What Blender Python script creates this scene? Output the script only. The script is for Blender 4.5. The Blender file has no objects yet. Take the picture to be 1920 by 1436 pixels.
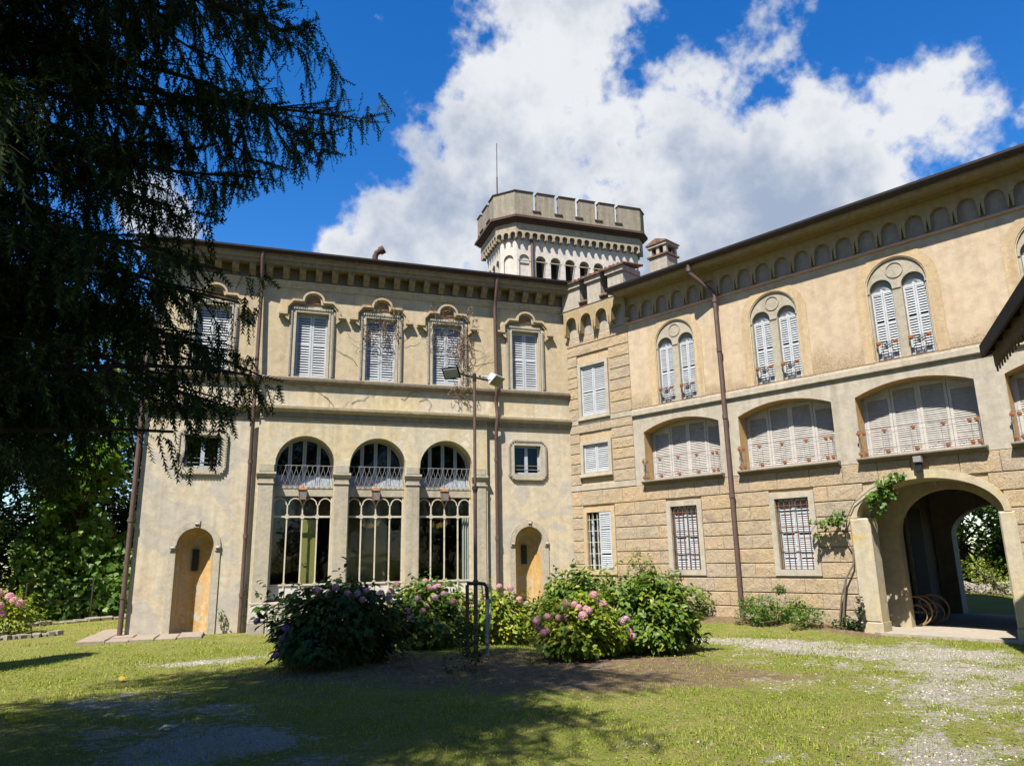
import bpy, math, random
import numpy as np
from mathutils import Vector, Matrix
from mathutils.geometry import tessellate_polygon

random.seed(7)
rng = np.random.default_rng(11)
scene = bpy.context.scene
col = scene.collection

# ------------------------------------------------------------------ camera
CAM = np.array([-8.3468, -19.0901, 1.6])
RIGHT = np.array([0.94610755, -0.32337331, -0.01761294])
UP = np.array([-0.05881787, -0.2250582, 0.97256839])
FWD = np.array([0.31846659, 0.91911833, 0.23194939])
FPX = 1369.476
cam_data = bpy.data.cameras.new("camera")
cam_data.sensor_fit = 'HORIZONTAL'
cam_data.sensor_width = 36.0
cam_data.lens = 36.0 * FPX / 1920.0
cam_data.clip_start = 0.05
cam_data.clip_end = 3000.0
cam = bpy.data.objects.new("camera", cam_data)
col.objects.link(cam)
cam.matrix_world = Matrix(((RIGHT[0], UP[0], -FWD[0], CAM[0]),
                           (RIGHT[1], UP[1], -FWD[1], CAM[1]),
                           (RIGHT[2], UP[2], -FWD[2], CAM[2]),
                           (0, 0, 0, 1)))
scene.camera = cam

# ------------------------------------------------------------------ sun and sky
SUN_EL = math.radians(56.0)
SUN_H = Vector((-0.700, -0.714, 0.0)).normalized()
SUN_V = Vector((SUN_H.x * math.cos(SUN_EL), SUN_H.y * math.cos(SUN_EL), math.sin(SUN_EL)))
sun_data = bpy.data.lights.new("sun", 'SUN')
sun_data.energy = 5.0
sun_data.angle = math.radians(0.5)
sun_data.color = (1.0, 0.94, 0.84)
sun = bpy.data.objects.new("sun", sun_data)
sun.rotation_euler = SUN_V.to_track_quat('Z', 'Y').to_euler()
sun.location = (-30, -30, 40)
col.objects.link(sun)

scene.render.engine = 'CYCLES'
scene.cycles.use_denoising = True
scene.cycles.max_bounces = 7
scene.cycles.diffuse_bounces = 3
scene.cycles.glossy_bounces = 3
scene.cycles.transmission_bounces = 5
scene.cycles.transparent_max_bounces = 8
scene.cycles.caustics_reflective = False
scene.cycles.caustics_refractive = False
scene.view_settings.view_transform = 'Standard'
scene.view_settings.look = 'None'
scene.view_settings.gamma = 1.0
scene.view_settings.use_curve_mapping = False
scene.view_settings.exposure = 1.40
SKY_STRENGTH = 0.052
CLOUD_LIGHT = (6.1, 6.25, 6.5)
CLOUD_SHADE = (2.7, 3.3, 4.4)


class NT:
    """small helper to write node trees"""
    def __init__(self, nt):
        self.nt = nt

    def __call__(self, typ, ins=None, **props):
        nd = self.nt.nodes.new(typ)
        for k, v in props.items():
            setattr(nd, k, v)
        for k, v in (ins or {}).items():
            s = nd.inputs[k]
            if isinstance(v, bpy.types.NodeSocket):
                self.nt.links.new(v, s)
            else:
                s.default_value = v
        return nd

    def math(self, op, a, b=0.0, c=None, clamp=False):
        nd = self.nt.nodes.new('ShaderNodeMath')
        nd.operation = op
        nd.use_clamp = clamp
        for i, v in enumerate((a, b) if c is None else (a, b, c)):
            if isinstance(v, bpy.types.NodeSocket):
                self.nt.links.new(v, nd.inputs[i])
            else:
                nd.inputs[i].default_value = v
        return nd.outputs[0]

    def noise(self, vec, scale, detail=4.0, rough=0.55, dist=0.0):
        nd = self('ShaderNodeTexNoise', {'Vector': vec, 'Scale': scale, 'Detail': detail,
                                         'Roughness': rough, 'Distortion': dist})
        return nd.outputs['Fac']

    def ramp(self, fac, stops, interp='LINEAR'):
        nd = self('ShaderNodeValToRGB', {'Fac': fac})
        cr = nd.color_ramp
        cr.interpolation = interp
        while len(cr.elements) < len(stops):
            cr.elements.new(0.5)
        for e, (p, c) in zip(cr.elements, stops):
            e.position = p
            if not isinstance(c, (tuple, list)):
                c = (c, c, c)
            e.color = (c[0], c[1], c[2], 1.0)
        return nd.outputs['Color']

    def mix(self, fac, a, b, mode='MIX'):
        nd = self.nt.nodes.new('ShaderNodeMixRGB')
        nd.blend_type = mode
        for i, v in enumerate((fac, a, b)):
            if isinstance(v, bpy.types.NodeSocket):
                self.nt.links.new(v, nd.inputs[i])
            elif i == 0:
                nd.inputs[0].default_value = v
            else:
                nd.inputs[i].default_value = (v[0], v[1], v[2], 1.0)
        return nd.outputs[0]

    def mapping(self, vec, scale=(1, 1, 1), loc=(0, 0, 0), rot=(0, 0, 0)):
        return self('ShaderNodeMapping', {'Vector': vec, 'Scale': scale, 'Location': loc,
                                          'Rotation': rot}).outputs[0]


def pix_dir(px, py):
    a = (px - 960.0) / FPX
    b = (718.0 - py) / FPX
    d = FWD + RIGHT * a + UP * b
    return d / np.linalg.norm(d)


def to_pix(P):
    d = np.asarray(P) - CAM
    z = d @ FWD
    return 960.0 + FPX * (d @ RIGHT) / z, 718.0 - FPX * (d @ UP) / z, z


def build_world():
    w = bpy.data.worlds.new("World")
    scene.world = w
    w.use_nodes = True
    w.cycles.sampling_method = 'MANUAL'
    w.cycles.sample_map_resolution = 256
    nt = w.node_tree
    nt.nodes.clear()
    n = NT(nt)
    tc = n('ShaderNodeTexCoord').outputs['Generated']
    sky = n('ShaderNodeTexSky', sky_type='NISHITA')
    sky.sun_disc = False
    sky.sun_elevation = SUN_EL
    sky.sun_rotation = math.atan2(SUN_H.x, SUN_H.y)
    sky.altitude = 300.0
    sky.air_density = 1.0
    sky.dust_density = 0.35
    sky.ozone_density = 3.0
    skyc = n('ShaderNodeHueSaturation', {'Color': sky.outputs[0], 'Hue': 0.508, 'Saturation': 1.38, 'Value': 1.52, 'Fac': 1.0}).outputs[0]
    # clouds: heaped puffs of a few octaves, gathered where the cloud banks stand
    n_big = n.noise(tc, 2.1, 1.0, 0.5)
    n_mid = n.noise(tc, 6.5, 4.0, 0.62)
    n_fin = n.noise(tc, 27.0, 4.0, 0.66)
    blobs = [(1040, 20, 150, 1.0), (1010, 150, 130, 1.0), (960, 290, 130, 1.0), (1090, 300, 170, 1.0), (880, 400, 140, 1.0), (740, 450, 95, 0.9), (665, 470, 60, 0.7),
             (1060, 440, 200, 1.0), (1240, 250, 100, 0.9), (1320, 140, 75, 0.62), (1440, 350, 120, 0.9), (1590, 290, 125, 0.95), (1700, 215, 105, 0.95), (1800, 240, 80, 0.85), (1870, 235, 50, 0.6),
             (1480, 440, 170, 1.0), (1260, 440, 190, 1.0), (1640, 340, 110, 0.9), (290, 405, 60, 0.55),
             (800, 520, 110, 1.0), (1000, 560, 220, 1.0), (1250, 600, 260, 1.0), (1455, 40, 60, 0.42), (1740, 115, 45, 0.45), (1410, 90, 45, 0.45)]
    acc = None
    for (px, py, r, wt) in blobs:
        d = pix_dir(px, py)
        dt = n('ShaderNodeVectorMath', {0: tc, 1: tuple(d)}, operation='DOT_PRODUCT').outputs['Value']
        ang = r / FPX
        mr = n('ShaderNodeMapRange', {'Value': dt, 'From Min': math.cos(ang * 1.45), 'From Max': math.cos(ang * 0.15),
                                      'To Min': 0.0, 'To Max': wt}).outputs[0]
        acc = mr if acc is None else n.math('MAXIMUM', acc, mr)
    far = n('ShaderNodeMapRange', {'Value': n('ShaderNodeVectorMath', {0: tc, 1: tuple(FWD)}, operation='DOT_PRODUCT').outputs['Value'],
                                   'From Min': 0.62, 'From Max': 0.72, 'To Min': 1.0, 'To Max': 0.0}).outputs[0]
    base = n.math('MULTIPLY', n.math('MULTIPLY', n.math('SUBTRACT', n_big, 0.55), 3.0), far)
    dens = n.math('MAXIMUM', acc, base)
    dens = n.math('ADD', dens, n.math('MULTIPLY', n.math('SUBTRACT', n_mid, 0.5), 2.2))
    dens = n.math('ADD', dens, n.math('MULTIPLY', n.math('SUBTRACT', n_fin, 0.5), 0.85))
    alpha = n('ShaderNodeMapRange', {'Value': dens, 'From Min': 0.24, 'From Max': 0.66}, interpolation_type='SMOOTHSTEP').outputs[0]
    # thick undersides a little grey blue
    sh = n.noise(n.mapping(tc, loc=(0.0, 0.0, 0.05)), 6.0, 3.0, 0.55)
    thick = n('ShaderNodeMapRange', {'Value': n.math('ADD', n.math('MULTIPLY', dens, 0.42), n.math('MULTIPLY', sh, 1.15)), 'From Min': 0.72, 'From Max': 1.22},
              interpolation_type='SMOOTHSTEP').outputs[0]
    cloudc = n.mix(thick, CLOUD_LIGHT, CLOUD_SHADE)
    colr = n.mix(alpha, skyc, cloudc)
    bg = n('ShaderNodeBackground', {'Color': colr, 'Strength': SKY_STRENGTH})
    out = n('ShaderNodeOutputWorld', {'Surface': bg.outputs[0]})


build_world()

# ------------------------------------------------------------------ mesh helpers


def mesh_arrays(name, verts, tris):
    """fast triangle mesh from numpy arrays"""
    verts = np.asarray(verts, dtype=np.float32).reshape(-1, 3)
    tris = np.asarray(tris, dtype=np.int32).reshape(-1, 3)
    me = bpy.data.meshes.new(name)
    me.vertices.add(len(verts))
    me.vertices.foreach_set('co', verts.ravel())
    me.loops.add(len(tris) * 3)
    me.loops.foreach_set('vertex_index', tris.ravel())
    me.polygons.add(len(tris))
    me.polygons.foreach_set('loop_start', np.arange(0, len(tris) * 3, 3, dtype=np.int32))
    me.update(calc_edges=True)
    return me


def place(name, me, mat=None, parent=None, loc=(0, 0, 0), rot=(0, 0, 0), scale=(1, 1, 1)):
    o = bpy.data.objects.new(name, me)
    if mat is not None and me is not None and not me.materials:
        me.materials.append(mat)
    o.location = loc
    o.rotation_euler = rot
    o.scale = scale
    if parent is not None:
        o.parent = parent
    col.objects.link(o)
    return o


def tag(o, label=None, cat=None, group=None, kind=None):
    if label:
        o['label'] = label
    if cat:
        o['category'] = cat
    if group:
        o['group'] = group
    if kind:
        o['kind'] = kind
    return o


def thing(name, label, cat, loc=(0, 0, 0), rz=0.0, group=None):
    o = bpy.data.objects.new(name, None)
    o.empty_display_size = 0.2
    o.location = loc
    o.rotation_euler = (0, 0, rz)
    col.objects.link(o)
    return tag(o, label, cat, group)


class MB:
    """collects faces of ONE mesh"""
    def __init__(self):
        self.v = []
        self.f = []
        self.sm = []

    def add(self, vs, fs, smooth=False):
        b = len(self.v)
        self.v.extend([tuple(map(float, p)) for p in vs])
        for f in fs:
            self.f.append(tuple(b + i for i in f))
            self.sm.append(smooth)
        return self

    def box(self, x0, x1, y0, y1, z0, z1):
        vs = [(x0, y0, z0), (x1, y0, z0), (x1, y1, z0), (x0, y1, z0),
              (x0, y0, z1), (x1, y0, z1), (x1, y1, z1), (x0, y1, z1)]
        return self.add(vs, [(0, 3, 2, 1), (4, 5, 6, 7), (0, 1, 5, 4), (1, 2, 6, 5), (2, 3, 7, 6), (3, 0, 4, 7)])

    def bbox(self, x0, x1, y0, y1, z0, z1, c=0.008):
        """box with chamfered front (-y) edges"""
        vs = [(x0, y1, z0), (x1, y1, z0), (x1, y1, z1), (x0, y1, z1),
              (x0, y0 + c, z0), (x1, y0 + c, z0), (x1, y0 + c, z1), (x0, y0 + c, z1),
              (x0 + c, y0, z0 + c), (x1 - c, y0, z0 + c), (x1 - c, y0, z1 - c), (x0 + c, y0, z1 - c)]
        fs = [(0, 3, 2, 1), (8, 9, 10, 11)]
        for i in range(4):
            j = (i + 1) % 4
            fs.append((i, j, 4 + j, 4 + i))
            fs.append((4 + i, 4 + j, 8 + j, 8 + i))
        return self.add(vs, fs)

    def prism(self, loop, y0, y1):
        """polygon in x,z extruded along y"""
        k = len(loop)
        vs = [(x, y0, z) for x, z in loop] + [(x, y1, z) for x, z in loop]
        tr = tessellate_polygon([[Vector((x, z, 0)) for x, z in loop]])
        fs = [t for t in tr] + [tuple(k + i for i in reversed(t)) for t in tr]
        for i in range(k):
            j = (i + 1) % k
            fs.append((i, j, k + j, k + i))
        return self.add(vs, fs)

    def prism_x(self, prof, x0, x1):
        """polygon in y,z extruded along x"""
        k = len(prof)
        vs = [(x0, y, z) for y, z in prof] + [(x1, y, z) for y, z in prof]
        tr = tessellate_polygon([[Vector((y, z, 0)) for y, z in prof]])
        fs = [t for t in tr] + [tuple(k + i for i in reversed(t)) for t in tr]
        for i in range(k):
            j = (i + 1) % k
            fs.append((i, j, k + j, k + i))
        return self.add(vs, fs)

    def prism_z(self, loop, z0, z1):
        k = len(loop)
        vs = [(x, y, z0) for x, y in loop] + [(x, y, z1) for x, y in loop]
        tr = tessellate_polygon([[Vector((x, y, 0)) for x, y in loop]])
        fs = [t for t in tr] + [tuple(k + i for i in reversed(t)) for t in tr]
        for i in range(k):
            j = (i + 1) % k
            fs.append((i, j, k + j, k + i))
        return self.add(vs, fs)

    def sheet(self, outer, holes, y, depths):
        """wall face at y with openings and their reveals"""
        loops = [outer] + holes
        flat = [p for l in loops for p in l]
        tr = tessellate_polygon([[Vector((x, z, 0)) for x, z in l] for l in loops])
        self.add([(x, y, z) for x, z in flat], [tuple(t) for t in tr])
        for l, d in zip(holes, depths):
            k = len(l)
            vs = [(x, y, z) for x, z in l] + [(x, y + d, z) for x, z in l]
            self.add(vs, [(i, (i + 1) % k, k + (i + 1) % k, k + i) for i in range(k)])
        return self

    def strip(self, path, off, y0, y1):
        """band of constant width along a path in x,z"""
        inner = offset(path, off)
        return self.prism(list(path) + list(reversed(inner)), y0, y1)

    def tube(self, pts, r, seg=6, cap=True):
        pts = [Vector(p) for p in pts]
        rs = r if isinstance(r, (list, tuple)) else [r] * len(pts)
        vs, fs = [], []
        prev = None
        for i, p in enumerate(pts):
            a = pts[max(i - 1, 0)]
            b = pts[min(i + 1, len(pts) - 1)]
            d = (b - a).normalized()
            if prev is None:
                ref = Vector((0, 0, 1)) if abs(d.z) < 0.9 else Vector((1, 0, 0))
                sx = d.cross(ref).normalized()
            else:
                sx = (prev - d * prev.dot(d)).normalized()
            prev = sx
            sy = d.cross(sx)
            for k in range(seg):
                a2 = 2 * math.pi * k / seg
                vs.append(p + (sx * math.cos(a2) + sy * math.sin(a2)) * rs[i])
        for i in range(len(pts) - 1):
            for k in range(seg):
                k2 = (k + 1) % seg
                fs.append((i * seg + k, i * seg + k2, (i + 1) * seg + k2, (i + 1) * seg + k))
        self.add(vs, fs, True)
        if cap:
            m = (len(pts) - 1) * seg
            self.add([vs[k] for k in range(seg)], [tuple(reversed(range(seg)))])
            self.add([vs[m + k] for k in range(seg)], [tuple(range(seg))])
        return self

    def disc(self, c, r, t, seg=12, dome=0.0):
        """rosette-like disc facing -y"""
        x, y, z = c
        vs = [(x, y - t - dome, z)]
        for k in range(seg):
            a = 2 * math.pi * k / seg
            rr = r * (1.0 if k % 2 == 0 else 0.86)
            vs.append((x + rr * math.cos(a), y - t, z + rr * math.sin(a)))
        for k in range(seg):
            a = 2 * math.pi * k / seg
            rr = r * (1.0 if k % 2 == 0 else 0.86)
            vs.append((x + rr * math.cos(a), y, z + rr * math.sin(a)))
        fs = [(0, 1 + (k + 1) % seg, 1 + k) for k in range(seg)]
        fs += [(1 + k, 1 + (k + 1) % seg, 1 + seg + (k + 1) % seg, 1 + seg + k) for k in range(seg)]
        fs.append(tuple(1 + seg + k for k in range(seg)))
        return self.add(vs, fs)

    def mesh(self, name):
        me = bpy.data.meshes.new(name)
        me.from_pydata(self.v, [], self.f)
        if any(self.sm):
            me.polygons.foreach_set('use_smooth', self.sm)
        me.update()
        return me

    def build(self, name, mat, parent=None, loc=(0, 0, 0), rot=(0, 0, 0)):
        return place(name, self.mesh(name), mat, parent, loc, rot)


def offset(path, d):
    out = []
    k = len(path)
    for i in range(k):
        a = path[max(i - 1, 0)]
        b = path[i]
        c = path[min(i + 1, k - 1)]
        n1 = n2 = None
        if i > 0:
            e = Vector((b[0] - a[0], b[1] - a[1])).normalized()
            n1 = Vector((e.y, -e.x))
        if i < k - 1:
            e = Vector((c[0] - b[0], c[1] - b[1])).normalized()
            n2 = Vector((e.y, -e.x))
        n1 = n1 or n2
        n2 = n2 or n1
        m = (n1 + n2)
        m = m / max(m.length_squared, 0.5) * 2.0
        out.append((b[0] + m.x * d, b[1] + m.y * d))
    return out


def rect(x0, x1, z0, z1):
    return [(x0, z0), (x1, z0), (x1, z1), (x0, z1)]


def arched(xc, hw, z0, zs, rise=None, n=18):
    rise = hw if rise is None else rise
    pts = [(xc - hw, z0), (xc + hw, z0)]
    for i in range(n + 1):
        a = math.pi * i / n
        pts.append((xc + hw * math.cos(a), zs + rise * math.sin(a)))
    return pts


def segmental(xc, hw, z0, zs, rise, n=14):
    """flat segmental head"""
    R_ = (hw * hw + rise * rise) / (2 * rise)
    zc = zs + rise - R_
    a0 = math.asin(hw / R_)
    pts = [(xc - hw, z0), (xc + hw, z0)]
    for i in range(n + 1):
        a = a0 - 2 * a0 * i / n
        pts.append((xc + R_ * math.sin(a), zc + R_ * math.cos(a)))
    return pts


def scatter(tv, tf, pos, X, Y, Z, sc):
    """copy a template onto many frames, numpy only"""
    tv = np.asarray(tv, float)
    tf = np.asarray(tf, int)
    sc = np.asarray(sc, float)
    if sc.ndim == 1:
        sc = sc[:, None]
    n, k = len(pos), len(tv)
    V = (pos[:, None, :] + (tv[None, :, 0, None] * X[:, None, :] + tv[None, :, 1, None] * Y[:, None, :]
                            + tv[None, :, 2, None] * Z[:, None, :]) * sc[:, None, :])
    F = tf[None, :, :] + (np.arange(n) * k)[:, None, None]
    return V.reshape(-1, 3), F.reshape(-1, 3)


def frames(Xd, up_hint):
    X = Xd / np.maximum(np.linalg.norm(Xd, axis=1, keepdims=True), 1e-9)
    Y = np.cross(up_hint, X)
    Y /= np.maximum(np.linalg.norm(Y, axis=1, keepdims=True), 1e-6)
    Z = np.cross(X, Y)
    return X, Y, Z


def join_arrays(parts):
    vs, fs, b = [], [], 0
    for v, f in parts:
        vs.append(v)
        fs.append(np.asarray(f) + b)
        b += len(v)
    return np.concatenate(vs), np.concatenate(fs)


def rand_dirs(n, zmin=-1.0):
    z = rng.uniform(zmin, 1, n)
    a = rng.uniform(0, 2 * math.pi, n)
    r = np.sqrt(1 - z * z)
    return np.c_[r * np.cos(a), r * np.sin(a), z]
# ------------------------------------------------------------------ materials


ALB = 0.60      # overall albedo of the weathered surfaces
ALB_LEAF = 0.70


def begin(name):
    m = bpy.data.materials.new(name)
    m.use_nodes = True
    m.node_tree.nodes.clear()
    return m, NT(m.node_tree)


def finish(n, color, rough=0.9, bump=None, bump_d=0.01, metallic=0.0, spec=0.25, normal=None):
    if isinstance(color, bpy.types.NodeSocket):
        color = n.mix(1.0, color, (ALB, ALB, ALB), 'MULTIPLY')
    ins = {'Base Color': color if isinstance(color, bpy.types.NodeSocket) else (*color, 1.0),
           'Roughness': rough, 'Metallic': metallic, 'Specular IOR Level': spec}
    if bump is not None:
        ins['Normal'] = n('ShaderNodeBump', {'Height': bump, 'Strength': 1.0, 'Distance': bump_d}).outputs[0]
    p = n('ShaderNodeBsdfPrincipled', ins)
    n('ShaderNodeOutputMaterial', {'Surface': p.outputs[0]})


def stucco(name, base, alt, grey, patch=0.5, stain=0.35, scale=1.0, seed=0.0, grain=0.004, peel=None, runs=(), rough=None):
    """old lime render: broad tone drift, repair patches, run marks, fine grain"""
    m, n = begin(name)
    tc = n('ShaderNodeTexCoord').outputs['Object']
    v = n.mapping(tc, loc=(seed, seed * 0.7, seed * 1.3))
    a = n.noise(v, 0.55 * scale, 7, 0.62, 0.6)
    b = n.noise(v, 1.15 * scale, 8, 0.60, 1.2)
    c = n.noise(v, 7.0 * scale, 6, 0.65)
    d = n.noise(n.mapping(v, scale=(7.0, 7.0, 0.45)), 1.0, 6, 0.6)
    colr = n.mix(n.ramp(a, [(0.36, 0.0), (0.64, 1.0)]), base, alt)
    colr = n.mix(n.math('MULTIPLY', n.ramp(b, [(0.50, 0.0), (0.545, 1.0)]), patch), colr, grey)
    if peel is not None:
        e = n.noise(v, 2.3 * scale, 9, 0.66, 0.8)
        colr = n.mix(n.ramp(e, [(0.60, 0.0), (0.63, 1.0)]), colr, peel)
    dirt = n.ramp(n.math('ADD', n.math('MULTIPLY', d, 0.6), n.math('MULTIPLY', b, 0.4)), [(0.36, 1.0 - stain * 0.8), (0.54, 1.0)])
    colr = n.mix(1.0, colr, dirt, 'MULTIPLY')
    colr = n.mix(1.0, colr, n.ramp(c, [(0.25, 0.80), (0.62, 1.06)]), 'MULTIPLY')
    zz = n('ShaderNodeSeparateXYZ', {0: tc}).outputs[2]
    if runs:
        # rain run marks below the mouldings
        st = n.ramp(n.noise(n.mapping(v, scale=(3.2, 3.2, 0.22)), 1.6, 5, 0.7), [(0.44, 0.0), (0.70, 1.0)])
        for (zt, ln, amt, rc) in runs:
            k = n('ShaderNodeMapRange', {'Value': zz, 'From Min': zt - ln, 'From Max': zt, 'To Min': 0.0, 'To Max': 1.0}).outputs[0]
            below = n.math('LESS_THAN', zz, zt)
            k = n.math('MULTIPLY', n.math('MULTIPLY', k, below), n.math('MULTIPLY', st, amt))
            colr = n.mix(k, colr, rc)
    if rough is not None:
        # coarse worn area where the finish coat has gone
        (z0, z1, rc) = rough
        up = n('ShaderNodeMapRange', {'Value': zz, 'From Min': z0, 'From Max': z1, 'To Min': 0.30, 'To Max': -0.35}).outputs[0]
        k = n.ramp(n.math('ADD', n.noise(v, 1.5, 6, 0.6), up), [(0.55, 0.0), (0.72, 0.85)])
        gr = n.ramp(n.noise(v, 34.0, 4, 0.7), [(0.38, 0.55), (0.62, 1.05)])
        colr = n.mix(k, colr, n.mix(1.0, rc, gr, 'MULTIPLY'))
    fine = n.noise(v, 90.0, 3, 0.6)
    h = n.math('ADD', n.math('MULTIPLY', c, 2.0), fine)
    h = n.math('ADD', h, n.math('MULTIPLY', n.ramp(b, [(0.50, 0.0), (0.545, 1.0)]), 0.25))
    finish(n, colr, 0.93, h, grain, spec=0.15)
    return m


def rough_stone(name, base, alt, seed=0.0, depth=0.03):
    m, n = begin(name)
    tc = n('ShaderNodeTexCoord').outputs['Object']
    oi = n('ShaderNodeObjectInfo')
    v = n('ShaderNodeVectorMath', {0: tc, 1: n('ShaderNodeCombineXYZ', {0: n.math('MULTIPLY', oi.outputs['Random'], 31.0), 1: seed, 2: n.math('MULTIPLY', oi.outputs['Random'], 17.0)}).outputs[0]},
          operation='ADD').outputs[0]
    a = n.noise(v, 26.0, 7, 0.7, 0.8)
    b = n.noise(tc, 1.1, 6, 0.6, 0.4)
    c = n.noise(v, 9.0, 5, 0.6)
    colr = n.mix(n.ramp(b, [(0.35, 0.0), (0.65, 1.0)]), base, alt)
    colr = n.mix(n.math('MULTIPLY', n.ramp(oi.outputs['Random'], [(0.0, 0.0), (1.0, 1.0)]), 0.55), colr, (0.46, 0.41, 0.335))
    colr = n.mix(1.0, colr, n.ramp(a, [(0.30, 0.52), (0.52, 1.0), (0.8, 1.10)]), 'MULTIPLY')
    colr = n.mix(n.ramp(n.noise(tc, 2.2, 6, 0.65, 0.5), [(0.52, 0.0), (0.70, 0.55)]), colr, (0.24, 0.22, 0.18))
    h = n.math('ADD', n.math('MULTIPLY', a, 1.0), n.math('MULTIPLY', c, 0.7))
    finish(n, colr, 0.95, h, depth, spec=0.12)
    return m


def simple(name, base, rough=0.7, var=0.25, scale=8.0, bump_d=0.003, metallic=0.0, spec=0.25, dark=None, dark_at=0.6):
    m, n = begin(name)
    tc = n('ShaderNodeTexCoord').outputs['Object']
    a = n.noise(tc, scale, 6, 0.6, 0.3)
    colr = n.mix(1.0, base, n.ramp(a, [(0.25, 1.0 - var), (0.7, 1.0 + var * 0.35)]), 'MULTIPLY')
    if dark is not None:
        b = n.noise(tc, scale * 0.45, 7, 0.65, 0.6)
        colr = n.mix(n.ramp(b, [(dark_at - 0.05, 0.0), (dark_at + 0.06, 1.0)]), colr, dark)
    finish(n, colr, rough, n.noise(tc, scale * 6, 4, 0.6), bump_d, metallic, spec)
    return m


def leaf_mat(name, stops, trans=0.35, rough=0.5, spec=0.35):
    m, n = begin(name)
    g = n('ShaderNodeNewGeometry')
    colr = n.ramp(g.outputs['Random Per Island'], [(p, tuple(c * ALB_LEAF for c in q)) for p, q in stops])
    d = n('ShaderNodeBsdfPrincipled', {'Base Color': colr, 'Roughness': rough, 'Specular IOR Level': spec})
    t = n('ShaderNodeBsdfTranslucent', {'Color': n.mix(1.0, colr, (1.25, 1.25, 0.7), 'MULTIPLY')})
    mx = n('ShaderNodeMixShader', {0: trans})
    n.nt.links.new(d.outputs[0], mx.inputs[1])
    n.nt.links.new(t.outputs[0], mx.inputs[2])
    n('ShaderNodeOutputMaterial', {'Surface': mx.outputs[0]})
    return m


def glass_mat(name, tint=(0.80, 0.84, 0.82), refl=1.0):
    m, n = begin(name)
    fac = n.math('POWER', n('ShaderNodeLayerWeight', {'Blend': 0.5}).outputs['Facing'], 4.0)
    fac = n.math('ADD', n.math('MULTIPLY', fac, 0.5), 0.016)
    tc = n('ShaderNodeTexCoord').outputs['Object']
    nz = n('ShaderNodeBump', {'Height': n.noise(tc, 2.5, 2, 0.5), 'Distance': 0.004, 'Strength': 1.0}).outputs[0]
    gl = n('ShaderNodeBsdfGlossy', {'Roughness': 0.03, 'Color': (1, 1, 1, 1), 'Normal': nz})
    tr = n('ShaderNodeBsdfTransparent', {'Color': (*tint, 1)})
    mx = n('ShaderNodeMixShader', {0: n.math('MULTIPLY', fac, refl)})
    n.nt.links.new(tr.outputs[0], mx.inputs[1])
    n.nt.links.new(gl.outputs[0], mx.inputs[2])
    n('ShaderNodeOutputMaterial', {'Surface': mx.outputs[0]})
    return m


M = {}
# left wing renders
M['ochre'] = stucco('ochre_render', (0.64, 0.515, 0.325), (0.60, 0.49, 0.325), (0.57, 0.49, 0.36), 0.35, 0.22, 0.8, 1.3, runs=[(8.6, 1.1, 0.5, (0.36, 0.31, 0.24)), (6.5, 0.4, 0.4, (0.40, 0.34, 0.26))])
M['cream'] = stucco('cream_render', (0.69, 0.58, 0.40), (0.67, 0.60, 0.47), (0.53, 0.49, 0.42), 0.8, 0.2, 0.75, 4.1, peel=(0.64, 0.50, 0.38), runs=[(5.1, 0.9, 0.5, (0.40, 0.36, 0.29)), (0.75, 0.8, 0.55, (0.42, 0.37, 0.30))])
M['loggia'] = stucco('loggia_render', (0.68, 0.56, 0.34), (0.66, 0.57, 0.40), (0.60, 0.55, 0.45), 0.6, 0.25, 1.0, 7.7, peel=(0.74, 0.67, 0.53), runs=[(6.04, 0.7, 0.55, (0.38, 0.33, 0.25)), (5.1, 0.6, 0.5, (0.42, 0.37, 0.28))])
M['pier'] = stucco('pier_stone', (0.50, 0.45, 0.36), (0.54, 0.47, 0.34), (0.44, 0.41, 0.35), 0.5, 0.28, 1.3, 2.2)
M['trim'] = stucco('trim_render', (0.58, 0.49, 0.33), (0.54, 0.46, 0.33), (0.46, 0.41, 0.33), 0.5, 0.30, 1.5, 3.4)
M['surround'] = stucco('window_surround_stone', (0.53, 0.48, 0.39), (0.57, 0.50, 0.38), (0.46, 0.42, 0.36), 0.4, 0.3, 1.6, 5.5)
M['hood'] = stucco('hood_render', (0.60, 0.46, 0.26), (0.56, 0.45, 0.29), (0.44, 0.37, 0.28), 0.5, 0.3, 1.8, 9.1)
M['terracotta'] = simple('terracotta', (0.42, 0.20, 0.10), 0.85, 0.35, 9)
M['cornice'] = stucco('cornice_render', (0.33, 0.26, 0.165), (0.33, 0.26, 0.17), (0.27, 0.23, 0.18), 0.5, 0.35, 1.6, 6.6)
M['niche'] = stucco('niche_render', (0.66, 0.40, 0.14), (0.64, 0.44, 0.21), (0.56, 0.48, 0.37), 0.75, 0.25, 1.5, 8.3, peel=(0.58, 0.53, 0.44), runs=[(1.1, 0.9, 1.3, (0.50, 0.44, 0.34))])
M['sill'] = stucco('band_stone', (0.34, 0.28, 0.20), (0.30, 0.25, 0.19), (0.24, 0.21, 0.17), 0.4, 0.35, 2.0, 3.9)
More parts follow.
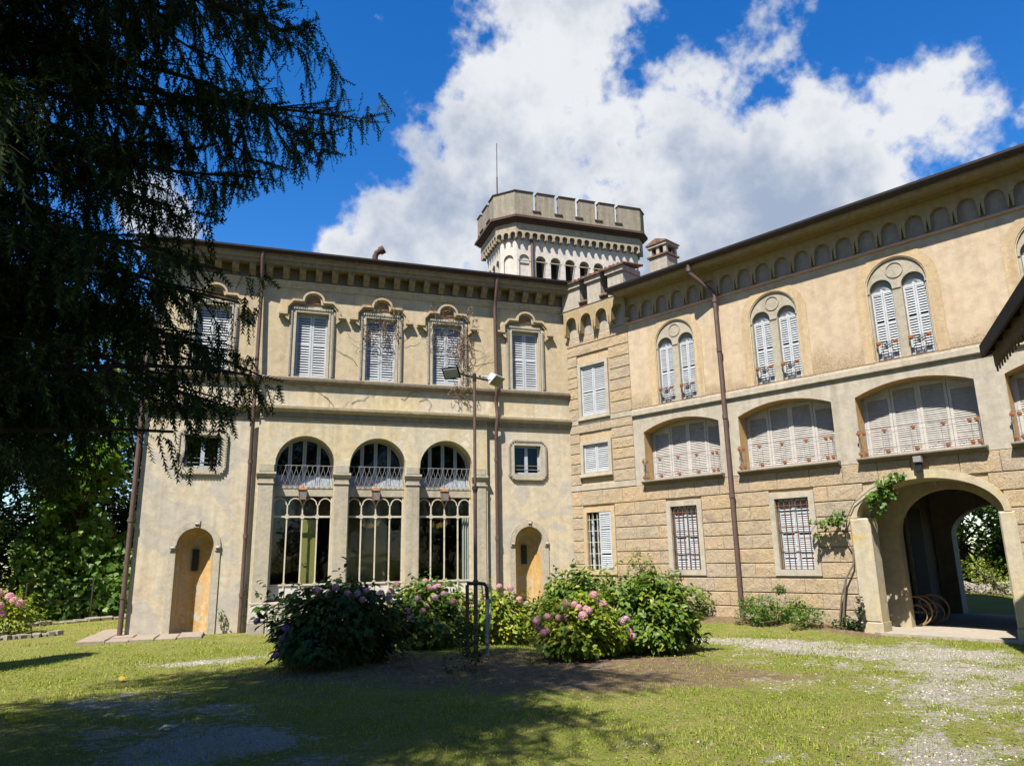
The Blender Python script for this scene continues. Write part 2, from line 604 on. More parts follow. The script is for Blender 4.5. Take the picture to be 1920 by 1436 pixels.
# right wing renders
M['pinkish'] = stucco('peach_render', (0.635, 0.495, 0.335), (0.61, 0.485, 0.345), (0.56, 0.455, 0.34), 0.35, 0.2, 0.7, 12.0, runs=[(7.74, 0.9, 0.4, (0.42, 0.34, 0.26))], rough=(5.35, 6.6, (0.50, 0.37, 0.235)))
M['archband'] = stucco('arch_band_render', (0.62, 0.455, 0.255), (0.60, 0.46, 0.29), (0.52, 0.43, 0.31), 0.4, 0.25, 1.4, 14.0)
M['grey'] = stucco('grey_render', (0.52, 0.465, 0.38), (0.54, 0.475, 0.37), (0.46, 0.42, 0.35), 0.4, 0.25, 0.9, 16.0, runs=[(5.2, 0.45, 0.8, (0.30, 0.27, 0.21)), (5.4, 0.25, 0.9, (0.34, 0.30, 0.18))])
M['tymp'] = stucco('grey_tympanum', (0.47, 0.42, 0.33), (0.49, 0.43, 0.33), (0.42, 0.38, 0.32), 0.3, 0.2, 1.5, 17.0)
M['reveal'] = stucco('ochre_reveal', (0.60, 0.38, 0.15), (0.56, 0.37, 0.18), (0.50, 0.36, 0.20), 0.4, 0.2, 1.5, 18.0)
M['joint'] = stucco('joint_render', (0.62, 0.47, 0.28), (0.58, 0.44, 0.28), (0.48, 0.40, 0.28), 0.4, 0.2, 1.3, 19.0)
M['block'] = rough_stone('rough_block', (0.58, 0.435, 0.25), (0.60, 0.45, 0.31), 0.0)
M['arcade'] = stucco('arcade_render', (0.50, 0.37, 0.20), (0.46, 0.35, 0.20), (0.40, 0.33, 0.24), 0.4, 0.25, 1.6, 21.0)
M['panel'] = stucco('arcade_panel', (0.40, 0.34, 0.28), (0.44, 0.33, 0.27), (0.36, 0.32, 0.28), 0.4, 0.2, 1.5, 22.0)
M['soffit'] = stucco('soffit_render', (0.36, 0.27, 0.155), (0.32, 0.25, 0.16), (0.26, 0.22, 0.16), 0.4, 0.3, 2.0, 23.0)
M['pinkline'] = simple('clay_moulding', (0.66, 0.43, 0.33), 0.8, 0.25, 10)
M['archstone'] = stucco('arch_stone', (0.56, 0.49, 0.355), (0.60, 0.50, 0.30), (0.50, 0.45, 0.36), 0.5, 0.22, 1.0, 25.0, peel=(0.62, 0.46, 0.18))
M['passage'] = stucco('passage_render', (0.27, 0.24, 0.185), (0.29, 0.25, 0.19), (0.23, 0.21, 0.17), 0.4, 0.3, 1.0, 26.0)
# tower
M['tower'] = stucco('tower_render', (0.67, 0.61, 0.54), (0.69, 0.64, 0.58), (0.60, 0.55, 0.48), 0.35, 0.15, 0.9, 31.0)
M['towerband'] = stucco('tower_band', (0.44, 0.37, 0.27), (0.46, 0.40, 0.30), (0.37, 0.32, 0.25), 0.4, 0.3, 1.2, 32.0)
M['merlon'] = stucco('merlon_render', (0.37, 0.32, 0.24), (0.34, 0.30, 0.24), (0.27, 0.245, 0.20), 0.5, 0.4, 1.1, 33.0)
M['turret'] = stucco('turret_render', (0.52, 0.46, 0.38), (0.50, 0.44, 0.36), (0.40, 0.36, 0.30), 0.5, 0.35, 1.4, 34.0)
M['tile'] = simple('clay_tile', (0.30, 0.155, 0.095), 0.9, 0.5, 14, dark=(0.12, 0.09, 0.075), dark_at=0.50)
M['slab'] = stucco('slab_stone', (0.27, 0.22, 0.165), (0.24, 0.20, 0.15), (0.20, 0.17, 0.14), 0.4, 0.3, 2.0, 29.0)
M['redcornice'] = simple('red_brown_cornice', (0.105, 0.060, 0.048), 0.85, 0.3, 8, dark=(0.07, 0.052, 0.045))
# metal, wood, paint
M['gutter'] = simple('dark_gutter_metal', (0.040, 0.030, 0.027), 0.45, 0.3, 10, metallic=0.3)
M['pipe'] = simple('brown_pipe_metal', (0.135, 0.082, 0.066), 0.5, 0.3, 7, spec=0.4, dark=(0.22, 0.10, 0.055), dark_at=0.66)
M['rustpipe'] = simple('rusty_pipe_metal', (0.24, 0.095, 0.045), 0.8, 0.5, 11, dark=(0.10, 0.055, 0.04))
M['shutter'] = simple('pale_blue_shutter_paint', (0.55, 0.58, 0.61), 0.65, 0.18, 6, spec=0.3, dark=(0.42, 0.43, 0.42), dark_at=0.70)
M['shutterwarm'] = simple('faded_shutter_paint', (0.58, 0.55, 0.51), 0.75, 0.2, 6, spec=0.25, dark=(0.50, 0.44, 0.36), dark_at=0.68)
M['bluewood'] = simple('grey_blue_wood_paint', (0.46, 0.52, 0.60), 0.55, 0.2, 7)
M['whitebar'] = simple('cream_iron_paint', (0.66, 0.60, 0.48), 0.6, 0.25, 9, dark=(0.42, 0.22, 0.10), dark_at=0.66)
M['whitepanel'] = simple('white_panel_paint', (0.66, 0.65, 0.62), 0.7, 0.25, 3, dark=(0.48, 0.40, 0.32), dark_at=0.66)
M['iron'] = simple('grey_iron', (0.30, 0.29, 0.28), 0.6, 0.3, 15)
M['darkiron'] = simple('dark_iron', (0.055, 0.042, 0.038), 0.55, 0.35, 12)
M['paleleg'] = simple('flaking_pale_pipe', (0.46, 0.42, 0.36), 0.8, 0.4, 14, dark=(0.24, 0.16, 0.11), dark_at=0.58)
M['rust'] = simple('rust', (0.36, 0.135, 0.05), 0.9, 0.5, 22, dark=(0.16, 0.07, 0.04))
M['rosette'] = simple('rusty_rosette', (0.34, 0.135, 0.055), 0.95, 0.5, 30, dark=(0.18, 0.08, 0.045), dark_at=0.56)
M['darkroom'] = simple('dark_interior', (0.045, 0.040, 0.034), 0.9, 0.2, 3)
M['roomwall'] = simple('room_wall', (0.26, 0.245, 0.17), 0.9, 0.2, 2)
M['greendoor'] = simple('olive_yellow_door', (0.46, 0.43, 0.155), 0.6, 0.12, 3)
M['curtain'] = simple('brown_curtain', (0.20, 0.15, 0.11), 0.95, 0.35, 5)
M['fringe'] = simple('gold_fringe', (0.44, 0.27, 0.09), 0.9, 0.5, 25)
M['whitecurtain'] = simple('white_curtain', (0.72, 0.71, 0.69), 0.9, 0.15, 6)
M['glass'] = glass_mat('window_glass', (0.82, 0.85, 0.82), 1.0)
M['glassdark'] = glass_mat('dark_window_glass', (0.55, 0.56, 0.56), 1.0)
M['redcurtain'] = simple('orange_curtain', (0.42, 0.16, 0.05), 0.9, 0.4, 9)
M['floodlens'] = simple('green_grey_lens', (0.20, 0.24, 0.12), 0.25, 0.2, 6, spec=0.5)
M['floodbody'] = simple('pale_lamp_metal', (0.62, 0.64, 0.66), 0.45, 0.15, 9, spec=0.5)
M['blackmetal'] = simple('black_lamp_metal', (0.03, 0.028, 0.03), 0.4, 0.3, 9)
M['lanternglass'] = simple('grey_lantern_glass', (0.24, 0.25, 0.26), 0.2, 0.3, 14, spec=0.5)
M['timber'] = simple('dark_timber', (0.035, 0.026, 0.020), 0.8, 0.4, 12)
M['valance'] = simple('weathered_board', (0.20, 0.13, 0.08), 0.9, 0.4, 15, dark=(0.09, 0.06, 0.04))
M['cane'] = simple('rattan_cane', (0.40, 0.24, 0.115), 0.55, 0.4, 20, spec=0.4)
M['concrete'] = stucco('worn_concrete', (0.43, 0.38, 0.31), (0.46, 0.40, 0.32), (0.38, 0.345, 0.29), 0.4, 0.2, 1.2, 41.0)
M['stepstone'] = stucco('step_stone', (0.47, 0.43, 0.36), (0.50, 0.45, 0.36), (0.40, 0.37, 0.32), 0.5, 0.25, 1.6, 42.0)
M['slabstone'] = stucco('pavement_stone', (0.38, 0.30, 0.235), (0.40, 0.33, 0.26), (0.30, 0.25, 0.205), 0.5, 0.2, 2.4, 43.0)
M['kerbstone'] = simple('kerb_stone', (0.36, 0.32, 0.26), 0.9, 0.4, 7)
M['bark'] = simple('bark', (0.075, 0.052, 0.036), 0.95, 0.5, 18, bump_d=0.02)
M['twig'] = simple('dry_twig', (0.20, 0.135, 0.085), 0.95, 0.4, 30)
M['palebark'] = simple('pale_bark', (0.23, 0.18, 0.13), 0.95, 0.4, 16, bump_d=0.01)
# foliage
M['needle'] = leaf_mat('conifer_needles', [(0.0, (0.011, 0.022, 0.007)), (0.5, (0.019, 0.036, 0.010)), (0.88, (0.034, 0.060, 0.014)), (0.93, (0.060, 0.095, 0.018)), (1.0, (0.15, 0.19, 0.030))], 0.16, 0.7, 0.1)  # brightest stops paint sunlit yellow-green highlights into scattered needles
M['hyd'] = leaf_mat('hydrangea_leaf', [(0.0, (0.055, 0.110, 0.014)), (0.5, (0.105, 0.185, 0.020)), (0.85, (0.175, 0.255, 0.026)), (1.0, (0.32, 0.32, 0.035))], 0.32, 0.45, 0.35)
M['hydy'] = leaf_mat('hydrangea_leaf_yellowing', [(0.0, (0.085, 0.155, 0.015)), (0.45, (0.165, 0.250, 0.020)), (0.8, (0.28, 0.33, 0.026)), (1.0, (0.45, 0.38, 0.040))], 0.34, 0.45, 0.35)
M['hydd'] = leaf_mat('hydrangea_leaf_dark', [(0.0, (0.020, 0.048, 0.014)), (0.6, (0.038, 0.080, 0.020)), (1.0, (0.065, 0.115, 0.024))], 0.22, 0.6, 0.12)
M['vine'] = leaf_mat('vine_leaf', [(0.0, (0.045, 0.115, 0.016)), (0.6, (0.10, 0.215, 0.026)), (1.0, (0.19, 0.29, 0.036))], 0.40, 0.5, 0.3)
M['broad'] = leaf_mat('tree_leaf', [(0.0, (0.020, 0.050, 0.012)), (0.6, (0.045, 0.095, 0.018)), (1.0, (0.10, 0.16, 0.028))], 0.30, 0.55, 0.25)
M['dead'] = leaf_mat('dry_leaf', [(0.0, (0.16, 0.10, 0.07)), (0.6, (0.26, 0.17, 0.12)), (1.0, (0.36, 0.27, 0.20))], 0.2, 0.9, 0.1)
M['grassblade'] = leaf_mat('grass_blade', [(0.0, (0.14, 0.21, 0.018)), (0.5, (0.26, 0.335, 0.030)), (0.82, (0.38, 0.42, 0.055)), (1.0, (0.54, 0.44, 0.17))], 0.36, 0.6, 0.2)
M['clover'] = leaf_mat('clover_leaf', [(0.0, (0.10, 0.20, 0.018)), (0.5, (0.19, 0.31, 0.028)), (0.9, (0.30, 0.40, 0.045)), (1.0, (0.42, 0.40, 0.09))], 0.35, 0.55, 0.25)
M['bloompink'] = leaf_mat('pink_petal', [(0.0, (0.58, 0.25, 0.34)), (0.6, (0.70, 0.38, 0.42)), (1.0, (0.76, 0.56, 0.48))], 0.25, 0.6, 0.2)
M['bloommauve'] = leaf_mat('mauve_petal', [(0.0, (0.42, 0.24, 0.40)), (0.6, (0.56, 0.34, 0.45)), (1.0, (0.66, 0.48, 0.52))], 0.25, 0.6, 0.2)
M['bloomviolet'] = leaf_mat('violet_petal', [(0.0, (0.20, 0.08, 0.44)), (0.6, (0.34, 0.13, 0.50)), (1.0, (0.46, 0.22, 0.56))], 0.25, 0.6, 0.2)
M['gravelstone'] = leaf_mat('gravel_stone', [(0.0, (0.26, 0.23, 0.20)), (0.6, (0.42, 0.38, 0.34)), (1.0, (0.56, 0.52, 0.47))], 0.0, 0.9, 0.2)


def ground_mat():
    m, n = begin('lawn_ground')
    tc = n('ShaderNodeTexCoord').outputs['Object']
    at = n('ShaderNodeVertexColor', layer_name='cover')
    sp = n('ShaderNodeSeparateColor', {0: at.outputs[0]})
    a = n.noise(tc, 1.3, 7, 0.62, 0.5)
    b = n.noise(tc, 9.0, 8, 0.7, 0.3)
    c = n.noise(tc, 60.0, 6, 0.7)
    g = n.mix(n.ramp(a, [(0.35, 0.0), (0.65, 1.0)]), (0.22, 0.26, 0.045), (0.33, 0.31, 0.09))
    g = n.mix(n.ramp(b, [(0.48, 0.0), (0.66, 0.65)]), g, (0.36, 0.27, 0.16))
    soil = n.mix(n.ramp(b, [(0.35, 0.0), (0.7, 1.0)]), (0.20, 0.135, 0.080), (0.38, 0.275, 0.175))
    grav = n.mix(n.ramp(c, [(0.38, 0.0), (0.62, 1.0)]), (0.36, 0.32, 0.27), (0.58, 0.53, 0.46))
    ks = n.math('ADD', n.math('MULTIPLY', sp.outputs[1], 1.5), n.math('MULTIPLY', n.math('SUBTRACT', b, 0.5), 1.6))
    kg = n.math('ADD', n.math('MULTIPLY', sp.outputs[0], 1.5), n.math('MULTIPLY', n.math('SUBTRACT', b, 0.5), 2.2))
    colr = n.mix(n.ramp(ks, [(0.45, 0.0), (0.75, 1.0)]), g, soil)
    colr = n.mix(n.ramp(kg, [(0.45, 0.0), (0.72, 1.0)]), colr, grav)
    colr = n.mix(1.0, colr, n.ramp(c, [(0.25, 0.72), (0.7, 1.12)]), 'MULTIPLY')
    finish(n, colr, 0.97, n.math('ADD', n.math('MULTIPLY', b, 2.0), c), 0.03, spec=0.05)
    return m


M['ground'] = ground_mat()
# ------------------------------------------------------------------ shared facade pieces


def slat_mesh(w, depth=0.05, t=0.008, tilt=58):
    c, s = math.cos(math.radians(tilt)), math.sin(math.radians(tilt))
    mb = MB()
    pts = [(-depth / 2, -t / 2), (depth / 2, -t / 2), (depth / 2, t / 2), (-depth / 2, t / 2)]
    prof = [(y * c - z * s, y * s + z * c) for y, z in pts]
    mb.prism_x(prof, 0, w)
    return mb


def shutter_leaf(parent, x0, x1, z0, z1, y, mat, pitch, single, stile=0.045, rails=(0.5,), top=None, lean=None):
    """louvred leaf: frame is the part, slats hang under it"""
    mb = MB()
    zt = (lambda x: z1) if top is None else top
    mb.prism([(x0, z0), (x0 + stile, z0), (x0 + stile, zt(x0 + stile)), (x0, zt(x0))], y - 0.02, y + 0.02)
    mb.prism([(x1 - stile, z0), (x1, z0), (x1, zt(x1)), (x1 - stile, zt(x1 - stile))], y - 0.02, y + 0.02)
    xa, xb = x0 + stile, x1 - stile
    rail_z = [(z0, z0 + 0.075)] + [(z0 + (z1 - z0) * r - 0.03, z0 + (z1 - z0) * r + 0.03) for r in rails]
    for a, b in rail_z:
        mb.box(xa, xb, y - 0.018, y + 0.018, a, b)
    ztl = min(zt(xa), zt(xb)) - 0.06
    mb.prism([(xa, ztl), (xb, ztl), (xb, zt(xb)), (xa, zt(xa))], y - 0.018, y + 0.018)
    leaf = mb.build('shutter', mat, parent)
    zs = z0 + 0.075 + pitch * 0.6
    sl = slat_mesh(xb - xa, pitch * 0.95)
    proto = None
    allm = MB()
    k = 0
    while True:
        z = zs + k * pitch
        k += 1
        if z > min(zt(xa), zt(xb)) - 0.05:
            break
        if any(a - pitch * 0.4 < z < b + pitch * 0.4 for a, b in rail_z[1:]):
            continue
        jy, jr = random.uniform(-0.002, 0.002), random.uniform(-0.05, 0.05)
        if single:
            if proto is None:
                proto = sl.mesh('slat')
            place('slat', proto, mat, leaf, (xa, y + jy, z), (jr, 0, 0))
        else:
            allm.add([(xa + vx, y + jy + vy, z + vz) for vx, vy, vz in sl.v], sl.f)
    if not single and allm.v:
        tag(allm.build('slats', mat, leaf), kind='stuff')
    return leaf


def ring(mb, loop, off, y0, y1):
    """closed band around a loop"""
    k = len(loop)
    cx = sum(p[0] for p in loop) / k
    cz = sum(p[1] for p in loop) / k
    closed = [loop[-1]] + list(loop) + [loop[0]]
    outer = offset(closed, off)[1:-1]
    vs = [(x, y0, z) for x, z in loop] + [(x, y0, z) for x, z in outer] + [(x, y1, z) for x, z in loop] + [(x, y1, z) for x, z in outer]
    fs = []
    for i in range(k):
        j = (i + 1) % k
        fs += [(i, j, k + j, k + i), (2 * k + i, 3 * k + i, 3 * k + j, 2 * k + j),
               (k + i, k + j, 3 * k + j, 3 * k + i), (i, 2 * k + i, 2 * k + j, j)]
    return mb.add(vs, fs)


def downpipe(parent, pts, r, mat, joints=()):
    mb = MB()
    mb.tube(pts, r, 10)
    o = mb.build('drainpipe', mat, parent)
    for p in joints:
        c = MB()
        c.tube([(p[0], p[1], p[2] - 0.05), (p[0], p[1], p[2] + 0.05)], r * 1.28, 10)
        c.build('pipe_collar', mat, o)
    return o


# ------------------------------------------------------------------ left wing
LW = thing('loggia_wing', 'ochre villa wing with three glazed loggia arches and hooded upper windows', 'building')
X0, X1 = -11.02, -0.0
WX = [-9.69, -7.28, -5.47, -3.64, -1.32]
AX = [-7.30, -5.48, -3.66]
BL, BR, BY = -8.45, -2.53, -0.12

# walls
m = MB()
m.sheet(rect(X0, BL + 0.03, -0.4, 5.27), [arched(-9.70, 0.405, 0.02, 2.0), rect(-10.115, -9.30, 3.84, 4.62)], 0.0, [0.06, 0.22])
m.build('lower_wall', M['cream'], LW)
m = MB()
m.sheet(rect(BR - 0.03, X1 + 0.02, -0.4, 5.27), [arched(-1.32, 0.40, 0.02, 2.0), rect(-1.71, -0.93, 3.84, 4.64)], 0.0, [0.06, 0.22])
m.build('lower_wall', M['cream'], LW)
m = MB()
m.sheet(rect(X0, X1 + 0.02, 5.27, 6.12), [], 0.0, [])
m.build('band_wall', M['loggia'], LW)
m = MB()
m.sheet(rect(X0, X1 + 0.02, 6.12, 8.95), [rect(c - 0.40, c + 0.40, 6.22, 7.95) for c in WX], 0.0, [0.17] * 5)
m.build('upper_wall', M['ochre'], LW)
m = MB()
holes = [arched(c, 0.72, 0.66, 3.96) for c in AX]
m.sheet(rect(BL, BR, -0.4, 5.09), holes, BY, [0.56] * 3)
m.add([(BL, BY, -0.4), (BL, 0, -0.4), (BL, 0, 5.09), (BL, BY, 5.09)], [(0, 1, 2, 3)])
m.add([(BR, BY, -0.4), (BR, 0, -0.4), (BR, 0, 5.09), (BR, BY, 5.09)], [(0, 3, 2, 1)])
m.build('loggia_wall', M['loggia'], LW)
# shell behind (sides, back) so that rooms are dark
m = MB()
m.add([(X0, 0, -0.4), (X0, 9, -0.4), (X0, 9, 9.2), (X0, 0, 9.2)], [(0, 1, 2, 3)])
m.add([(X0, 9, -0.4), (X1 + 3, 9, -0.4), (X1 + 3, 9, 9.2), (X0, 9, 9.2)], [(0, 1, 2, 3)])
m.build('side_wall', M['ochre'], LW)
m = MB()
m.add([(X0, 0.4, 5.2), (0.6, 0.4, 5.2), (0.6, 9, 5.2), (X0, 9, 5.2)], [(0, 1, 2, 3)])
m.build('upper_floor', M['darkroom'], LW)
m = MB()
m.prism_x([(-0.46, 9.40), (4.4, 10.35), (9.4, 9.40), (9.4, 9.34), (4.4, 10.28), (-0.46, 9.34)], X0 - 0.42, 0.3)
m.build('roof', M['tile'], LW)

# pier facings, slightly proud of the block
PIERS = [(-8.39, -8.035), (-6.565, -6.215), (-4.745, -4.395), (-2.925, -2.575)]
for a, b in PIERS:
    m = MB()
    m.bbox(a, b, BY - 0.03, BY + 0.02, -0.3, 3.70, 0.006)
    p = m.build('pier', M['pier'], LW)
    m = MB()
    m.prism_x([(BY + 0.02, 3.62), (BY - 0.05, 3.62), (BY - 0.09, 3.70), (BY - 0.09, 3.735), (BY + 0.02, 3.76)], a - 0.05, b + 0.05)
    m.build('impost', M['pier'], p)
    m = MB()
    m.bbox(a - 0.02, b + 0.02, BY - 0.055, BY + 0.02, 3.465, 3.50, 0.006)
    m.build('necking', M['pier'], p)
    m = MB()
    m.bbox(a, b, BY - 0.02, BY + 0.02, 3.765, 3.95, 0.004)
    m.build('impost_block', M['pier'], p)
# pedestal and steps
m = MB()
m.bbox(-8.44, -8.06, -0.62, BY - 0.03, -0.35, 0.26, 0.012)
m.bbox(-8.42, -8.07, -0.56, BY - 0.031, 0.262, 0.30, 0.006)
m.prism_x([(BY - 0.032, 0.30), (-0.54, 0.30), (-0.40, 0.62), (-0.40, 0.655), (BY - 0.032, 0.66)], -8.43, -8.065)
m.build('pedestal', M['stepstone'], LW)
for i in range(4):
    m = MB()
    z1 = 0.645 - 0.16 * i
    m.bbox(-8.05, -2.92, -0.30 - 0.28 * i, BY + 0.3 if i == 0 else -0.02 - 0.28 * i, z1 - 0.165 if i < 3 else -0.3, z1, 0.015)
    m.build('step', M['stepstone'], LW)

# loggia glazing
for bi, c in enumerate(AX):
    yb = 0.13
    fr = MB()
    for dx in (-0.365, 0.0, 0.365):
        fr.box(c + dx - 0.016, c + dx + 0.016, yb - 0.02, yb + 0.02, 0.69, 2.98)
    for x in (-0.70, 0.70):
        fr.box(c + x - 0.018, c + x + 0.018, yb - 0.018, yb + 0.018, 0.69, 3.18)
    fr.box(c - 0.68, c + 0.68, yb - 0.026, yb + 0.014, 2.655, 2.70)
    fr.box(c - 0.68, c + 0.68, yb - 0.024, yb + 0.014, 1.02, 1.06)
    fr.box(c - 0.68, c + 0.68, yb - 0.024, yb + 0.014, 0.70, 0.725)
    for k in range(4):
        xm = c - 0.5475 + 0.365 * k
        hw = 0.166
        path = [(xm + hw * math.cos(math.pi * (1 - i / 10)), 2.97 + hw * 1.05 * math.sin(math.pi * i / 10)) for i in range(11)]
        fr.strip(path, 0.024, yb - 0.022, yb + 0.012)
    for dx in (-0.365, 0.0, 0.365):
        for z in (2.64, 2.715, 1.07):
            fr.box(c + dx - 0.04, c + dx + 0.04, yb - 0.03, yb + 0.01, z - 0.012, z + 0.016)
    f = fr.build('glazing_frame', M['whitebar'], LW)
    for k in range(4):
        g = MB()
        xa = c - 0.70 + 0.365 * k
        g.box(max(xa, c - 0.69), min(xa + 0.35, c + 0.69), yb + 0.024, yb + 0.028, 1.05, 3.17)
        g.build('pane', M['glass'], f)
    for k in range(4):
        g = MB()
        xa = c - 0.715 + 0.365 * k
        g.box(max(xa + 0.02, c - 0.69), min(xa + 0.345, c + 0.69), yb + 0.002, yb + 0.012, 0.73, 1.015)
        g.build('panel', M['whitepanel'], f)
    # beam carrying the little balcony
    m = MB()
    m.bbox(c - 0.72, c + 0.72, 0.09, 0.46, 3.18, 3.43, 0.006)
    m.build('beam', M['pier'], LW)
    # railing of crossed rods
    r = MB()
    r.tube([(c - 0.72, 0.05, 3.945), (c + 0.72, 0.05, 3.945)], 0.009, 6)
    r.tube([(c - 0.72, 0.05, 3.45), (c + 0.72, 0.05, 3.45)], 0.007, 6)
    nz = 11
    for k in range(nz):
        xa = c - 0.72 + 1.44 * k / nz
        xb = xa + 1.44 / nz
        if k % 2 == 0 and 0:
            continue
        r.tube([(xa, 0.044, 3.45), (min(xb + 0.02, c + 0.72), 0.044, 3.945)], 0.0055, 4)
        r.tube([(xb, 0.054, 3.45), (max(xa - 0.02, c - 0.72), 0.054, 3.945)], 0.0055, 4)
    r.build('railing', M['iron'], LW)
    # french window in the lunette
    y = 0.38
    w = MB()
    lp = arched(c, 0.715, 3.432, 3.96)
    ring(w, offset([lp[-1]] + lp + [lp[0]], -0.055)[1:-1], 0.06, y - 0.03, y + 0.03)
    for dx in (-0.355, 0.0, 0.355):
        w.box(c + dx - 0.045, c + dx - 0.004, y - 0.028, y + 0.02, 3.44, 3.96 + math.sqrt(0.70 ** 2 - dx ** 2) - 0.03)
        w.box(c + dx + 0.004, c + dx + 0.045, y - 0.028, y + 0.02, 3.44, 3.96 + math.sqrt(0.70 ** 2 - dx ** 2) - 0.03)
    f = w.build('arched_window', M['bluewood'], LW)
    for k in range(4):
        g = MB()
        g.bbox(c - 0.665 + 0.355 * k, c - 0.665 + 0.355 * k + 0.265, y - 0.012, y + 0.012, 3.45, 3.74, 0.02)
        g.build('panel', M['bluewood'], f)
    g = MB()
    lp2 = arched(c, 0.68, 3.745, 3.96)
    g.prism(lp2, y + 0.006, y + 0.01)
    g.build('pane', M['glassdark'], f)
    # dark room behind the lunette
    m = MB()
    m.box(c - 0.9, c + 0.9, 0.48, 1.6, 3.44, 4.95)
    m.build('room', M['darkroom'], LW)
# ground floor room
m = MB()
m.add([(-8.3, 0.45, 0.66), (-2.6, 0.45, 0.66), (-2.6, 3.2, 0.66), (-8.3, 3.2, 0.66)], [(0, 1, 2, 3)])
m.add([(-8.3, 0.45, 3.17), (-2.6, 0.45, 3.17), (-2.6, 3.2, 3.17), (-8.3, 3.2, 3.17)], [(0, 1, 2, 3)])
m.add([(-8.3, 0.45, 0.66), (-8.3, 3.2, 0.66), (-8.3, 3.2, 3.17), (-8.3, 0.45, 3.17)], [(0, 1, 2, 3)])
m.add([(-2.6, 0.45, 0.66), (-2.6, 3.2, 0.66), (-2.6, 3.2, 3.17), (-2.6, 0.45, 3.17)], [(0, 1, 2, 3)])
m.add([(-8.3, 3.2, 0.66), (-2.6, 3.2, 0.66), (-2.6, 3.2, 3.17), (-8.3, 3.2, 3.17)], [(0, 1, 2, 3)])
m.build('room', M['darkroom'], LW)
m = MB()
m.box(-6.30, -5.05, 0.95, 1.05, 0.67, 3.16)
m.build('screen_wall', M['roomwall'], LW)
m = MB()
m.bbox(-7.28, -6.91, 0.34, 0.38, 0.67, 2.62, 0.01)
d = m.build('door_leaf', M['greendoor'], LW)
m = MB()
m.tube([(-7.24, 0.34, 1.55), (-7.24, 0.30, 1.55), (-7.14, 0.30, 1.54)], 0.012, 6)
m.build('handle', M['iron'], d)


def curtain(x0, x1, ztop, zbot, y, amp, mat, name, folds=9, swag=0.0):
    k = folds * 6
    vs, fs = [], []
    for i in range(k + 1):
        t = i / k
        x = x0 + (x1 - x0) * t
        yy = y + amp * math.sin(t * folds * 2 * math.pi) + 0.3 * amp * math.sin(t * 23)
        zb = zbot - swag * math.sin(math.pi * t)
        vs += [(x, yy, ztop), (x, yy * 1.0 + 0.01 * math.sin(t * 40), (ztop + zb) / 2), (x, yy, zb)]
        if i:
            b = 3 * (i - 1)
            fs += [(b, b + 3, b + 4, b + 1), (b + 1, b + 4, b + 5, b + 2)]
    mb = MB()
    mb.add(vs, fs, True)
    return mb.build(name, mat, LW)


for c in AX:
    cu = curtain(c - 0.70, c + 0.68, 3.15, 2.72, 0.36, 0.03, M['curtain'], 'swag_curtain', 6, 0.10)
for c in AX[1:]:
    f = MB()
    for k in range(34):
        x = c - 0.42 + 0.62 * k / 33 + random.uniform(-0.006, 0.006)
        z = 2.55 - 0.10 * math.sin(math.pi * k / 33)
        f.tube([(x, 0.30, z + random.uniform(0.03, 0.10)), (x + random.uniform(-0.01, 0.01), 0.30, z - random.uniform(0.02, 0.07))], 0.008, 4)
    tag(f.build('fringe', M['fringe'], LW), kind='stuff')
curtain(-3.16, -2.96, 2.70, 0.80, 0.22, 0.025, M['whitecurtain'], 'white_curtain', 3)
curtain(-4.80, -4.74, 2.70, 0.80, 0.22, 0.012, M['whitecurtain'], 'white_curtain', 2)

# bell-shaped lanterns hang in front of the beams
for i, c in enumerate(AX):
    la = thing('hanging_lantern', ['rusty square wall lantern below the first loggia lunette beside the dark shrub',
                                   'rusty square wall lantern below the middle loggia lunette',
                                   'rusty square wall lantern below the loggia lunette beside the lamp mast'][i], 'lantern', (c - 0.02, 0.0, 3.10), 0, 'loggia lanterns')
    b = MB()
    s = 0.098
    for sx in (-1, 1):
        for sy in (-1, 1):
            b.tube([(sx * s * 0.8, sy * s * 0.8, 0), (sx * s, sy * s, 0.23)], 0.007, 4)
    b.box(-s * 0.9, s * 0.9, -s * 0.9, s * 0.9, -0.015, 0.0)
    b.add([(-s * 1.15, -s * 1.15, 0.23), (s * 1.15, -s * 1.15, 0.23), (s * 1.15, s * 1.15, 0.23), (-s * 1.15, s * 1.15, 0.23),
           (-0.02, -0.02, 0.30), (0.02, -0.02, 0.30), (0.02, 0.02, 0.30), (-0.02, 0.02, 0.30)],
          [(0, 1, 5, 4), (1, 2, 6, 5), (2, 3, 7, 6), (3, 0, 4, 7), (0, 3, 2, 1), (4, 5, 6, 7)])
    b.tube([(0, 0.10, 0.36), (0, 0.0, 0.37), (0, 0.0, 0.29)], 0.008, 5)
    b.build('cage', M['rust'], la)
    g = MB()
    a0, a1 = s * 0.74, s * 0.92
    vs = [(-a0, -a0, 0.004), (a0, -a0, 0.004), (a0, a0, 0.004), (-a0, a0, 0.004), (-a1, -a1, 0.225), (a1, -a1, 0.225), (a1, a1, 0.225), (-a1, a1, 0.225)]
    g.add(vs, [(0, 1, 5, 4), (1, 2, 6, 5), (2, 3, 7, 6), (3, 0, 4, 7)])
    g.build('glass', M['lanternglass'], la)

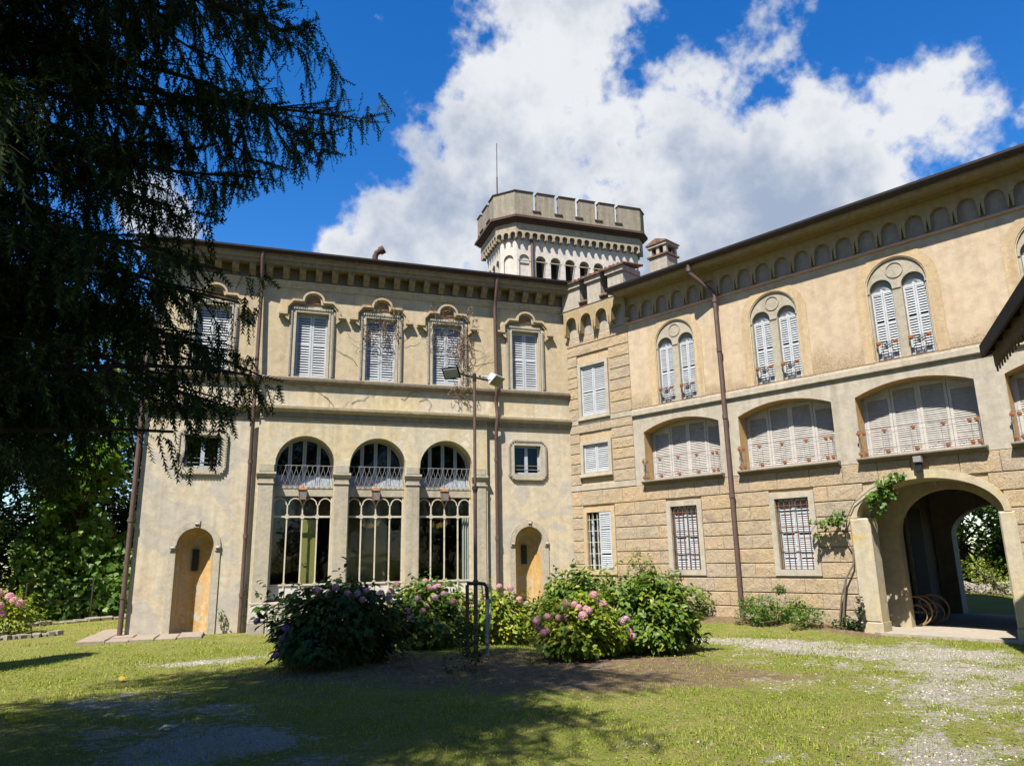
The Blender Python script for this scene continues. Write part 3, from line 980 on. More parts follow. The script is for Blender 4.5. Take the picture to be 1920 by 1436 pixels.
# horizontal bands
m = MB()
m.prism_x([(0.02, 6.03), (-0.06, 6.03), (-0.075, 6.07), (-0.13, 6.11), (-0.14, 6.17), (-0.13, 6.195), (0.02, 6.22)], X0 - 0.06, X1 - 0.002)
m.build('sill_band', M['sill'], LW)
for (a, b, yo, nm) in ((X0 - 0.05, BL - 0.02, 0.0, 0), (BL - 0.019, BR + 0.019, BY, 1), (BR + 0.02, X1 - 0.002, 0.0, 2)):
    m = MB()
    m.prism_x([(yo + 0.02, 5.10), (yo - 0.03, 5.10), (yo - 0.03, 5.125), (yo + 0.02, 5.13)], a, b)
    m.build('band_moulding', M['trim'], LW)
    m = MB()
    m.prism_x([(0.02, 5.265), (yo - 0.04, 5.265), (yo - 0.10, 5.31), (yo - 0.16, 5.34), (yo - 0.17, 5.40), (0.02, 5.44)], a, b)
    m.build('mid_cornice', M['trim'], LW)
    m = MB()
    x = a + 0.03
    while x < b - 0.04:
        m.box(x, x + 0.032, yo - 0.045, yo + 0.01, 5.145, 5.26)
        x += 0.058
    tag(m.build('dentils', M['trim'], LW), kind='stuff')
m = MB()
m.add([(BL, BY, 5.085), (BR, BY, 5.085), (BR, BY, 5.30), (BL, BY, 5.30)], [(0, 1, 2, 3)])
m.build('frieze', M['trim'], LW)

# top cornice
m = MB()
m.prism_x([(0.02, 8.62), (-0.03, 8.62), (-0.035, 8.66), (-0.06, 8.68), (-0.06, 8.74), (-0.09, 8.77), (-0.09, 8.805), (0.02, 8.81)], X0 - 0.05, X1 - 0.003)
m.build('architrave', M['trim'], LW)
m = MB()
m.box(X0 - 0.02, X1 - 0.004, -0.02, 0.03, 8.812, 9.13)
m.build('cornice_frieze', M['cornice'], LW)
m = MB()
m.box(X0 - 0.36, X1 - 0.005, -0.36, 0.3, 9.131, 9.225)
m.prism_x([(0.2, 9.226), (-0.39, 9.226), (-0.42, 9.27), (-0.42, 9.33), (-0.46, 9.362), (0.2, 9.362)], X0 - 0.46, X1 - 0.005)
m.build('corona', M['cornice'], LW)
bm_ = MB()
bm_.prism_x([(-0.019, 8.83), (-0.10, 8.83), (-0.15, 8.86), (-0.17, 8.92), (-0.24, 8.96), (-0.29, 9.03), (-0.29, 9.13), (-0.019, 9.13)], -0.08, 0.08)
bm_.box(-0.095, 0.095, -0.31, -0.02, 9.085, 9.1295)
bme = bm_.mesh('bracket')
k = 0
x = -10.93
while x < -0.15:
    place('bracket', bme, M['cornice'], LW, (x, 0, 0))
    x += 0.4165
g = MB()
path = []
for i in range(9):
    a = math.pi + math.pi * i / 8
    path.append((-0.47 + 0.075 * math.cos(a), 9.475 + 0.085 * math.sin(a)))
prof = path + [(y + 0.004 if y > -0.47 else y - 0.004, z) for y, z in reversed(path)]
g.prism_x([(-0.545, 9.48), (-0.545, 9.43), (-0.52, 9.385), (-0.47, 9.365), (-0.42, 9.385), (-0.40, 9.43), (-0.40, 9.47), (-0.41, 9.47), (-0.43, 9.40), (-0.47, 9.38), (-0.51, 9.40), (-0.53, 9.43), (-0.53, 9.48)], X0 - 0.50, X1 + 0.02)
g.build('gutter', M['gutter'], LW)

# hooded upper windows
for wi, c in enumerate(WX):
    s = MB()
    s.prism([(c - 0.58, 6.20), (c - 0.415, 6.20), (c - 0.415, 7.965), (c + 0.415, 7.965), (c + 0.415, 6.20), (c + 0.58, 6.20),
             (c + 0.58, 8.02), (c + 0.50, 8.12), (c - 0.50, 8.12), (c - 0.58, 8.02)], -0.05, 0.01)
    ring(s, [(c - 0.415, 6.225), (c + 0.415, 6.225), (c + 0.415, 7.965), (c - 0.415, 7.965)], 0.035, -0.07, -0.04)
    so = s.build('window_surround', M['surround'], LW)
    b = MB()
    z = 6.26
    while z < 7.98:
        for sx in (-1, 1):
            b.box(c + sx * 0.53 - 0.02, c + sx * 0.53 + 0.02, -0.085, -0.045, z, z + 0.034)
        z += 0.062
    x = c - 0.49
    while x < c + 0.47:
        b.box(x, x + 0.034, -0.095, -0.045, 8.04, 8.085)
        x += 0.06
    tag(b.build('beads', M['surround'], so), kind='stuff')
    arc = [(c + 0.285 * math.cos(math.pi * (1 - i / 12)), 8.295 + 0.245 * math.sin(math.pi * i / 12)) for i in range(13)]
    path = [(c - 0.86, 7.915), (c - 0.70, 7.915), (c - 0.70, 8.09), (c - 0.53, 8.295)] + arc + [(c + 0.53, 8.295), (c + 0.70, 8.09), (c + 0.70, 7.915), (c + 0.86, 7.915)]
    h = MB()
    h.strip(path, 0.055, -0.15, 0.01)
    inner = offset(path, 0.05)
    h.strip(inner, 0.05, -0.10, 0.008)
    ho = h.build('window_hood', M['hood'], so)
    t = MB()
    t.prism([(c + 0.17 * math.cos(math.pi * i / 10), 8.23 + 0.15 * math.sin(math.pi * i / 10)) for i in range(11)], -0.035, 0.005)
    t.build('lunette', M['terracotta'], so)
    for sx in (-1, 1):
        e = MB()
        e.prism([(c + sx * 0.60, 7.70), (c + sx * 0.69, 7.78), (c + sx * 0.72, 7.86), (c + sx * 0.60, 7.86)], -0.12, 0.008)
        e.build('console', M['hood'], so)
    for a, b2 in ((c - 0.395, c - 0.004), (c + 0.004, c + 0.395)):
        shutter_leaf(LW, a, b2, 6.235, 7.94, 0.10 + random.uniform(-0.008, 0.008), M['shutter'], 0.069, True, 0.05, (0.52,))
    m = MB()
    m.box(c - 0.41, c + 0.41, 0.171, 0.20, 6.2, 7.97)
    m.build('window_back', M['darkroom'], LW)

# small octagonal-framed windows
for wi, c in enumerate((-9.71, -1.32)):
    z0, z1 = 3.84, 4.63
    o = [(c - 0.57, 3.80), (c - 0.44, 3.66), (c + 0.44, 3.66), (c + 0.57, 3.80), (c + 0.57, 4.67), (c + 0.44, 4.80), (c - 0.44, 4.80), (c - 0.57, 4.67)]
    s = MB()
    s.sheet(o, [rect(c - 0.395, c + 0.395, z0, z1)], -0.045, [0.05])
    k = len(o)
    s.add([(x, -0.045, z) for x, z in o] + [(x, 0.01, z) for x, z in o], [(i, (i + 1) % k, k + (i + 1) % k, k + i) for i in range(k)])
    so = s.build('window_surround', M['surround'], LW)
    b = MB()
    for i in range(k):
        p, q_ = o[i], o[(i + 1) % k]
        L_ = math.hypot(q_[0] - p[0], q_[1] - p[1])
        nb = int(L_ / 0.07)
        for j in range(nb):
            t = (j + 0.5) / nb
            x = c + (p[0] + (q_[0] - p[0]) * t - c) * 0.94
            z = 4.23 + (p[1] + (q_[1] - p[1]) * t - 4.23) * 0.94
            b.box(x - 0.02, x + 0.02, -0.075, -0.04, z - 0.02, z + 0.02)
    tag(b.build('beads', M['surround'], so), kind='stuff')
    f = MB()
    f.box(c - 0.39, c - 0.34, 0.10, 0.15, z0, z1)
    f.box(c + 0.34, c + 0.39, 0.10, 0.15, z0, z1)
    f.box(c - 0.34, c + 0.34, 0.10, 0.15, z0, z0 + 0.05)
    f.box(c - 0.34, c + 0.34, 0.10, 0.15, z1 - 0.05, z1)
    f.box(c - 0.045, c + 0.045, 0.095, 0.152, z0 + 0.05, z1 - 0.05)
    fo = f.build('window_frame', M['bluewood'], LW)
    for a, b2 in ((c - 0.34, c - 0.046), (c + 0.046, c + 0.34)):
        g = MB()
        g.box(a, b2, 0.124, 0.128, z0 + 0.05, z1 - 0.05)
        g.build('pane', M['glassdark'], fo)
    m = MB()
    for z in (3.96, 4.07):
        m.tube([(c - 0.39, 0.04, z), (c + 0.39, 0.04, z)], 0.008, 5)
    m.build('window_bar', M['iron'], LW)
    m = MB()
    m.box(c - 0.45, c + 0.45, 0.225, 0.8, z0 - 0.02, z1 + 0.05)
    m.build('room', M['darkroom'], LW)
cu = MB()
cu.add([(-9.66 + 0.33 * i / 12, 0.17 + 0.015 * math.sin(i * 2.1), zz) for i in range(13) for zz in (3.87, 4.58)],
       [(2 * i, 2 * i + 2, 2 * i + 3, 2 * i + 1) for i in range(12)])
cu.build('orange_curtain', M['redcurtain'], LW)

# round-backed niches
for wi, c in enumerate((-9.70, -1.32)):
    vs, fs = [], []
    na, r = 14, 0.40
    cols_ = []
    for j in range(na + 1):
        a = math.pi * j / na
        cols_.append((c - r * math.cos(a), r * math.sin(a)))
    rows = [-0.3, 0.5, 1.3, 2.0]
    nb = 7
    allrows = []
    for z in rows:
        allrows.append([(x, 0.058 + y * 1.0, z) for x, y in cols_])
    for k in range(1, nb + 1):
        b = math.pi / 2 * k / nb
        allrows.append([(c - r * math.cos(b) * math.cos(math.pi * j / na), 0.058 + r * math.cos(b) * math.sin(math.pi * j / na), 2.0 + r * math.sin(b)) for j in range(na + 1)])
    for row in allrows:
        vs += row
    w = na + 1
    for i in range(len(allrows) - 1):
        for j in range(na):
            fs.append((i * w + j, i * w + j + 1, (i + 1) * w + j + 1, (i + 1) * w + j))
    m = MB()
    m.add(vs, fs, True)
    ni = m.build('niche', M['niche'], LW)
    m = MB()
    m.box(c - 0.075, c + 0.07, 0.40, 0.452, 1.42, 1.92)
    m.build('slit_window', M['darkroom'], ni)
    s = MB()
    path = [(c - 0.41, 0.0)] + [(c + 0.41 * math.cos(math.pi * (1 - i / 18)), 2.0 + 0.41 * math.sin(math.pi * i / 18)) for i in range(19)] + [(c + 0.41, 0.0)]
    s.strip(path, -0.145, -0.03, 0.01)
    so = s.build('niche_surround', M['surround'], LW)
    for (px_, pz, w_, h_) in ((c, 2.50, 0.15, 0.17), (c - 0.49, 1.95, 0.14, 0.14), (c + 0.49, 1.95, 0.14, 0.14)):
        s = MB()
        s.prism([(px_ - w_ * 0.38, pz - h_ / 2), (px_ + w_ * 0.38, pz - h_ / 2), (px_ + w_ / 2, pz + h_ / 2), (px_ - w_ / 2, pz + h_ / 2)], -0.055, 0.0)
        s.tube([(px_ - w_ * 0.25, -0.06, pz), (px_ + w_ * 0.25, -0.06, pz)], 0.03, 7)
        s.build('keystone', M['surround'], so)

# drainpipes
downpipe(LW, [(-11.10, -0.08, 9.3), (-11.10, -0.10, 8.5), (-11.10, -0.10, 0.02)], 0.055, M['pipe'], [(-11.10, -0.10, 2.6), (-11.10, -0.10, 0.9), (-11.10, -0.10, 5.3)])
downpipe(LW, [(-8.62, -0.45, 9.38), (-8.62, -0.44, 9.20), (-8.60, -0.20, 8.75), (-8.60, -0.13, 8.5), (-8.60, -0.22, 6.2), (-8.60, -0.22, 6.0), (-8.60, -0.12, 5.9), (-8.60, -0.25, 5.45), (-8.60, -0.25, 5.3), (-8.60, -0.12, 5.0), (-8.60, -0.12, 0.0)],
         0.05, M['pipe'], [(-8.60, -0.12, 4.0), (-8.60, -0.12, 0.85), (-8.60, -0.12, 2.2)])
downpipe(LW, [(-2.28, -0.45, 9.38), (-2.28, -0.44, 9.20), (-2.26, -0.20, 8.75), (-2.26, -0.13, 8.5), (-2.26, -0.21, 6.2), (-2.26, -0.21, 6.0), (-2.26, -0.12, 5.9), (-2.26, -0.24, 5.45), (-2.26, -0.24, 5.3), (-2.26, -0.12, 5.0), (-2.26, -0.12, 0.0)],
         0.05, M['pipe'], [(-2.26, -0.12, 4.2), (-2.26, -0.12, 2.1)])
# roof vent
v = thing('roof_vent', 'bent metal vent pipe sticking up behind the ochre wing gutter', 'vent', (-5.55, 1.0, 9.66))
m = MB()
m.tube([(0, 0, -0.1), (0, 0, 0.55), (0.04, -0.02, 0.66), (0.14, -0.06, 0.72)], 0.085, 10)
m.build('pipe', M['redcornice'], v)
m = MB()
m.tube([(0.12, -0.05, 0.71), (0.25, -0.10, 0.78)], 0.12, 10)
m.build('cowl', M['redcornice'], v)
# ------------------------------------------------------------------ right wing (local x runs along the facade, y into the building)
DELTA = 0.43171546
TX, TY = math.sin(DELTA), -math.cos(DELTA)
NX, NY = -math.cos(DELTA), -math.sin(DELTA)
RZ = math.atan2(TY, TX)
SEND = 13.4
RW = thing('stone_wing', 'peach villa wing with rough stone base, balcony bays, paired windows and a carriage arch', 'building', (0, 0, 0), RZ)


def wpos(s, w, z):
    """world point from facade run s, outward distance w and height"""
    return (TX * s + NX * w, TY * s + NY * w, z)


BIF = [3.70, 6.40, 9.10, 11.80]
BAYS = [3.68, 6.40, 9.10, 11.80]
ARC = (9.05, 1.29, 2.25, 0.70)        # centre, half width, spring, rise

# upper wall
m = MB()
m.sheet(rect(2.25, SEND, 5.20, 8.70), [arched(c, 0.575, 5.40, 6.93) for c in BIF], 0.0, [0.05] * 4)
m.build('upper_wall', M['pinkish'], RW)
# grey balcony storey
m = MB()
bayloops = [segmental(c, 1.10, 3.45, 4.72, 0.23) for c in BAYS]
m.sheet(rect(2.25, SEND, 3.355, 5.20), bayloops, -0.004, [0.012] * 4)
m.build('balcony_wall', M['grey'], RW)
# base wall behind the blocks
AL = arched(ARC[0], ARC[1] + 0.02, 0.0, ARC[2], ARC[3] + 0.02, 26)
GW = [(0.955, 0.425), (3.64, 0.38), (6.39, 0.385)]
m = MB()
m.sheet(rect(-0.02, SEND, -0.4, 3.36), [[(ARC[0] - ARC[1] - 0.02, -0.2)] + [(ARC[0] + ARC[1] + 0.02, -0.2)] + AL[2:]] + [rect(c - h, c + h, 1.23, 2.76) for c, h in GW],
        0.03, [0.55, 0.2, 0.2, 0.2])
m.build('base_wall', M['joint'], RW)
m = MB()
m.sheet(rect(-0.02, 2.255, 3.36, 8.6), [rect(0.50, 1.40, 5.43, 6.90), rect(0.49, 1.39, 3.83, 4.64)], 0.03, [0.15, 0.15])
m.build('corner_wall', M['joint'], RW)
# shell
m = MB()
m.add([(SEND, 0, -0.4), (SEND, 6, -0.4), (SEND, 6, 8.7), (SEND, 0, 8.7)], [(0, 1, 2, 3)])
m.sheet(rect(-1.0, SEND, -0.4, 8.7), [[(7.86, -0.2), (10.16, -0.2)] + arched(9.01, 1.15, 0, 1.95, 0.72)[2:]], 5.9, [-0.4])
m.build('rear_wall', M['grey'], RW)
m = MB()
m.prism_x([(-0.60, 8.60), (3.0, 9.30), (6.7, 8.60), (6.7, 8.56), (3.0, 9.24), (-0.60, 8.54)], 2.0, SEND + 0.4)
m.build('roof', M['tile'], RW)

# rough blocks --------------------------------------------------------------


def block(x0, x1, z0, z1, proud=0.0):
    j = 0.008
    x0 += 0.003
    x1 -= 0.003
    z0 += j
    z1 -= j
    w, h = x1 - x0, z1 - z0
    if w < 0.05 or h < 0.05:
        return
    nx = max(2, min(6, int(round(w / 0.13))))
    nz = 3
    c = 0.011
    vs, fs = [], []
    for iz in range(nz + 1):
        for ix in range(nx + 1):
            x = x0 + 0.005 + (w - 0.010) * ix / nx
            z = z0 + c + (h - 2 * c) * iz / nz
            edge = ix in (0, nx) or iz in (0, nz)
            y = -0.012 - proud + (random.uniform(-0.003, 0.003) if edge else random.uniform(-0.007, 0.004))
            vs.append((x + random.uniform(-0.004, 0.004), y, z + random.uniform(-0.004, 0.004)))
    q_ = nx + 1
    for iz in range(nz):
        for ix in range(nx):
            fs.append((iz * q_ + ix, iz * q_ + ix + 1, (iz + 1) * q_ + ix + 1, (iz + 1) * q_ + ix))
    b = len(vs)
    vs += [(x0, 0.004, z0), (x1, 0.004, z0), (x1, 0.004, z1), (x0, 0.004, z1),
           (x0, 0.05, z0), (x1, 0.05, z0), (x1, 0.05, z1), (x0, 0.05, z1)]
    fs.append(tuple([b] + [b + 1] + [i for i in range(nx, -1, -1)]))
    fs.append(tuple([b + 1, b + 2] + [iz * q_ + nx for iz in range(nz, -1, -1)]))
    fs.append(tuple([b + 2, b + 3] + [nz * q_ + i for i in range(0, nx + 1)]))
    fs.append(tuple([b + 3, b] + [iz * q_ for iz in range(0, nz + 1)]))
    for i in range(4):
        k = (i + 1) % 4
        fs.append((b + i, b + 4 + i, b + 4 + k, b + k))
    mb = MB()
    mb.add(vs, fs)
    mb.build('block', M['block'], RW)


def segs_minus(a, b, cuts):
    out = [(a, b)]
    for c0, c1 in cuts:
        nxt = []
        for p, q_ in out:
            if c1 <= p or c0 >= q_:
                nxt.append((p, q_))
            else:
                if c0 - p > 0.06:
                    nxt.append((p, c0))
                if q_ - c1 > 0.06:
                    nxt.append((c1, q_))
        out = nxt
    return out


courses = [-0.2, 0.13, 0.44, 0.75, 1.06, 1.375, 1.69, 2.0, 2.31, 2.62, 2.95, 3.35]
for ci in range(len(courses) - 1):
    z0, z1 = courses[ci], courses[ci + 1]
    cuts = []
    for c, h in GW:
        if z1 > 1.10 and z0 < 2.86:
            cuts.append((c - h - 0.125, c + h + 0.125))
    c, h, zs, rs = ARC
    if z0 < zs:
        half = h + 0.10
    else:
        t = (z0 - zs) / (rs + 0.005)
        half = (h + 0.03) * math.sqrt(max(0.0, 1 - t * t))
    if half > 0.05:
        cuts.append((c - half, c + half))
    off_ = 0.0 if ci % 2 else 0.36
    for a, b in segs_minus(0.0, SEND, cuts):
        x = a
        first = True
        while x < b - 0.02:
            nxt = math.floor((x - off_) / 0.72 + 1.0001) * 0.72 + off_ + random.uniform(-0.03, 0.03)
            if nxt - x < 0.22:
                nxt += 0.72
            if b - nxt < 0.22:
                nxt = b
            nxt = min(nxt, b)
            block(x, nxt, z0, z1)
            x = nxt
cz = [3.52, 3.83, 4.11, 4.40, 4.69, 4.97, 5.22]
cz2 = [5.36, 5.68, 5.99, 6.30, 6.61, 6.93, 7.25, 7.54, 7.80]
for zz, cut in ((cz, (0.37, 1.52, 3.73, 4.75)), (cz2, (0.37, 1.54, 5.34, 7.02))):
    for i in range(len(zz) - 1):
        z0, z1 = zz[i], zz[i + 1]
        cuts = [(cut[0], cut[1])] if (z1 > cut[2] + 0.02 and z0 < cut[3] - 0.02) else []
        for a, b in segs_minus(0.0, 2.245, cuts):
            if b - a > 1.3:
                mid = a + (b - a) * random.uniform(0.35, 0.65)
                block(a, mid, z0, z1)
                block(mid, b, z0, z1)
            else:
                block(a, b, z0, z1)
m = MB()
m.bbox(0.0, 2.245, -0.02, 0.04, 3.362, 3.515, 0.006)
m.build('corner_band', M['grey'], RW)
m = MB()
m.bbox(0.0, 2.245, -0.022, 0.04, 5.222, 5.357, 0.006)
m.build('corner_band', M['grey'], RW)

# string course, clay moulding
m = MB()
m.prism_x([(0.01, 5.165), (-0.055, 5.165), (-0.07, 5.185), (-0.07, 5.30), (-0.03, 5.345), (0.01, 5.35)], 2.262, SEND)
m.build('string_course', M['grey'], RW)
m = MB()
m.prism_x([(0.01, 7.735), (-0.03, 7.735), (-0.055, 7.755), (-0.055, 7.785), (-0.03, 7.80), (0.01, 7.80)], 2.20, SEND)
m.build('clay_moulding', M['pinkline'], RW)

# corbel arcade under the eave
ua = MB()
P_ = 0.4755
hw = 0.166
loop = [(0, 8.45), (0, 8.085), (0.03, 7.82), (P_ / 2 - hw - 0.02, 7.82), (P_ / 2 - hw, 8.085)]
loop += [(P_ / 2 + hw * math.cos(math.pi * (1 - i / 12)), 8.085 + hw * math.sin(math.pi * i / 12)) for i in range(1, 12)]
loop += [(P_ / 2 + hw, 8.085), (P_ / 2 + hw + 0.02, 7.82), (P_ - 0.03, 7.82), (P_, 8.085), (P_, 8.45)]
ua.prism(loop, -0.10, 0.0)
# corbels taper back to the wall at the foot
ume = ua.mesh('corbel_arch')
s = 2.262
while s < SEND - P_:
    place('corbel_arch', ume, M['arcade'], RW, (s, 0, 0), (0, 0, 0), (0.9975, 1, 1))
    s += P_
m = MB()
m.box(2.262, SEND - 0.01, -0.006, 0.001, 7.802, 8.5)
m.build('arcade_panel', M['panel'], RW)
m = MB()
m.prism_x([(0.2, 8.451), (-0.14, 8.451), (-0.18, 8.49), (-0.30, 8.50), (-0.36, 8.455), (-0.52, 8.46), (-0.56, 8.50), (-0.575, 8.545), (0.2, 8.545)], 2.262, SEND + 0.3)
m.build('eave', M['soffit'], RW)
m = MB()
m.prism_x([(-0.685, 8.68), (-0.685, 8.63), (-0.66, 8.58), (-0.61, 8.55), (-0.56, 8.58), (-0.545, 8.63), (-0.545, 8.67), (-0.555, 8.67), (-0.57, 8.59), (-0.61, 8.565), (-0.65, 8.59), (-0.67, 8.63), (-0.67, 8.68)], 2.10, SEND + 0.35)
m.build('gutter', M['gutter'], RW)

# paired windows ------------------------------------------------------------
for wi, c in enumerate(BIF):
    # plaster band round the arch, a different coat
    b = MB()
    path = [(c - 0.60, 5.36)] + [(c + 0.60 * math.cos(math.pi * (1 - i / 20)), 6.93 + 0.60 * math.sin(math.pi * i / 20)) for i in range(21)] + [(c + 0.60, 5.36)]
    b.strip(path, -0.20, -0.014, 0.0)
    bo = b.build('arch_band', M['archband'], RW)
    t = MB()
    ops = [arched(c + d, 0.222, 5.41, 6.90) for d in (-0.312, 0.312)]
    t.sheet(arched(c, 0.574, 5.402, 6.93), ops, 0.035, [0.13, 0.13])
    to = t.build('tympanum', M['tymp'], RW)
    r = MB()
    r.strip([(c + 0.155 * math.cos(2 * math.pi * i / 24), 7.255 + 0.155 * math.sin(2 * math.pi * i / 24)) for i in range(25)], 0.016, 0.018, 0.036)
    r.build('roundel', M['tymp'], to)
    i_ = MB()
    for d in (-0.572, -0.082, 0.532):
        i_.box(c + d, c + d + (0.164 if d == -0.082 else 0.04), 0.015, 0.04, 6.86, 6.90)
    i_.build('impost', M['tymp'], to)
    for d in (-0.312, 0.312):
        xc = c + d
        for a, b2 in ((xc - 0.217, xc - 0.003), (xc + 0.003, xc + 0.217)):
            shutter_leaf(RW, a, b2, 5.42, 6.89, 0.135, M['shutter'], 0.054, False, 0.034, (0.52,))
        f = MB()
        n_ = 15
        for k in range(n_):
            a = math.pi * (k + 0.5) / n_
            ca, sa = math.cos(a), math.sin(a)
            p0 = (xc + 0.05 * ca, 6.90 + 0.05 * sa)
            p1 = (xc + 0.212 * ca, 6.90 + 0.212 * sa)
            nx_, nz_ = -sa, ca
            w0, w1 = 0.004, 0.017
            f.add([(p0[0] - nx_ * w0, 0.118, p0[1] - nz_ * w0), (p0[0] + nx_ * w0, 0.128, p0[1] + nz_ * w0),
                   (p1[0] + nx_ * w1, 0.128, p1[1] + nz_ * w1), (p1[0] - nx_ * w1, 0.112, p1[1] - nz_ * w1)], [(0, 1, 2, 3)])
        f.prism([(xc + 0.22 * math.cos(math.pi * k / 14), 6.895 + 0.22 * math.sin(math.pi * k / 14)) for k in range(15)], 0.14, 0.15)
        f.build('fan_louvre', M['shutter'], RW)
        # iron guard
        gd = MB()
        z0, z1 = 5.43, 5.76
        for z in (z0, z1):
            gd.tube([(xc - 0.21, -0.02, z), (xc + 0.21, -0.02, z)], 0.007, 5)
        for k in range(5):
            x = xc - 0.19 + 0.095 * k
            gd.tube([(x, -0.02, z0), (x, -0.02, z1)], 0.005, 4)
        gd.tube([(xc - 0.19, -0.026, z0), (xc, -0.026, z1)], 0.005, 4)
        gd.tube([(xc + 0.19, -0.026, z0), (xc, -0.026, z1)], 0.005, 4)
        pts = [(xc - 0.10 + 0.2 * k / 10, -0.024, 5.74 - 0.05 * math.sin(math.pi * k / 10)) for k in range(11)]
        gd.tube(pts, 0.010, 5)
        gd.tube([(x, y, z - 0.05) for x, y, z in pts], 0.012, 5)
        go = gd.build('window_guard', M['darkiron'], RW)
        for sx in (-1, 1):
            rr = MB()
            rr.bbox(xc + sx * 0.165 - 0.048, xc + sx * 0.165 + 0.048, -0.045, -0.022, z1 - 0.055, z1 + 0.035, 0.01)
            rr.disc((xc + sx * 0.165, -0.044, z1 - 0.01), 0.036, 0.006, 10, 0.01)
            rr.build('rosette', M['rosette'], go)
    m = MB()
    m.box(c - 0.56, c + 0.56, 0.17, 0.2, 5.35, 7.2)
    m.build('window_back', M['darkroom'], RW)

# balcony bays ---------------------------------------------------------------
rose = MB()
rose.disc((0, 0, 0), 0.046, 0.010, 14, 0.008)
rose_me = rose.mesh('rosette')
for bi, c in enumerate(BAYS):
    lp = segmental(c, 1.10, 3.45, 4.72, 0.23)
    k = len(lp)
    m = MB()
    m.add([(x, 0.009, z) for x, z in lp] + [(x, 0.40, z) for x, z in lp], [(i, (i + 1) % k, k + (i + 1) % k, k + i) for i in range(k)])
    m.build('bay_reveal', M['reveal'], RW)
    R_ = (1.10 ** 2 + 0.23 ** 2) / (2 * 0.23)

    def top(x, c=c, R_=R_):
        return 4.95 - R_ + math.sqrt(max(R_ * R_ - (x - c) ** 2, 0)) - 0.03

    fr = MB()
    fr.prism([(c - 1.098, 3.46), (c - 1.06, 3.46), (c - 1.06, top(c - 1.06)), (c - 1.098, top(c - 1.098))], 0.35, 0.41)
    fr.prism([(c + 1.06, 3.46), (c + 1.098, 3.46), (c + 1.098, top(c + 1.098)), (c + 1.06, top(c + 1.06))], 0.35, 0.41)
    arcp = [(c - 1.06 + 2.12 * i / 16, top(c - 1.06 + 2.12 * i / 16) + 0.028) for i in range(17)]
    fr.strip(arcp, 0.03, 0.352, 0.408)
    fr.build('bay_frame', M['bluewood'], RW)
    for kx in range(4):
        a = c - 1.06 + 0.53 * kx + 0.003
        shutter_leaf(RW, a, a + 0.524, 3.47, 4.7, 0.375 + (0.004 if kx % 2 else -0.004), M['shutterwarm'], 0.042, False, 0.055, (), lambda x, c=c, t=top: t(x) - 0.005)
    m = MB()
    m.box(c - 1.12, c + 1.12, 0.42, 0.5, 3.3, 5.0)
    m.build('window_back', M['darkroom'], RW)
    # slab
    m = MB()
    m.prism_x([(-0.005, 3.448), (-0.145, 3.448), (-0.165, 3.43), (-0.165, 3.41), (-0.14, 3.40), (-0.11, 3.37), (-0.005, 3.33)], c - 1.16, c + 1.16)
    m.build('balcony_slab', M['slab'], RW)
    # railing
    y = -0.125
    z0, z1 = 3.475, 3.99
    g = MB()
    for z in (z0, z1 + 0.01):
        g.tube([(c - 1.09, -0.01, z), (c - 1.09, y, z), (c + 1.09, y, z), (c + 1.09, -0.01, z)], 0.006, 5)
    g.tube([(c - 1.09, y, z1 - 0.09), (c + 1.09, y, z1 - 0.09)], 0.0045, 4)
    g.tube([(c - 1.09, y, z0 + 0.12), (c + 1.09, y, z0 + 0.12)], 0.0045, 4)
    st = [c - 0.56, c - 0.02, c + 0.52]
    for x in st:
        for dx in (-0.055, 0.055):
            g.tube([(x + dx, y, z0), (x + dx, y, z1)], 0.005, 4)
        g.tube([(x - 0.055, y, z0 + 0.02), (x, y, z0 + 0.2), (x + 0.055, y, z0 + 0.02)], 0.004, 4)
    zz = 0
    x = c - 1.05
    while x < c + 1.0:
        g.tube([(x, y + 0.004, z0), (x + 0.13, y + 0.004, z0 + 0.12), (x + 0.26, y + 0.004, z0)], 0.004, 4)
        x += 0.26
    for sx in (-1, 1):
        for dx in (0.0, 0.11):
            g.tube([(c + sx * (1.08 - dx), y, z0), (c + sx * (1.08 - dx), y, z1)], 0.006, 4)
        g.tube([(c + sx * 1.08, y, z0), (c + sx * 1.09, -0.01, z1)], 0.006, 4)
        g.tube([(c + sx * 1.08, y, z1), (c + sx * 1.09, -0.01, z0)], 0.006, 4)
        g.tube([(c + sx * 1.09, -0.065, z0), (c + sx * 1.09, -0.065, z1)], 0.006, 4)
    go = g.build('balcony_railing', M['iron'], RW)
    for x in st:
        place('rosette', rose_me, M['rosette'], go, (x + random.uniform(-0.01, 0.01), y - 0.005, z1 - 0.045))
        place('rosette', rose_me, M['rosette'], go, (x + 0.02, y - 0.005, z0 + 0.05))
    for sx in (-1, 1):
        for dx in (0.0, 0.115):
            place('rosette', rose_me, M['rosette'], go, (c + sx * (1.07 - dx), y - 0.006, z1 - 0.05))
            place('rosette', rose_me, M['rosette'], go, (c + sx * (1.07 - dx), y - 0.006, z0 + 0.05))

# windows in the corner and base ----------------------------------------------


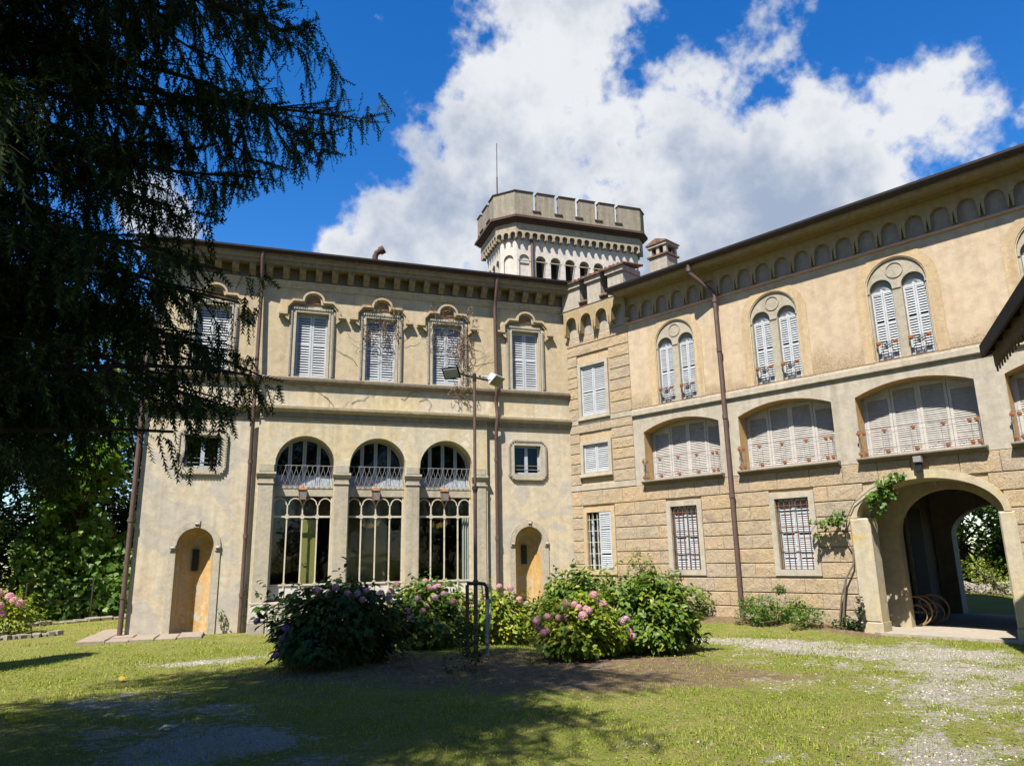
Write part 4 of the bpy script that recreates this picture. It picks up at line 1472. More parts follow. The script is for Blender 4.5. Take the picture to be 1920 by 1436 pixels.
def framed(c, h, z0, z1, fw, mat, sill=True):
    f = MB()
    f.sheet(rect(c - h - fw, c + h + fw, z0 - fw, z1 + fw), [rect(c - h, c + h, z0, z1)], -0.035, [0.20])
    o = rect(c - h - fw, c + h + fw, z0 - fw, z1 + fw)
    f.add([(x, -0.035, z) for x, z in o] + [(x, 0.05, z) for x, z in o], [(i, (i + 1) % 4, 4 + (i + 1) % 4, 4 + i) for i in range(4)])
    fo = f.build('window_surround', mat, RW)
    if sill:
        s = MB()
        s.bbox(c - h - fw - 0.03, c + h + fw + 0.03, -0.075, 0.0, z0 - fw - 0.03, z0 - fw + 0.035, 0.01)
        s.build('sill', mat, fo)
    m = MB()
    m.box(c - h - 0.02, c + h + 0.02, 0.19, 0.6, z0 - 0.02, z1 + 0.02)
    m.build('room', M['darkroom'], RW)
    return fo


framed(0.95, 0.45, 5.44, 6.88, 0.10, M['grey'])
framed(0.945, 0.45, 3.84, 4.62, 0.10, M['grey'])
for z0, z1 in ((5.45, 6.87), (3.85, 4.61)):
    for a, b in ((0.505, 0.945), (0.951, 1.39)):
        shutter_leaf(RW, a, b, z0, z1, 0.045 + random.uniform(-0.006, 0.006), M['shutter'], 0.052, False, 0.045, (0.5,) if z1 - z0 > 1 else ())
for gi, (c, h) in enumerate(GW):
    framed(c, h, 1.235, 2.755, 0.125, M['joint'] if gi == 0 else M['grey'], False)
    if gi == 0:
        shutter_leaf(RW, c + 0.02, c + h - 0.01, 1.24, 2.74, -0.01, M['shutter'], 0.05, False, 0.04, (0.3, 0.72))
        f = MB()
        f.box(c - h + 0.06, c - h + 0.13, 0.10, 0.14, 1.24, 2.74)
        f.box(c - h + 0.26, c - h + 0.30, 0.10, 0.14, 1.24, 2.74)
        f.build('window_frame', M['bluewood'], RW)
        xs = [c - h + 0.05, c - h + 0.19, c - h + 0.33, c - h + 0.43]
        zs = [1.36, 1.66, 1.96, 2.26, 2.56]
    else:
        for a, b in ((c - h + 0.012, c - 0.004), (c + 0.004, c + h - 0.012)):
            shutter_leaf(RW, a, b, 1.245, 2.745, 0.115, M['shutter'], 0.045, False, 0.05, (0.18, 0.46, 0.80))
        xs = [c - h + 2 * h * (k + 0.5) / 6 for k in range(6)]
        zs = [1.30, 1.72, 2.14, 2.60]
    g = MB()
    gx1 = c + h if gi else c + 0.05
    for x in xs:
        g.tube([(x, 0.02, 1.235), (x, 0.02, 2.755)], 0.009, 6)
    for z in zs:
        g.box(c - h, gx1, 0.012, 0.028, z - 0.008, z + 0.008)
    g.build('window_grille', M['whitebar'] if gi == 0 else M['rustpipe'], RW)

# carriage arch ----------------------------------------------------------------
c, h, zs, rs = ARC
m = MB()
n_ = 30
outer = [(c + (h + 0.115) * math.cos(math.pi * (1 - i / n_)), zs + (rs + 0.165) * math.sin(math.pi * i / n_)) for i in range(n_ + 1)]
inner = [(c + h * math.cos(math.pi * i / n_), zs + rs * math.sin(math.pi * i / n_)) for i in range(n_ + 1)]
m.prism(outer + inner, -0.05, 0.02)
m.build('arch_ring', M['archstone'], RW)
m = MB()
k = n_ + 1
m.add([(x, 0.015, z) for x, z in inner] + [(c + (x - c) * 0.985, 0.60, zs + (z - zs) * 0.97) for x, z in inner], [(i, i + 1, k + i + 1, k + i) for i in range(n_)])
m.build('arch_soffit', M['archstone'], RW)
for (a, b, nm) in ((c - h - 0.16, c - h + 0.235, 'l'), (c + h - 0.10, c + h + 0.16, 'r')):
    m = MB()
    m.bbox(a, b, -0.06, 0.34, 0.23, zs - 0.002, 0.03)
    p = m.build('arch_pier', M['archstone'], RW)
    m = MB()
    m.bbox(a - 0.01, b + 0.02, -0.075, 0.36, -0.25, 0.235, 0.015)
    m.build('pier_base', M['archstone'], p)
m = MB()
m.add([(c - h - 0.02, 0.34, -0.2), (c - h - 0.02, 0.60, -0.2), (c - h - 0.02, 0.60, 2.4), (c - h - 0.02, 0.34, 2.4)], [(0, 1, 2, 3)])
m.add([(c + h + 0.02, 0.34, -0.2), (c + h + 0.02, 0.60, -0.2), (c + h + 0.02, 0.60, 2.4), (c + h + 0.02, 0.34, 2.4)], [(0, 1, 2, 3)])
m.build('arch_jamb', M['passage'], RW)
# passage walls
m = MB()
L_, R2 = 7.45, 10.75
m.add([(L_, 0.58, -0.2), (L_, 5.5, -0.2), (L_, 5.5, 3.3), (L_, 0.58, 3.3)], [(0, 1, 2, 3)])
m.add([(R2, 0.58, -0.2), (R2, 5.5, -0.2), (R2, 5.5, 3.3), (R2, 0.58, 3.3)], [(0, 1, 2, 3)])
m.add([(L_, 0.58, 3.3), (R2, 0.58, 3.3), (R2, 5.5, 3.3), (L_, 5.5, 3.3)], [(0, 1, 2, 3)])
m.sheet(rect(L_, R2, -0.2, 3.3), [[(c - h - 0.02, -0.1), (c + h + 0.02, -0.1)] + arched(c, h + 0.02, 0, zs, rs + 0.02)[2:]], 0.579, [0.0])
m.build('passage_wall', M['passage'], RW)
m = MB()
il = [(8.085, -0.1), (10.04, -0.1)] + arched(9.0625, 0.9775, 0, 1.95, 0.86)[2:]
m.sheet(rect(L_ + 0.01, R2 - 0.01, -0.2, 3.29), [il], 1.25, [0.22])
m.sheet(rect(L_ + 0.01, R2 - 0.01, -0.2, 3.29), [il], 1.47, [0.0])
m.build('inner_arch_wall', M['archstone'], RW)
m = MB()
m.sheet(rect(L_ - 0.2, R2 + 0.2, -0.2, 3.3), [[(7.86, -0.1), (10.16, -0.1)] + arched(9.01, 1.15, 0, 1.95, 0.72)[2:]], 5.498, [0.0])
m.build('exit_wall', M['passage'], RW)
for i, (yy0, yy1) in enumerate(((2.3, 3.35), (3.5, 4.55))):
    m = MB()
    m.box(7.46, 7.50, yy0, yy1, 0.07, 2.6)
    d = m.build('passage_door', M['timber'], RW)
    for kk in range(4):
        m = MB()
        m.box(7.495, 7.515, yy0 + 0.12, yy1 - 0.12, 0.25 + 0.58 * kk, 0.70 + 0.58 * kk)
        m.build('door_panel', M['timber'], d)
m = MB()
m.box(7.50, 7.56, 3.36, 3.46, 0.07, 2.75)
m.build('door_post', M['passage'], RW)
# passage ceiling lamp
m = MB()
m.tube([(9.0, 1.0, 3.3), (9.0, 1.0, 2.98)], 0.012, 6)
m.tube([(9.0, 1.0, 2.98), (9.0, 1.0, 2.90)], [0.03, 0.045], 8)
m.tube([(8.82, 1.0, 2.985), (9.18, 1.0, 2.985)], 0.012, 6)
m.build('passage_lamp', M['floodbody'], RW)

# drainpipe of this wing
downpipe(RW, [(4.66, -0.61, 8.57), (4.66, -0.60, 8.38), (4.97, -0.18, 7.94), (5.03, -0.12, 7.80), (5.03, -0.13, 7.6), (5.04, -0.13, 5.5), (5.04, -0.13, 0.16)], 0.052, M['pipe'],
         [(5.03, -0.13, 7.66), (5.04, -0.13, 6.4), (5.04, -0.13, 4.75), (5.04, -0.13, 2.9), (4.66, -0.605, 8.45)])
m = MB()
m.tube([(2.262, -0.072, 5.36), (6.0, -0.072, 5.363), (9.0, -0.072, 5.36), (SEND, -0.072, 5.362)], 0.006, 5)
m.build('cable', M['darkiron'], RW)

# corner turret with battlements -------------------------------------------------
P_ = 0.5625
hw = 0.19
tu = MB()
loop = [(0, 8.56), (0, 8.19), (0.02, 7.90), (P_ / 2 - hw - 0.03, 7.90), (P_ / 2 - hw, 8.19)]
loop += [(P_ / 2 + hw * math.cos(math.pi * (1 - i / 12)), 8.19 + hw * math.sin(math.pi * i / 12)) for i in range(1, 12)]
loop += [(P_ / 2 + hw, 8.19), (P_ / 2 + hw + 0.03, 7.90), (P_ - 0.02, 7.90), (P_, 8.19), (P_, 8.56)]
tu.prism(loop, -0.20, 0.02)
tme = tu.mesh('turret_corbel')
for k in range(4):
    place('turret_corbel', tme, M['arcade'], RW, (0.09 + P_ * k - (0.0), 0, 0), (0, 0, 0), (0.9975, 1, 1))
for k in range(5):
    m = MB()
    x = 0.09 + P_ * k
    m.box(x - 0.06, x + 0.06, -0.15, 0.0, 7.86, 7.898)
    m.build('turret_tile', M['arcade'], RW)
m = MB()
m.box(-0.10, 2.26, -0.19, 0.10, 8.561, 8.60)
m.prism([(0.02, 7.80), (2.24, 7.80), (2.24, 8.58), (0.02, 8.58)], 0.0, 0.028)
m.build('turret_parapet', M['turret'], RW)


def merlon(x0, x1, z0, z1, y0=-0.21, y1=0.14):
    m = MB()
    m.bbox(x0, x1, y0, y1, z0, z1, 0.006)
    mo = m.build('merlon', M['turret'], RW)
    m = MB()
    m.bbox(x0 - 0.05, x1 + 0.05, y0 - 0.06, y1 + 0.05, z1 + 0.001, z1 + 0.155, 0.006)
    m.build('merlon_cap', M['turret'], mo)
    m = MB()
    m.prism_x([(y0 - 0.12, z1 + 0.14), (y1 + 0.10, z1 + 0.30), (y1 + 0.10, z1 + 0.335), (y0 - 0.12, z1 + 0.175)], x0 - 0.09, x1 + 0.09)
    nt_ = int((x1 - x0 + 0.18) / 0.14)
    for k in range(nt_ + 1):
        xx = x0 - 0.09 + (x1 - x0 + 0.18) * k / nt_
        m.tube([(xx, y0 - 0.13, z1 + 0.175), (xx, y1 + 0.11, z1 + 0.34)], [0.045, 0.04], 8)
    m.build('merlon_tiles', M['tile'], mo)


merlon(0.06, 0.76, 8.61, 9.22)
merlon(1.04, 1.54, 8.61, 9.24)
merlon(1.80, 2.34, 8.61, 9.26, -0.21, 0.5)
for x in (0.90, 1.67):
    m = MB()
    m.box(x - 0.16, x + 0.14, -0.20, 0.1, 8.601, 8.70)
    m.tube([(x - 0.16, -0.22, 8.73), (x + 0.14, -0.22, 8.73)], 0.045, 8)
    m.build('crenel_tile', M['tile'], RW)
m = MB()
m.box(0.76, 2.1, 0.15, 0.45, 8.6, 9.1)
m.build('turret_back', M['turret'], RW)

# chimney of this wing
m = MB()
m.bbox(2.24, 2.84, 1.25, 1.80, 8.7, 10.02, 0.01)
ch = m.build('chimney', M['turret'], RW)
m = MB()
m.box(2.19, 2.89, 1.20, 1.85, 10.021, 10.07)
m.build('chimney_band', M['tile'], ch)
m = MB()
m.box(2.20, 2.88, 1.21, 1.84, 10.32, 10.40)
m.build('chimney_band', M['turret'], ch)
for a, b, y0_, y1_ in ((2.24, 2.34, 1.25, 1.35), (2.74, 2.84, 1.25, 1.35), (2.24, 2.34, 1.70, 1.80), (2.74, 2.84, 1.70, 1.80), (2.49, 2.59, 1.26, 1.34)):
    m = MB()
    m.box(a, b, y0_, y1_, 10.071, 10.319)
    m.build('chimney_post', M['turret'], ch)
m = MB()
m.box(2.34, 2.74, 1.36, 1.69, 10.071, 10.319)
m.build('flue', M['darkroom'], ch)
m = MB()
m.prism([(2.17, 10.401), (2.91, 10.401), (2.91, 10.43), (2.56, 10.56), (2.52, 10.56), (2.17, 10.43)], 1.18, 1.87)
m.build('chimney_roof', M['tile'], ch)
# ------------------------------------------------------------------ tower behind
TWR = thing('crenellated_tower', 'pale crenellated tower with slot arches rising behind the roofs', 'tower', (0, 0, 0))


TXL, TY1 = 0.28, 7.2


def plan(e, cl=0.485, cr=0.22):
    a = (TXL - e * 0.414, 5.0 - e)
    b = (5.33 + e * 0.414, 5.0 - e)
    return [a, b, (5.33 + cr + e, 5.0 + cr - e * 0.414), (5.33 + cr + e, TY1 + e), (TXL - cl - e, TY1 + e), (TXL - cl - e, 5.0 + cl - e * 0.414)]


def along(p, q_, s):
    L_ = math.hypot(q_[0] - p[0], q_[1] - p[1])
    return (p[0] + (q_[0] - p[0]) * s / L_, p[1] + (q_[1] - p[1]) * s / L_)


def edge_frame(p, q_):
    """matrix taking local (x along edge, y inward, z up) to world"""
    d = Vector((q_[0] - p[0], q_[1] - p[1], 0)).normalized()
    inn = Vector((-d.y, d.x, 0))
    return Matrix(((d.x, inn.x, 0, p[0]), (d.y, inn.y, 0, p[1]), (0, 0, 1, 0), (0, 0, 0, 1))), math.hypot(q_[0] - p[0], q_[1] - p[1])


def build_local(mb, mtx, name, mat, parent):
    me = mb.mesh(name)
    me.transform(mtx)
    return place(name, me, mat, parent)


pl = plan(0.0)
order = list(range(6))
for i in order:
    p, q_ = pl[i], pl[(i + 1) % 6]
    mt, L_ = edge_frame(p, q_)
    m = MB()
    if i == 0:
        xs = [0.30] + [0.97 + 0.603 * k for k in range(7)]
        m.sheet(rect(0, L_, 7.5, 13.9), [arched(x, 0.205, 11.0, 12.50) for x in xs], 0.0, [0.06] + [0.45] * 7)
        m.box(0.02, 0.62, 0.062, 0.1, 10.9, 12.8)
    elif i == 5:
        xs = [L_ * 0.5]
        m.sheet(rect(0, L_, 7.5, 13.9), [arched(x, 0.20, 11.0, 12.50) for x in xs], 0.0, [0.07])
        m.box(0.02, L_ - 0.02, 0.072, 0.1, 10.9, 12.8)
    elif i == 4:
        xs = [0.35, 0.85, 1.35]
        m.sheet(rect(0, L_, 7.5, 13.9), [arched(x, 0.18, 11.0, 12.50) for x in xs], 0.0, [0.3] * 3)
    else:
        m.sheet(rect(0, L_, 7.5, 13.9), [], 0.0, [])
    build_local(m, mt, 'tower_wall', M['tower'], TWR)
    if i == 0:
        for x in xs:
            m = MB()
            m.box(x - 0.255, x + 0.255, -0.012, 0.02, 12.44, 12.475)
            build_local(m, mt, 'impost_string', M['towerband'], TWR)
        m = MB()
        m.box(0.05, L_ - 0.05, 0.47, 0.6, 10.5, 13)
        build_local(m, mt, 'belfry_back', M['darkroom'], TWR)
        m = MB()
        m.tube([(0.60, -0.07, 13.5), (0.60, -0.07, 9.0)], 0.06, 8)
        build_local(m, mt, 'drainpipe', M['pipe'], TWR)
# corbel table, band, cornice, parapet
e1 = 0.20
pl1 = plan(e1)
for i in order:
    p, q_ = pl1[i], pl1[(i + 1) % 6]
    mt, L_ = edge_frame(p, q_)
    m = MB()
    m.sheet(rect(0, L_, 13.60, 13.90), [], 0.0, [])
    build_local(m, mt, 'upper_band', M['towerband'], TWR)
    nn = max(2, int(round(L_ / 0.305)))
    w = L_ / nn
    u = MB()
    r = w * 0.36
    loop = [(0, 13.605), (0, 13.42), (w * 0.04, 13.28), (w / 2 - r, 13.28), (w / 2 - r, 13.42)]
    loop += [(w / 2 + r * math.cos(math.pi * (1 - j / 8)), 13.42 + r * math.sin(math.pi * j / 8)) for j in range(1, 8)]
    loop += [(w / 2 + r, 13.42), (w / 2 + r, 13.28), (w * 0.96, 13.28), (w, 13.42), (w, 13.605)]
    u.prism(loop, 0.0, e1 + 0.01)
    ume = u.mesh('tower_corbel')
    for k in range(nn):
        o = place('tower_corbel', ume, M['towerband'], TWR)
        o.matrix_world = mt @ Matrix.Translation((w * k, 0, 0)) @ Matrix.Diagonal((0.997, 1, 1, 1))
m = MB()
m.prism_z(plan(0.28), 13.88, 13.95)
m.prism_z(plan(0.34), 13.951, 14.02)
m.prism_z(plan(0.41), 14.021, 14.11)
m.build('tower_cornice', M['redcornice'], TWR)
# tower_cornice is a solid tier of slabs; parapet stands on it
pl2 = plan(0.30)
for i in order:
    p, q_ = pl2[i], pl2[(i + 1) % 6]
    mt, L_ = edge_frame(p, q_)
    m = MB()
    m.box(0.0, L_, 0.0, 0.24, 14.111, 14.37)
    build_local(m, mt, 'tower_parapet', M['merlon'], TWR)
    cells = {0: [(-0.02, 0.72), (0.90, 1.61), (1.80, 2.48), (2.66, 3.32), (3.50, 4.18), (4.36, L_ + 0.02)],
             1: [(0.0, L_)], 2: [(0.0, 0.5), (0.75, 1.3), (1.55, L_)],
             3: [(0.0, 0.6)] + [(0.95 + 0.95 * k, 1.6 + 0.95 * k) for k in range(4)] + [(4.9, L_)],
             4: [(0.0, 0.42), (0.68, 1.30), (1.58, L_)], 5: [(0.0, L_)]}[i]
    for a, b in cells:
        m = MB()
        m.box(a, b, 0.005, 0.235, 14.371, 15.11 + random.uniform(-0.01, 0.01))
        mo = build_local(m, mt, 'merlon', M['merlon'], TWR)
        m = MB()
        m.box(a - 0.02, b + 0.02, -0.035, 0.26, 15.122, 15.155)
        build_local(m, mt, 'merlon_coping', M['redcornice'], mo)
    for (a, b), (a2, b2) in zip(cells[:-1], cells[1:]):
        m = MB()
        m.box(b - 0.03, a2 + 0.12, -0.04, 0.004, 14.335, 14.385)
        build_local(m, mt, 'crenel_coping', M['redcornice'], TWR)
m = MB()
m.prism_z(plan(0.2), 14.12, 14.16)
m.build('tower_deck', M['merlon'], TWR)
an = thing('antenna_mast', 'thin lightning rod standing on the crenellated tower', 'antenna', (0.0, 6.4, 14.16))
m = MB()
m.tube([(0, 0, 0), (0, 0, 2.4)], 0.026, 6)
m.tube([(0, 0, 2.35), (0.01, 0, 3.92)], 0.016, 6)
m.build('rod', M['darkiron'], an)
m = MB()
m.tube([(0, 0, 0.0), (0, 0, 0.12)], 0.06, 8)
m.build('mount', M['darkiron'], an)
# ------------------------------------------------------------------ ground


def blob(x, y, cx, cy, rx, ry, rot=0.0):
    c, s = math.cos(rot), math.sin(rot)
    dx, dy = x - cx, y - cy
    u = (dx * c + dy * s) / rx
    v = (-dx * s + dy * c) / ry
    return np.exp(-(u * u + v * v))


def wall_sw(x, y):
    return TX * x + TY * y, NX * x + NY * y


def gz(x, y):
    x = np.asarray(x, float)
    y = np.asarray(y, float)
    s, w = wall_sw(x, y)
    bed = 0.20 * np.exp(-(np.maximum(w, 0) / 1.3) ** 2) * (1 / (1 + np.exp((s - 7.3) / 0.25))) * (1 / (1 + np.exp(-(x + 1.0) / 0.5)))
    mound = 0.09 * blob(x, y, -4.4, -7.2, 3.4, 2.0, -0.25)
    und = 0.02 * np.sin(x * 0.9 + 1.3) * np.sin(y * 0.7) + 0.008 * np.sin(x * 2.7 + y * 1.9)
    und = und * np.clip((w - 0.2) / 1.5, 0, 1) * np.clip(-y / 1.5, 0, 1)
    return bed + mound + und


def nz2(x, y, f, ph):
    """cheap smooth noise for the cover masks"""
    return (np.sin(x * f + ph + 1.7 * np.sin(y * f * 0.7 + ph * 2)) * np.sin(y * f * 1.1 - ph + 1.3 * np.sin(x * f * 0.6 - ph)))


def gravel_mask(x, y):
    g = 0.72 * blob(x, y, 1.2, -9.1, 2.4, 1.3, -0.55) + 0.50 * blob(x, y, 0.0, -11.6, 2.2, 1.7, 0.4) + 0.46 * blob(x, y, -2.6, -13.8, 2.2, 0.9, 0.2)
    g += 0.55 * blob(x, y, 0.3, -7.2, 1.3, 0.6, -0.6)
    g += 0.72 * blob(x, y, -8.4, -5.1, 1.9, 0.42, 0.28) + 0.55 * blob(x, y, -9.3, -9.6, 1.0, 1.6, 0.3) + 0.45 * blob(x, y, -8.6, -11.6, 1.2, 1.0)
    g += 0.20 * nz2(x, y, 1.9, 0.4) + 0.16 * nz2(x, y, 4.7, 1.9) + 0.08 * nz2(x, y, 11.0, 0.3) - 0.03
    return np.clip(g, 0, 1)


def soil_mask(x, y):
    s, w = wall_sw(x, y)
    g = 1.0 * blob(x, y, -4.7, -8.3, 3.6, 1.5, -0.20) + 0.5 * blob(x, y, -3.0, -10.3, 2.4, 0.9, -0.3)
    g += 1.0 * np.exp(-(np.maximum(w - 0.25, 0) / 0.62) ** 2) * (s < 8.1) * (s > 1.0) * (w > -0.5)
    g += 0.14 * nz2(x, y, 2.3, 2.6) + 0.10 * nz2(x, y, 5.9, 0.8)
    return np.clip(g, 0, 1)


fine = np.arange(-16.0, 14.01, 0.16)
gx = np.concatenate([[-900, -300, -120, -60, -36, -26, -20], fine, [18, 26, 40, 70, 130, 320, 900]])
finey = np.arange(-19.0, 3.01, 0.16)
gy = np.concatenate([[-900, -300, -120, -60, -36, -26, -22], finey, [6, 10, 16, 26, 40, 70, 130, 320, 900]])
GX, GY = np.meshgrid(gx, gy)
GZ = gz(GX, GY)
GZ[(np.abs(GX) > 30) | (GY > 8)] = 0.0
V = np.c_[GX.ravel(), GY.ravel(), GZ.ravel()]
nx_, ny_ = len(gx), len(gy)
idx = np.arange(nx_ * ny_).reshape(ny_, nx_)
a, b, c_, d_ = idx[:-1, :-1].ravel(), idx[:-1, 1:].ravel(), idx[1:, 1:].ravel(), idx[1:, :-1].ravel()
T = np.concatenate([np.c_[a, b, c_], np.c_[a, c_, d_]])
me = mesh_arrays('ground', V, T)
ca = me.color_attributes.new('cover', 'FLOAT_COLOR', 'POINT')
cv = np.zeros((len(V), 4), np.float32)
near = (np.abs(V[:, 0]) < 20) & (np.abs(V[:, 1]) < 22)
cv[:, 0] = np.where(near, gravel_mask(V[:, 0], V[:, 1]), 0.0)
cv[:, 1] = np.where(near, soil_mask(V[:, 0], V[:, 1]), 0.1)
cv[:, 3] = 1.0
ca.data.foreach_set('color', cv.ravel())
me.polygons.foreach_set('use_smooth', np.ones(len(T), bool))
g = place('ground', me, M['ground'])
tag(g, kind='structure')

# passage floor and its apron
m = MB()
m.prism_z([(7.45, 0.12), (7.74, -0.02), (7.98, -0.16), (10.30, -0.16), (10.75, 0.12), (10.75, 5.7), (7.45, 5.7)], -0.15, 0.055)
fl = m.build('passage_floor', M['concrete'], None, (0, 0, 0), (0, 0, RZ))
tag(fl, kind='structure')
# flagstone strip at the corner of the ochre wing
pv = tag(bpy.data.objects.new('corner_pavement', None), kind='structure')
col.objects.link(pv)
random.seed(5)
xx = -11.75
edge_in = [-0.0]
k = 0
while xx < -9.35:
    w = random.uniform(0.42, 0.62)
    x2 = min(xx + w, -9.35)
    yf = -1.25 + 0.14 * random.uniform(-1, 1) if x2 < -9.5 else -1.0
    rows = [yf, yf * 0.5 + random.uniform(-0.05, 0.05), -0.01] if xx > -11.1 else [yf, -0.55 + random.uniform(-0.05, 0.05), 0.3, 1.1, 2.0]
    for r0, r1 in zip(rows[:-1], rows[1:]):
        mm = MB()
        z1 = 0.062 + random.uniform(-0.012, 0.010)
        c = 0.012
        vs = [(xx + 0.008, r0 + 0.008, -0.1), (x2 - 0.008, r0 + 0.008, -0.1), (x2 - 0.008, r1 - 0.008, -0.1), (xx + 0.008, r1 - 0.008, -0.1)]
        vs += [(x, y, z1 - c) for x, y, z in vs]
        vs += [(vs[i][0] + (c if i in (0, 3) else -c), vs[i][1] + (c if i in (0, 1) else -c), z1 + random.uniform(-0.004, 0.004)) for i in range(4)]
        fs = [(8, 9, 10, 11)]
        for i in range(4):
            j = (i + 1) % 4
            fs += [(i, j, 4 + j, 4 + i), (4 + i, 4 + j, 8 + j, 8 + i)]
        mm.add(vs, fs)
        mm.build('flagstone', M['slabstone'], pv)
    xx = x2

# ------------------------------------------------------------------ grass and gravel


def visible(x, y, pad=30):
    P = np.c_[x, y, np.zeros_like(x)] - CAM
    z = P @ FWD
    u = 960 + FPX * (P @ RIGHT) / z
    v = 718 - FPX * (P @ UP) / z
    return (z > 0.5) & (u > -pad * 6) & (u < 1920 + pad * 6) & (v < 1436 + pad * 3)


def outside_buildings(x, y):
    s, w = wall_sw(x, y)
    ok = ~((y > -0.05) & (x > -11.1) & (x < 8))
    ok &= ~((w < 0.12) & (x > -0.5) & (s > -1) & (s < 14))
    ok &= ~((x > -11.8) & (x < -9.33) & (y > -1.36) & (y < 2.2))
    return ok


def sample_ground(n, x0, x1, y0, y1):
    x = rng.uniform(x0, x1, n)
    y = rng.uniform(y0, y1, n)
    return x, y


parts = []
tri_v = np.array([[-0.5, 0, 0], [0.5, 0, 0], [0.16, 0.28, 0.62], [-0.16, 0.28, 0.62], [0.0, 0.75, 1.0]])
tri_f = np.array([[0, 1, 2], [0, 2, 3], [3, 2, 4]])
for n_, box, hs, wd in ((230000, (-12, 4, -15.2, -9.0), (0.018, 0.046), 0.0085), (150000, (-15, 4.5, -9.4, -3.5), (0.022, 0.052), 0.011),
                        (70000, (-19, 5, -4.2, 8.0), (0.03, 0.065), 0.014)):
    x, y = sample_ground(n_, box[0], box[1], box[2], box[3])
    gm = gravel_mask(x, y)
    sm = soil_mask(x, y)
    cl = 0.5 + 0.32 * nz2(x, y, 3.1, 0.2) + 0.30 * nz2(x, y, 9.0, 1.1) + 0.38 * nz2(x, y, 21.0, 2.3)
    pr = np.clip(1.0 - 0.95 * gm - 0.85 * sm, 0.06, 1) * np.clip(-0.05 + 1.15 * cl, 0.05, 1)
    keep = (rng.random(n_) < pr) & visible(x, y) & outside_buildings(x, y)
    x, y = x[keep], y[keep]
    k = len(x)
    h = rng.uniform(hs[0], hs[1], k) * np.clip(0.75 + 0.5 * nz2(x, y, 2.2, 0.9), 0.5, 1.4)
    az = rng.uniform(0, 2 * math.pi, k)
    X = np.c_[np.cos(az), np.sin(az), np.zeros(k)] * (wd * rng.uniform(0.7, 1.5, k))[:, None]
    ln = rng.uniform(0.2, 1.3, k)
    Y = np.c_[-np.sin(az), np.cos(az), np.zeros(k)] * (h * ln)[:, None]
    Z = np.c_[np.zeros(k), np.zeros(k), h]
    pos = np.c_[x, y, gz(x, y) - 0.004]
    parts.append(scatter(tri_v, tri_f, pos, X, Y, Z, np.ones(k)))
v, f = join_arrays(parts)
gr = place('grass', mesh_arrays('grass', v, f), M['grassblade'])
tag(gr, 'short patchy green lawn grass across the courtyard', 'grass', kind='stuff')

# flat clover-like leaves between the blades
parts = []
for n_, box, sz in ((110000, (-12, 4, -15.2, -8.6), (0.010, 0.022)), (60000, (-15, 4.5, -8.8, -2.0), (0.016, 0.030))):
    x, y = sample_ground(n_, *box)
    gm, sm = gravel_mask(x, y), soil_mask(x, y)
    cl = 0.5 + 0.5 * nz2(x, y, 6.3, 1.2) * 0.7 + 0.45 * nz2(x, y, 17.0, 0.6)
    keep = (rng.random(n_) < np.clip(1.0 - 0.95 * gm - 0.9 * sm, 0.05, 1) * np.clip(cl, 0.02, 1)) & visible(x, y) & outside_buildings(x, y)
    x, y = x[keep], y[keep]
    k = len(x)
    az = rng.uniform(0, 2 * math.pi, k)
    X = np.c_[np.cos(az), np.sin(az), rng.uniform(-0.1, 0.5, k)]
    X, Y, Z = frames(X, np.c_[rng.normal(0, 0.35, k), rng.normal(0, 0.35, k), np.ones(k)])
    lv = np.array([[0, 0, 0], [0.5, -0.42, 0.05], [1.0, 0, 0.0], [0.5, 0.42, 0.05]])
    parts.append(scatter(lv, np.array([[0, 1, 2], [0, 2, 3]]), np.c_[x, y, gz(x, y) + rng.uniform(0.006, 0.03, k)], X, Y, Z, rng.uniform(sz[0], sz[1], k)))
v, f = join_arrays(parts)
tag(place('clover', mesh_arrays('clover', v, f), M['clover']), 'small clover leaves growing through the courtyard lawn', 'clover', kind='stuff')

st_v = np.array([[1, 0, 0], [0.2, 0.9, 0.05], [-0.9, 0.35, 0], [-0.6, -0.8, 0], [0.45, -0.85, 0.0], [0.05, 0.0, 0.62], [-0.25, 0.15, 0.55]])
st_f = np.array([[0, 1, 5], [1, 6, 5], [1, 2, 6], [2, 3, 6], [3, 5, 6], [3, 4, 5], [4, 0, 5]])
x, y = sample_ground(90000, -11, 4.5, -15.2, -3.5)
pr = np.clip(gravel_mask(x, y) * 1.25 - 0.22, 0.0, 1) * 0.55 + 0.001
keep = (rng.random(len(x)) < pr) & visible(x, y) & outside_buildings(x, y)
x, y = x[keep], y[keep]
k = len(x)
az = rng.uniform(0, 2 * math.pi, k)
X = np.c_[np.cos(az), np.sin(az), np.zeros(k)]
Y = np.c_[-np.sin(az), np.cos(az), np.zeros(k)]
Z = np.tile([0, 0, 1.0], (k, 1))
v, f = scatter(st_v, st_f, np.c_[x, y, gz(x, y) - 0.002], X, Y, Z, rng.uniform(0.006, 0.019, k))
gv = place('gravel', mesh_arrays('gravel', v, f), M['gravelstone'])
tag(gv, 'pale gravel showing through the thin lawn', 'gravel', kind='stuff')
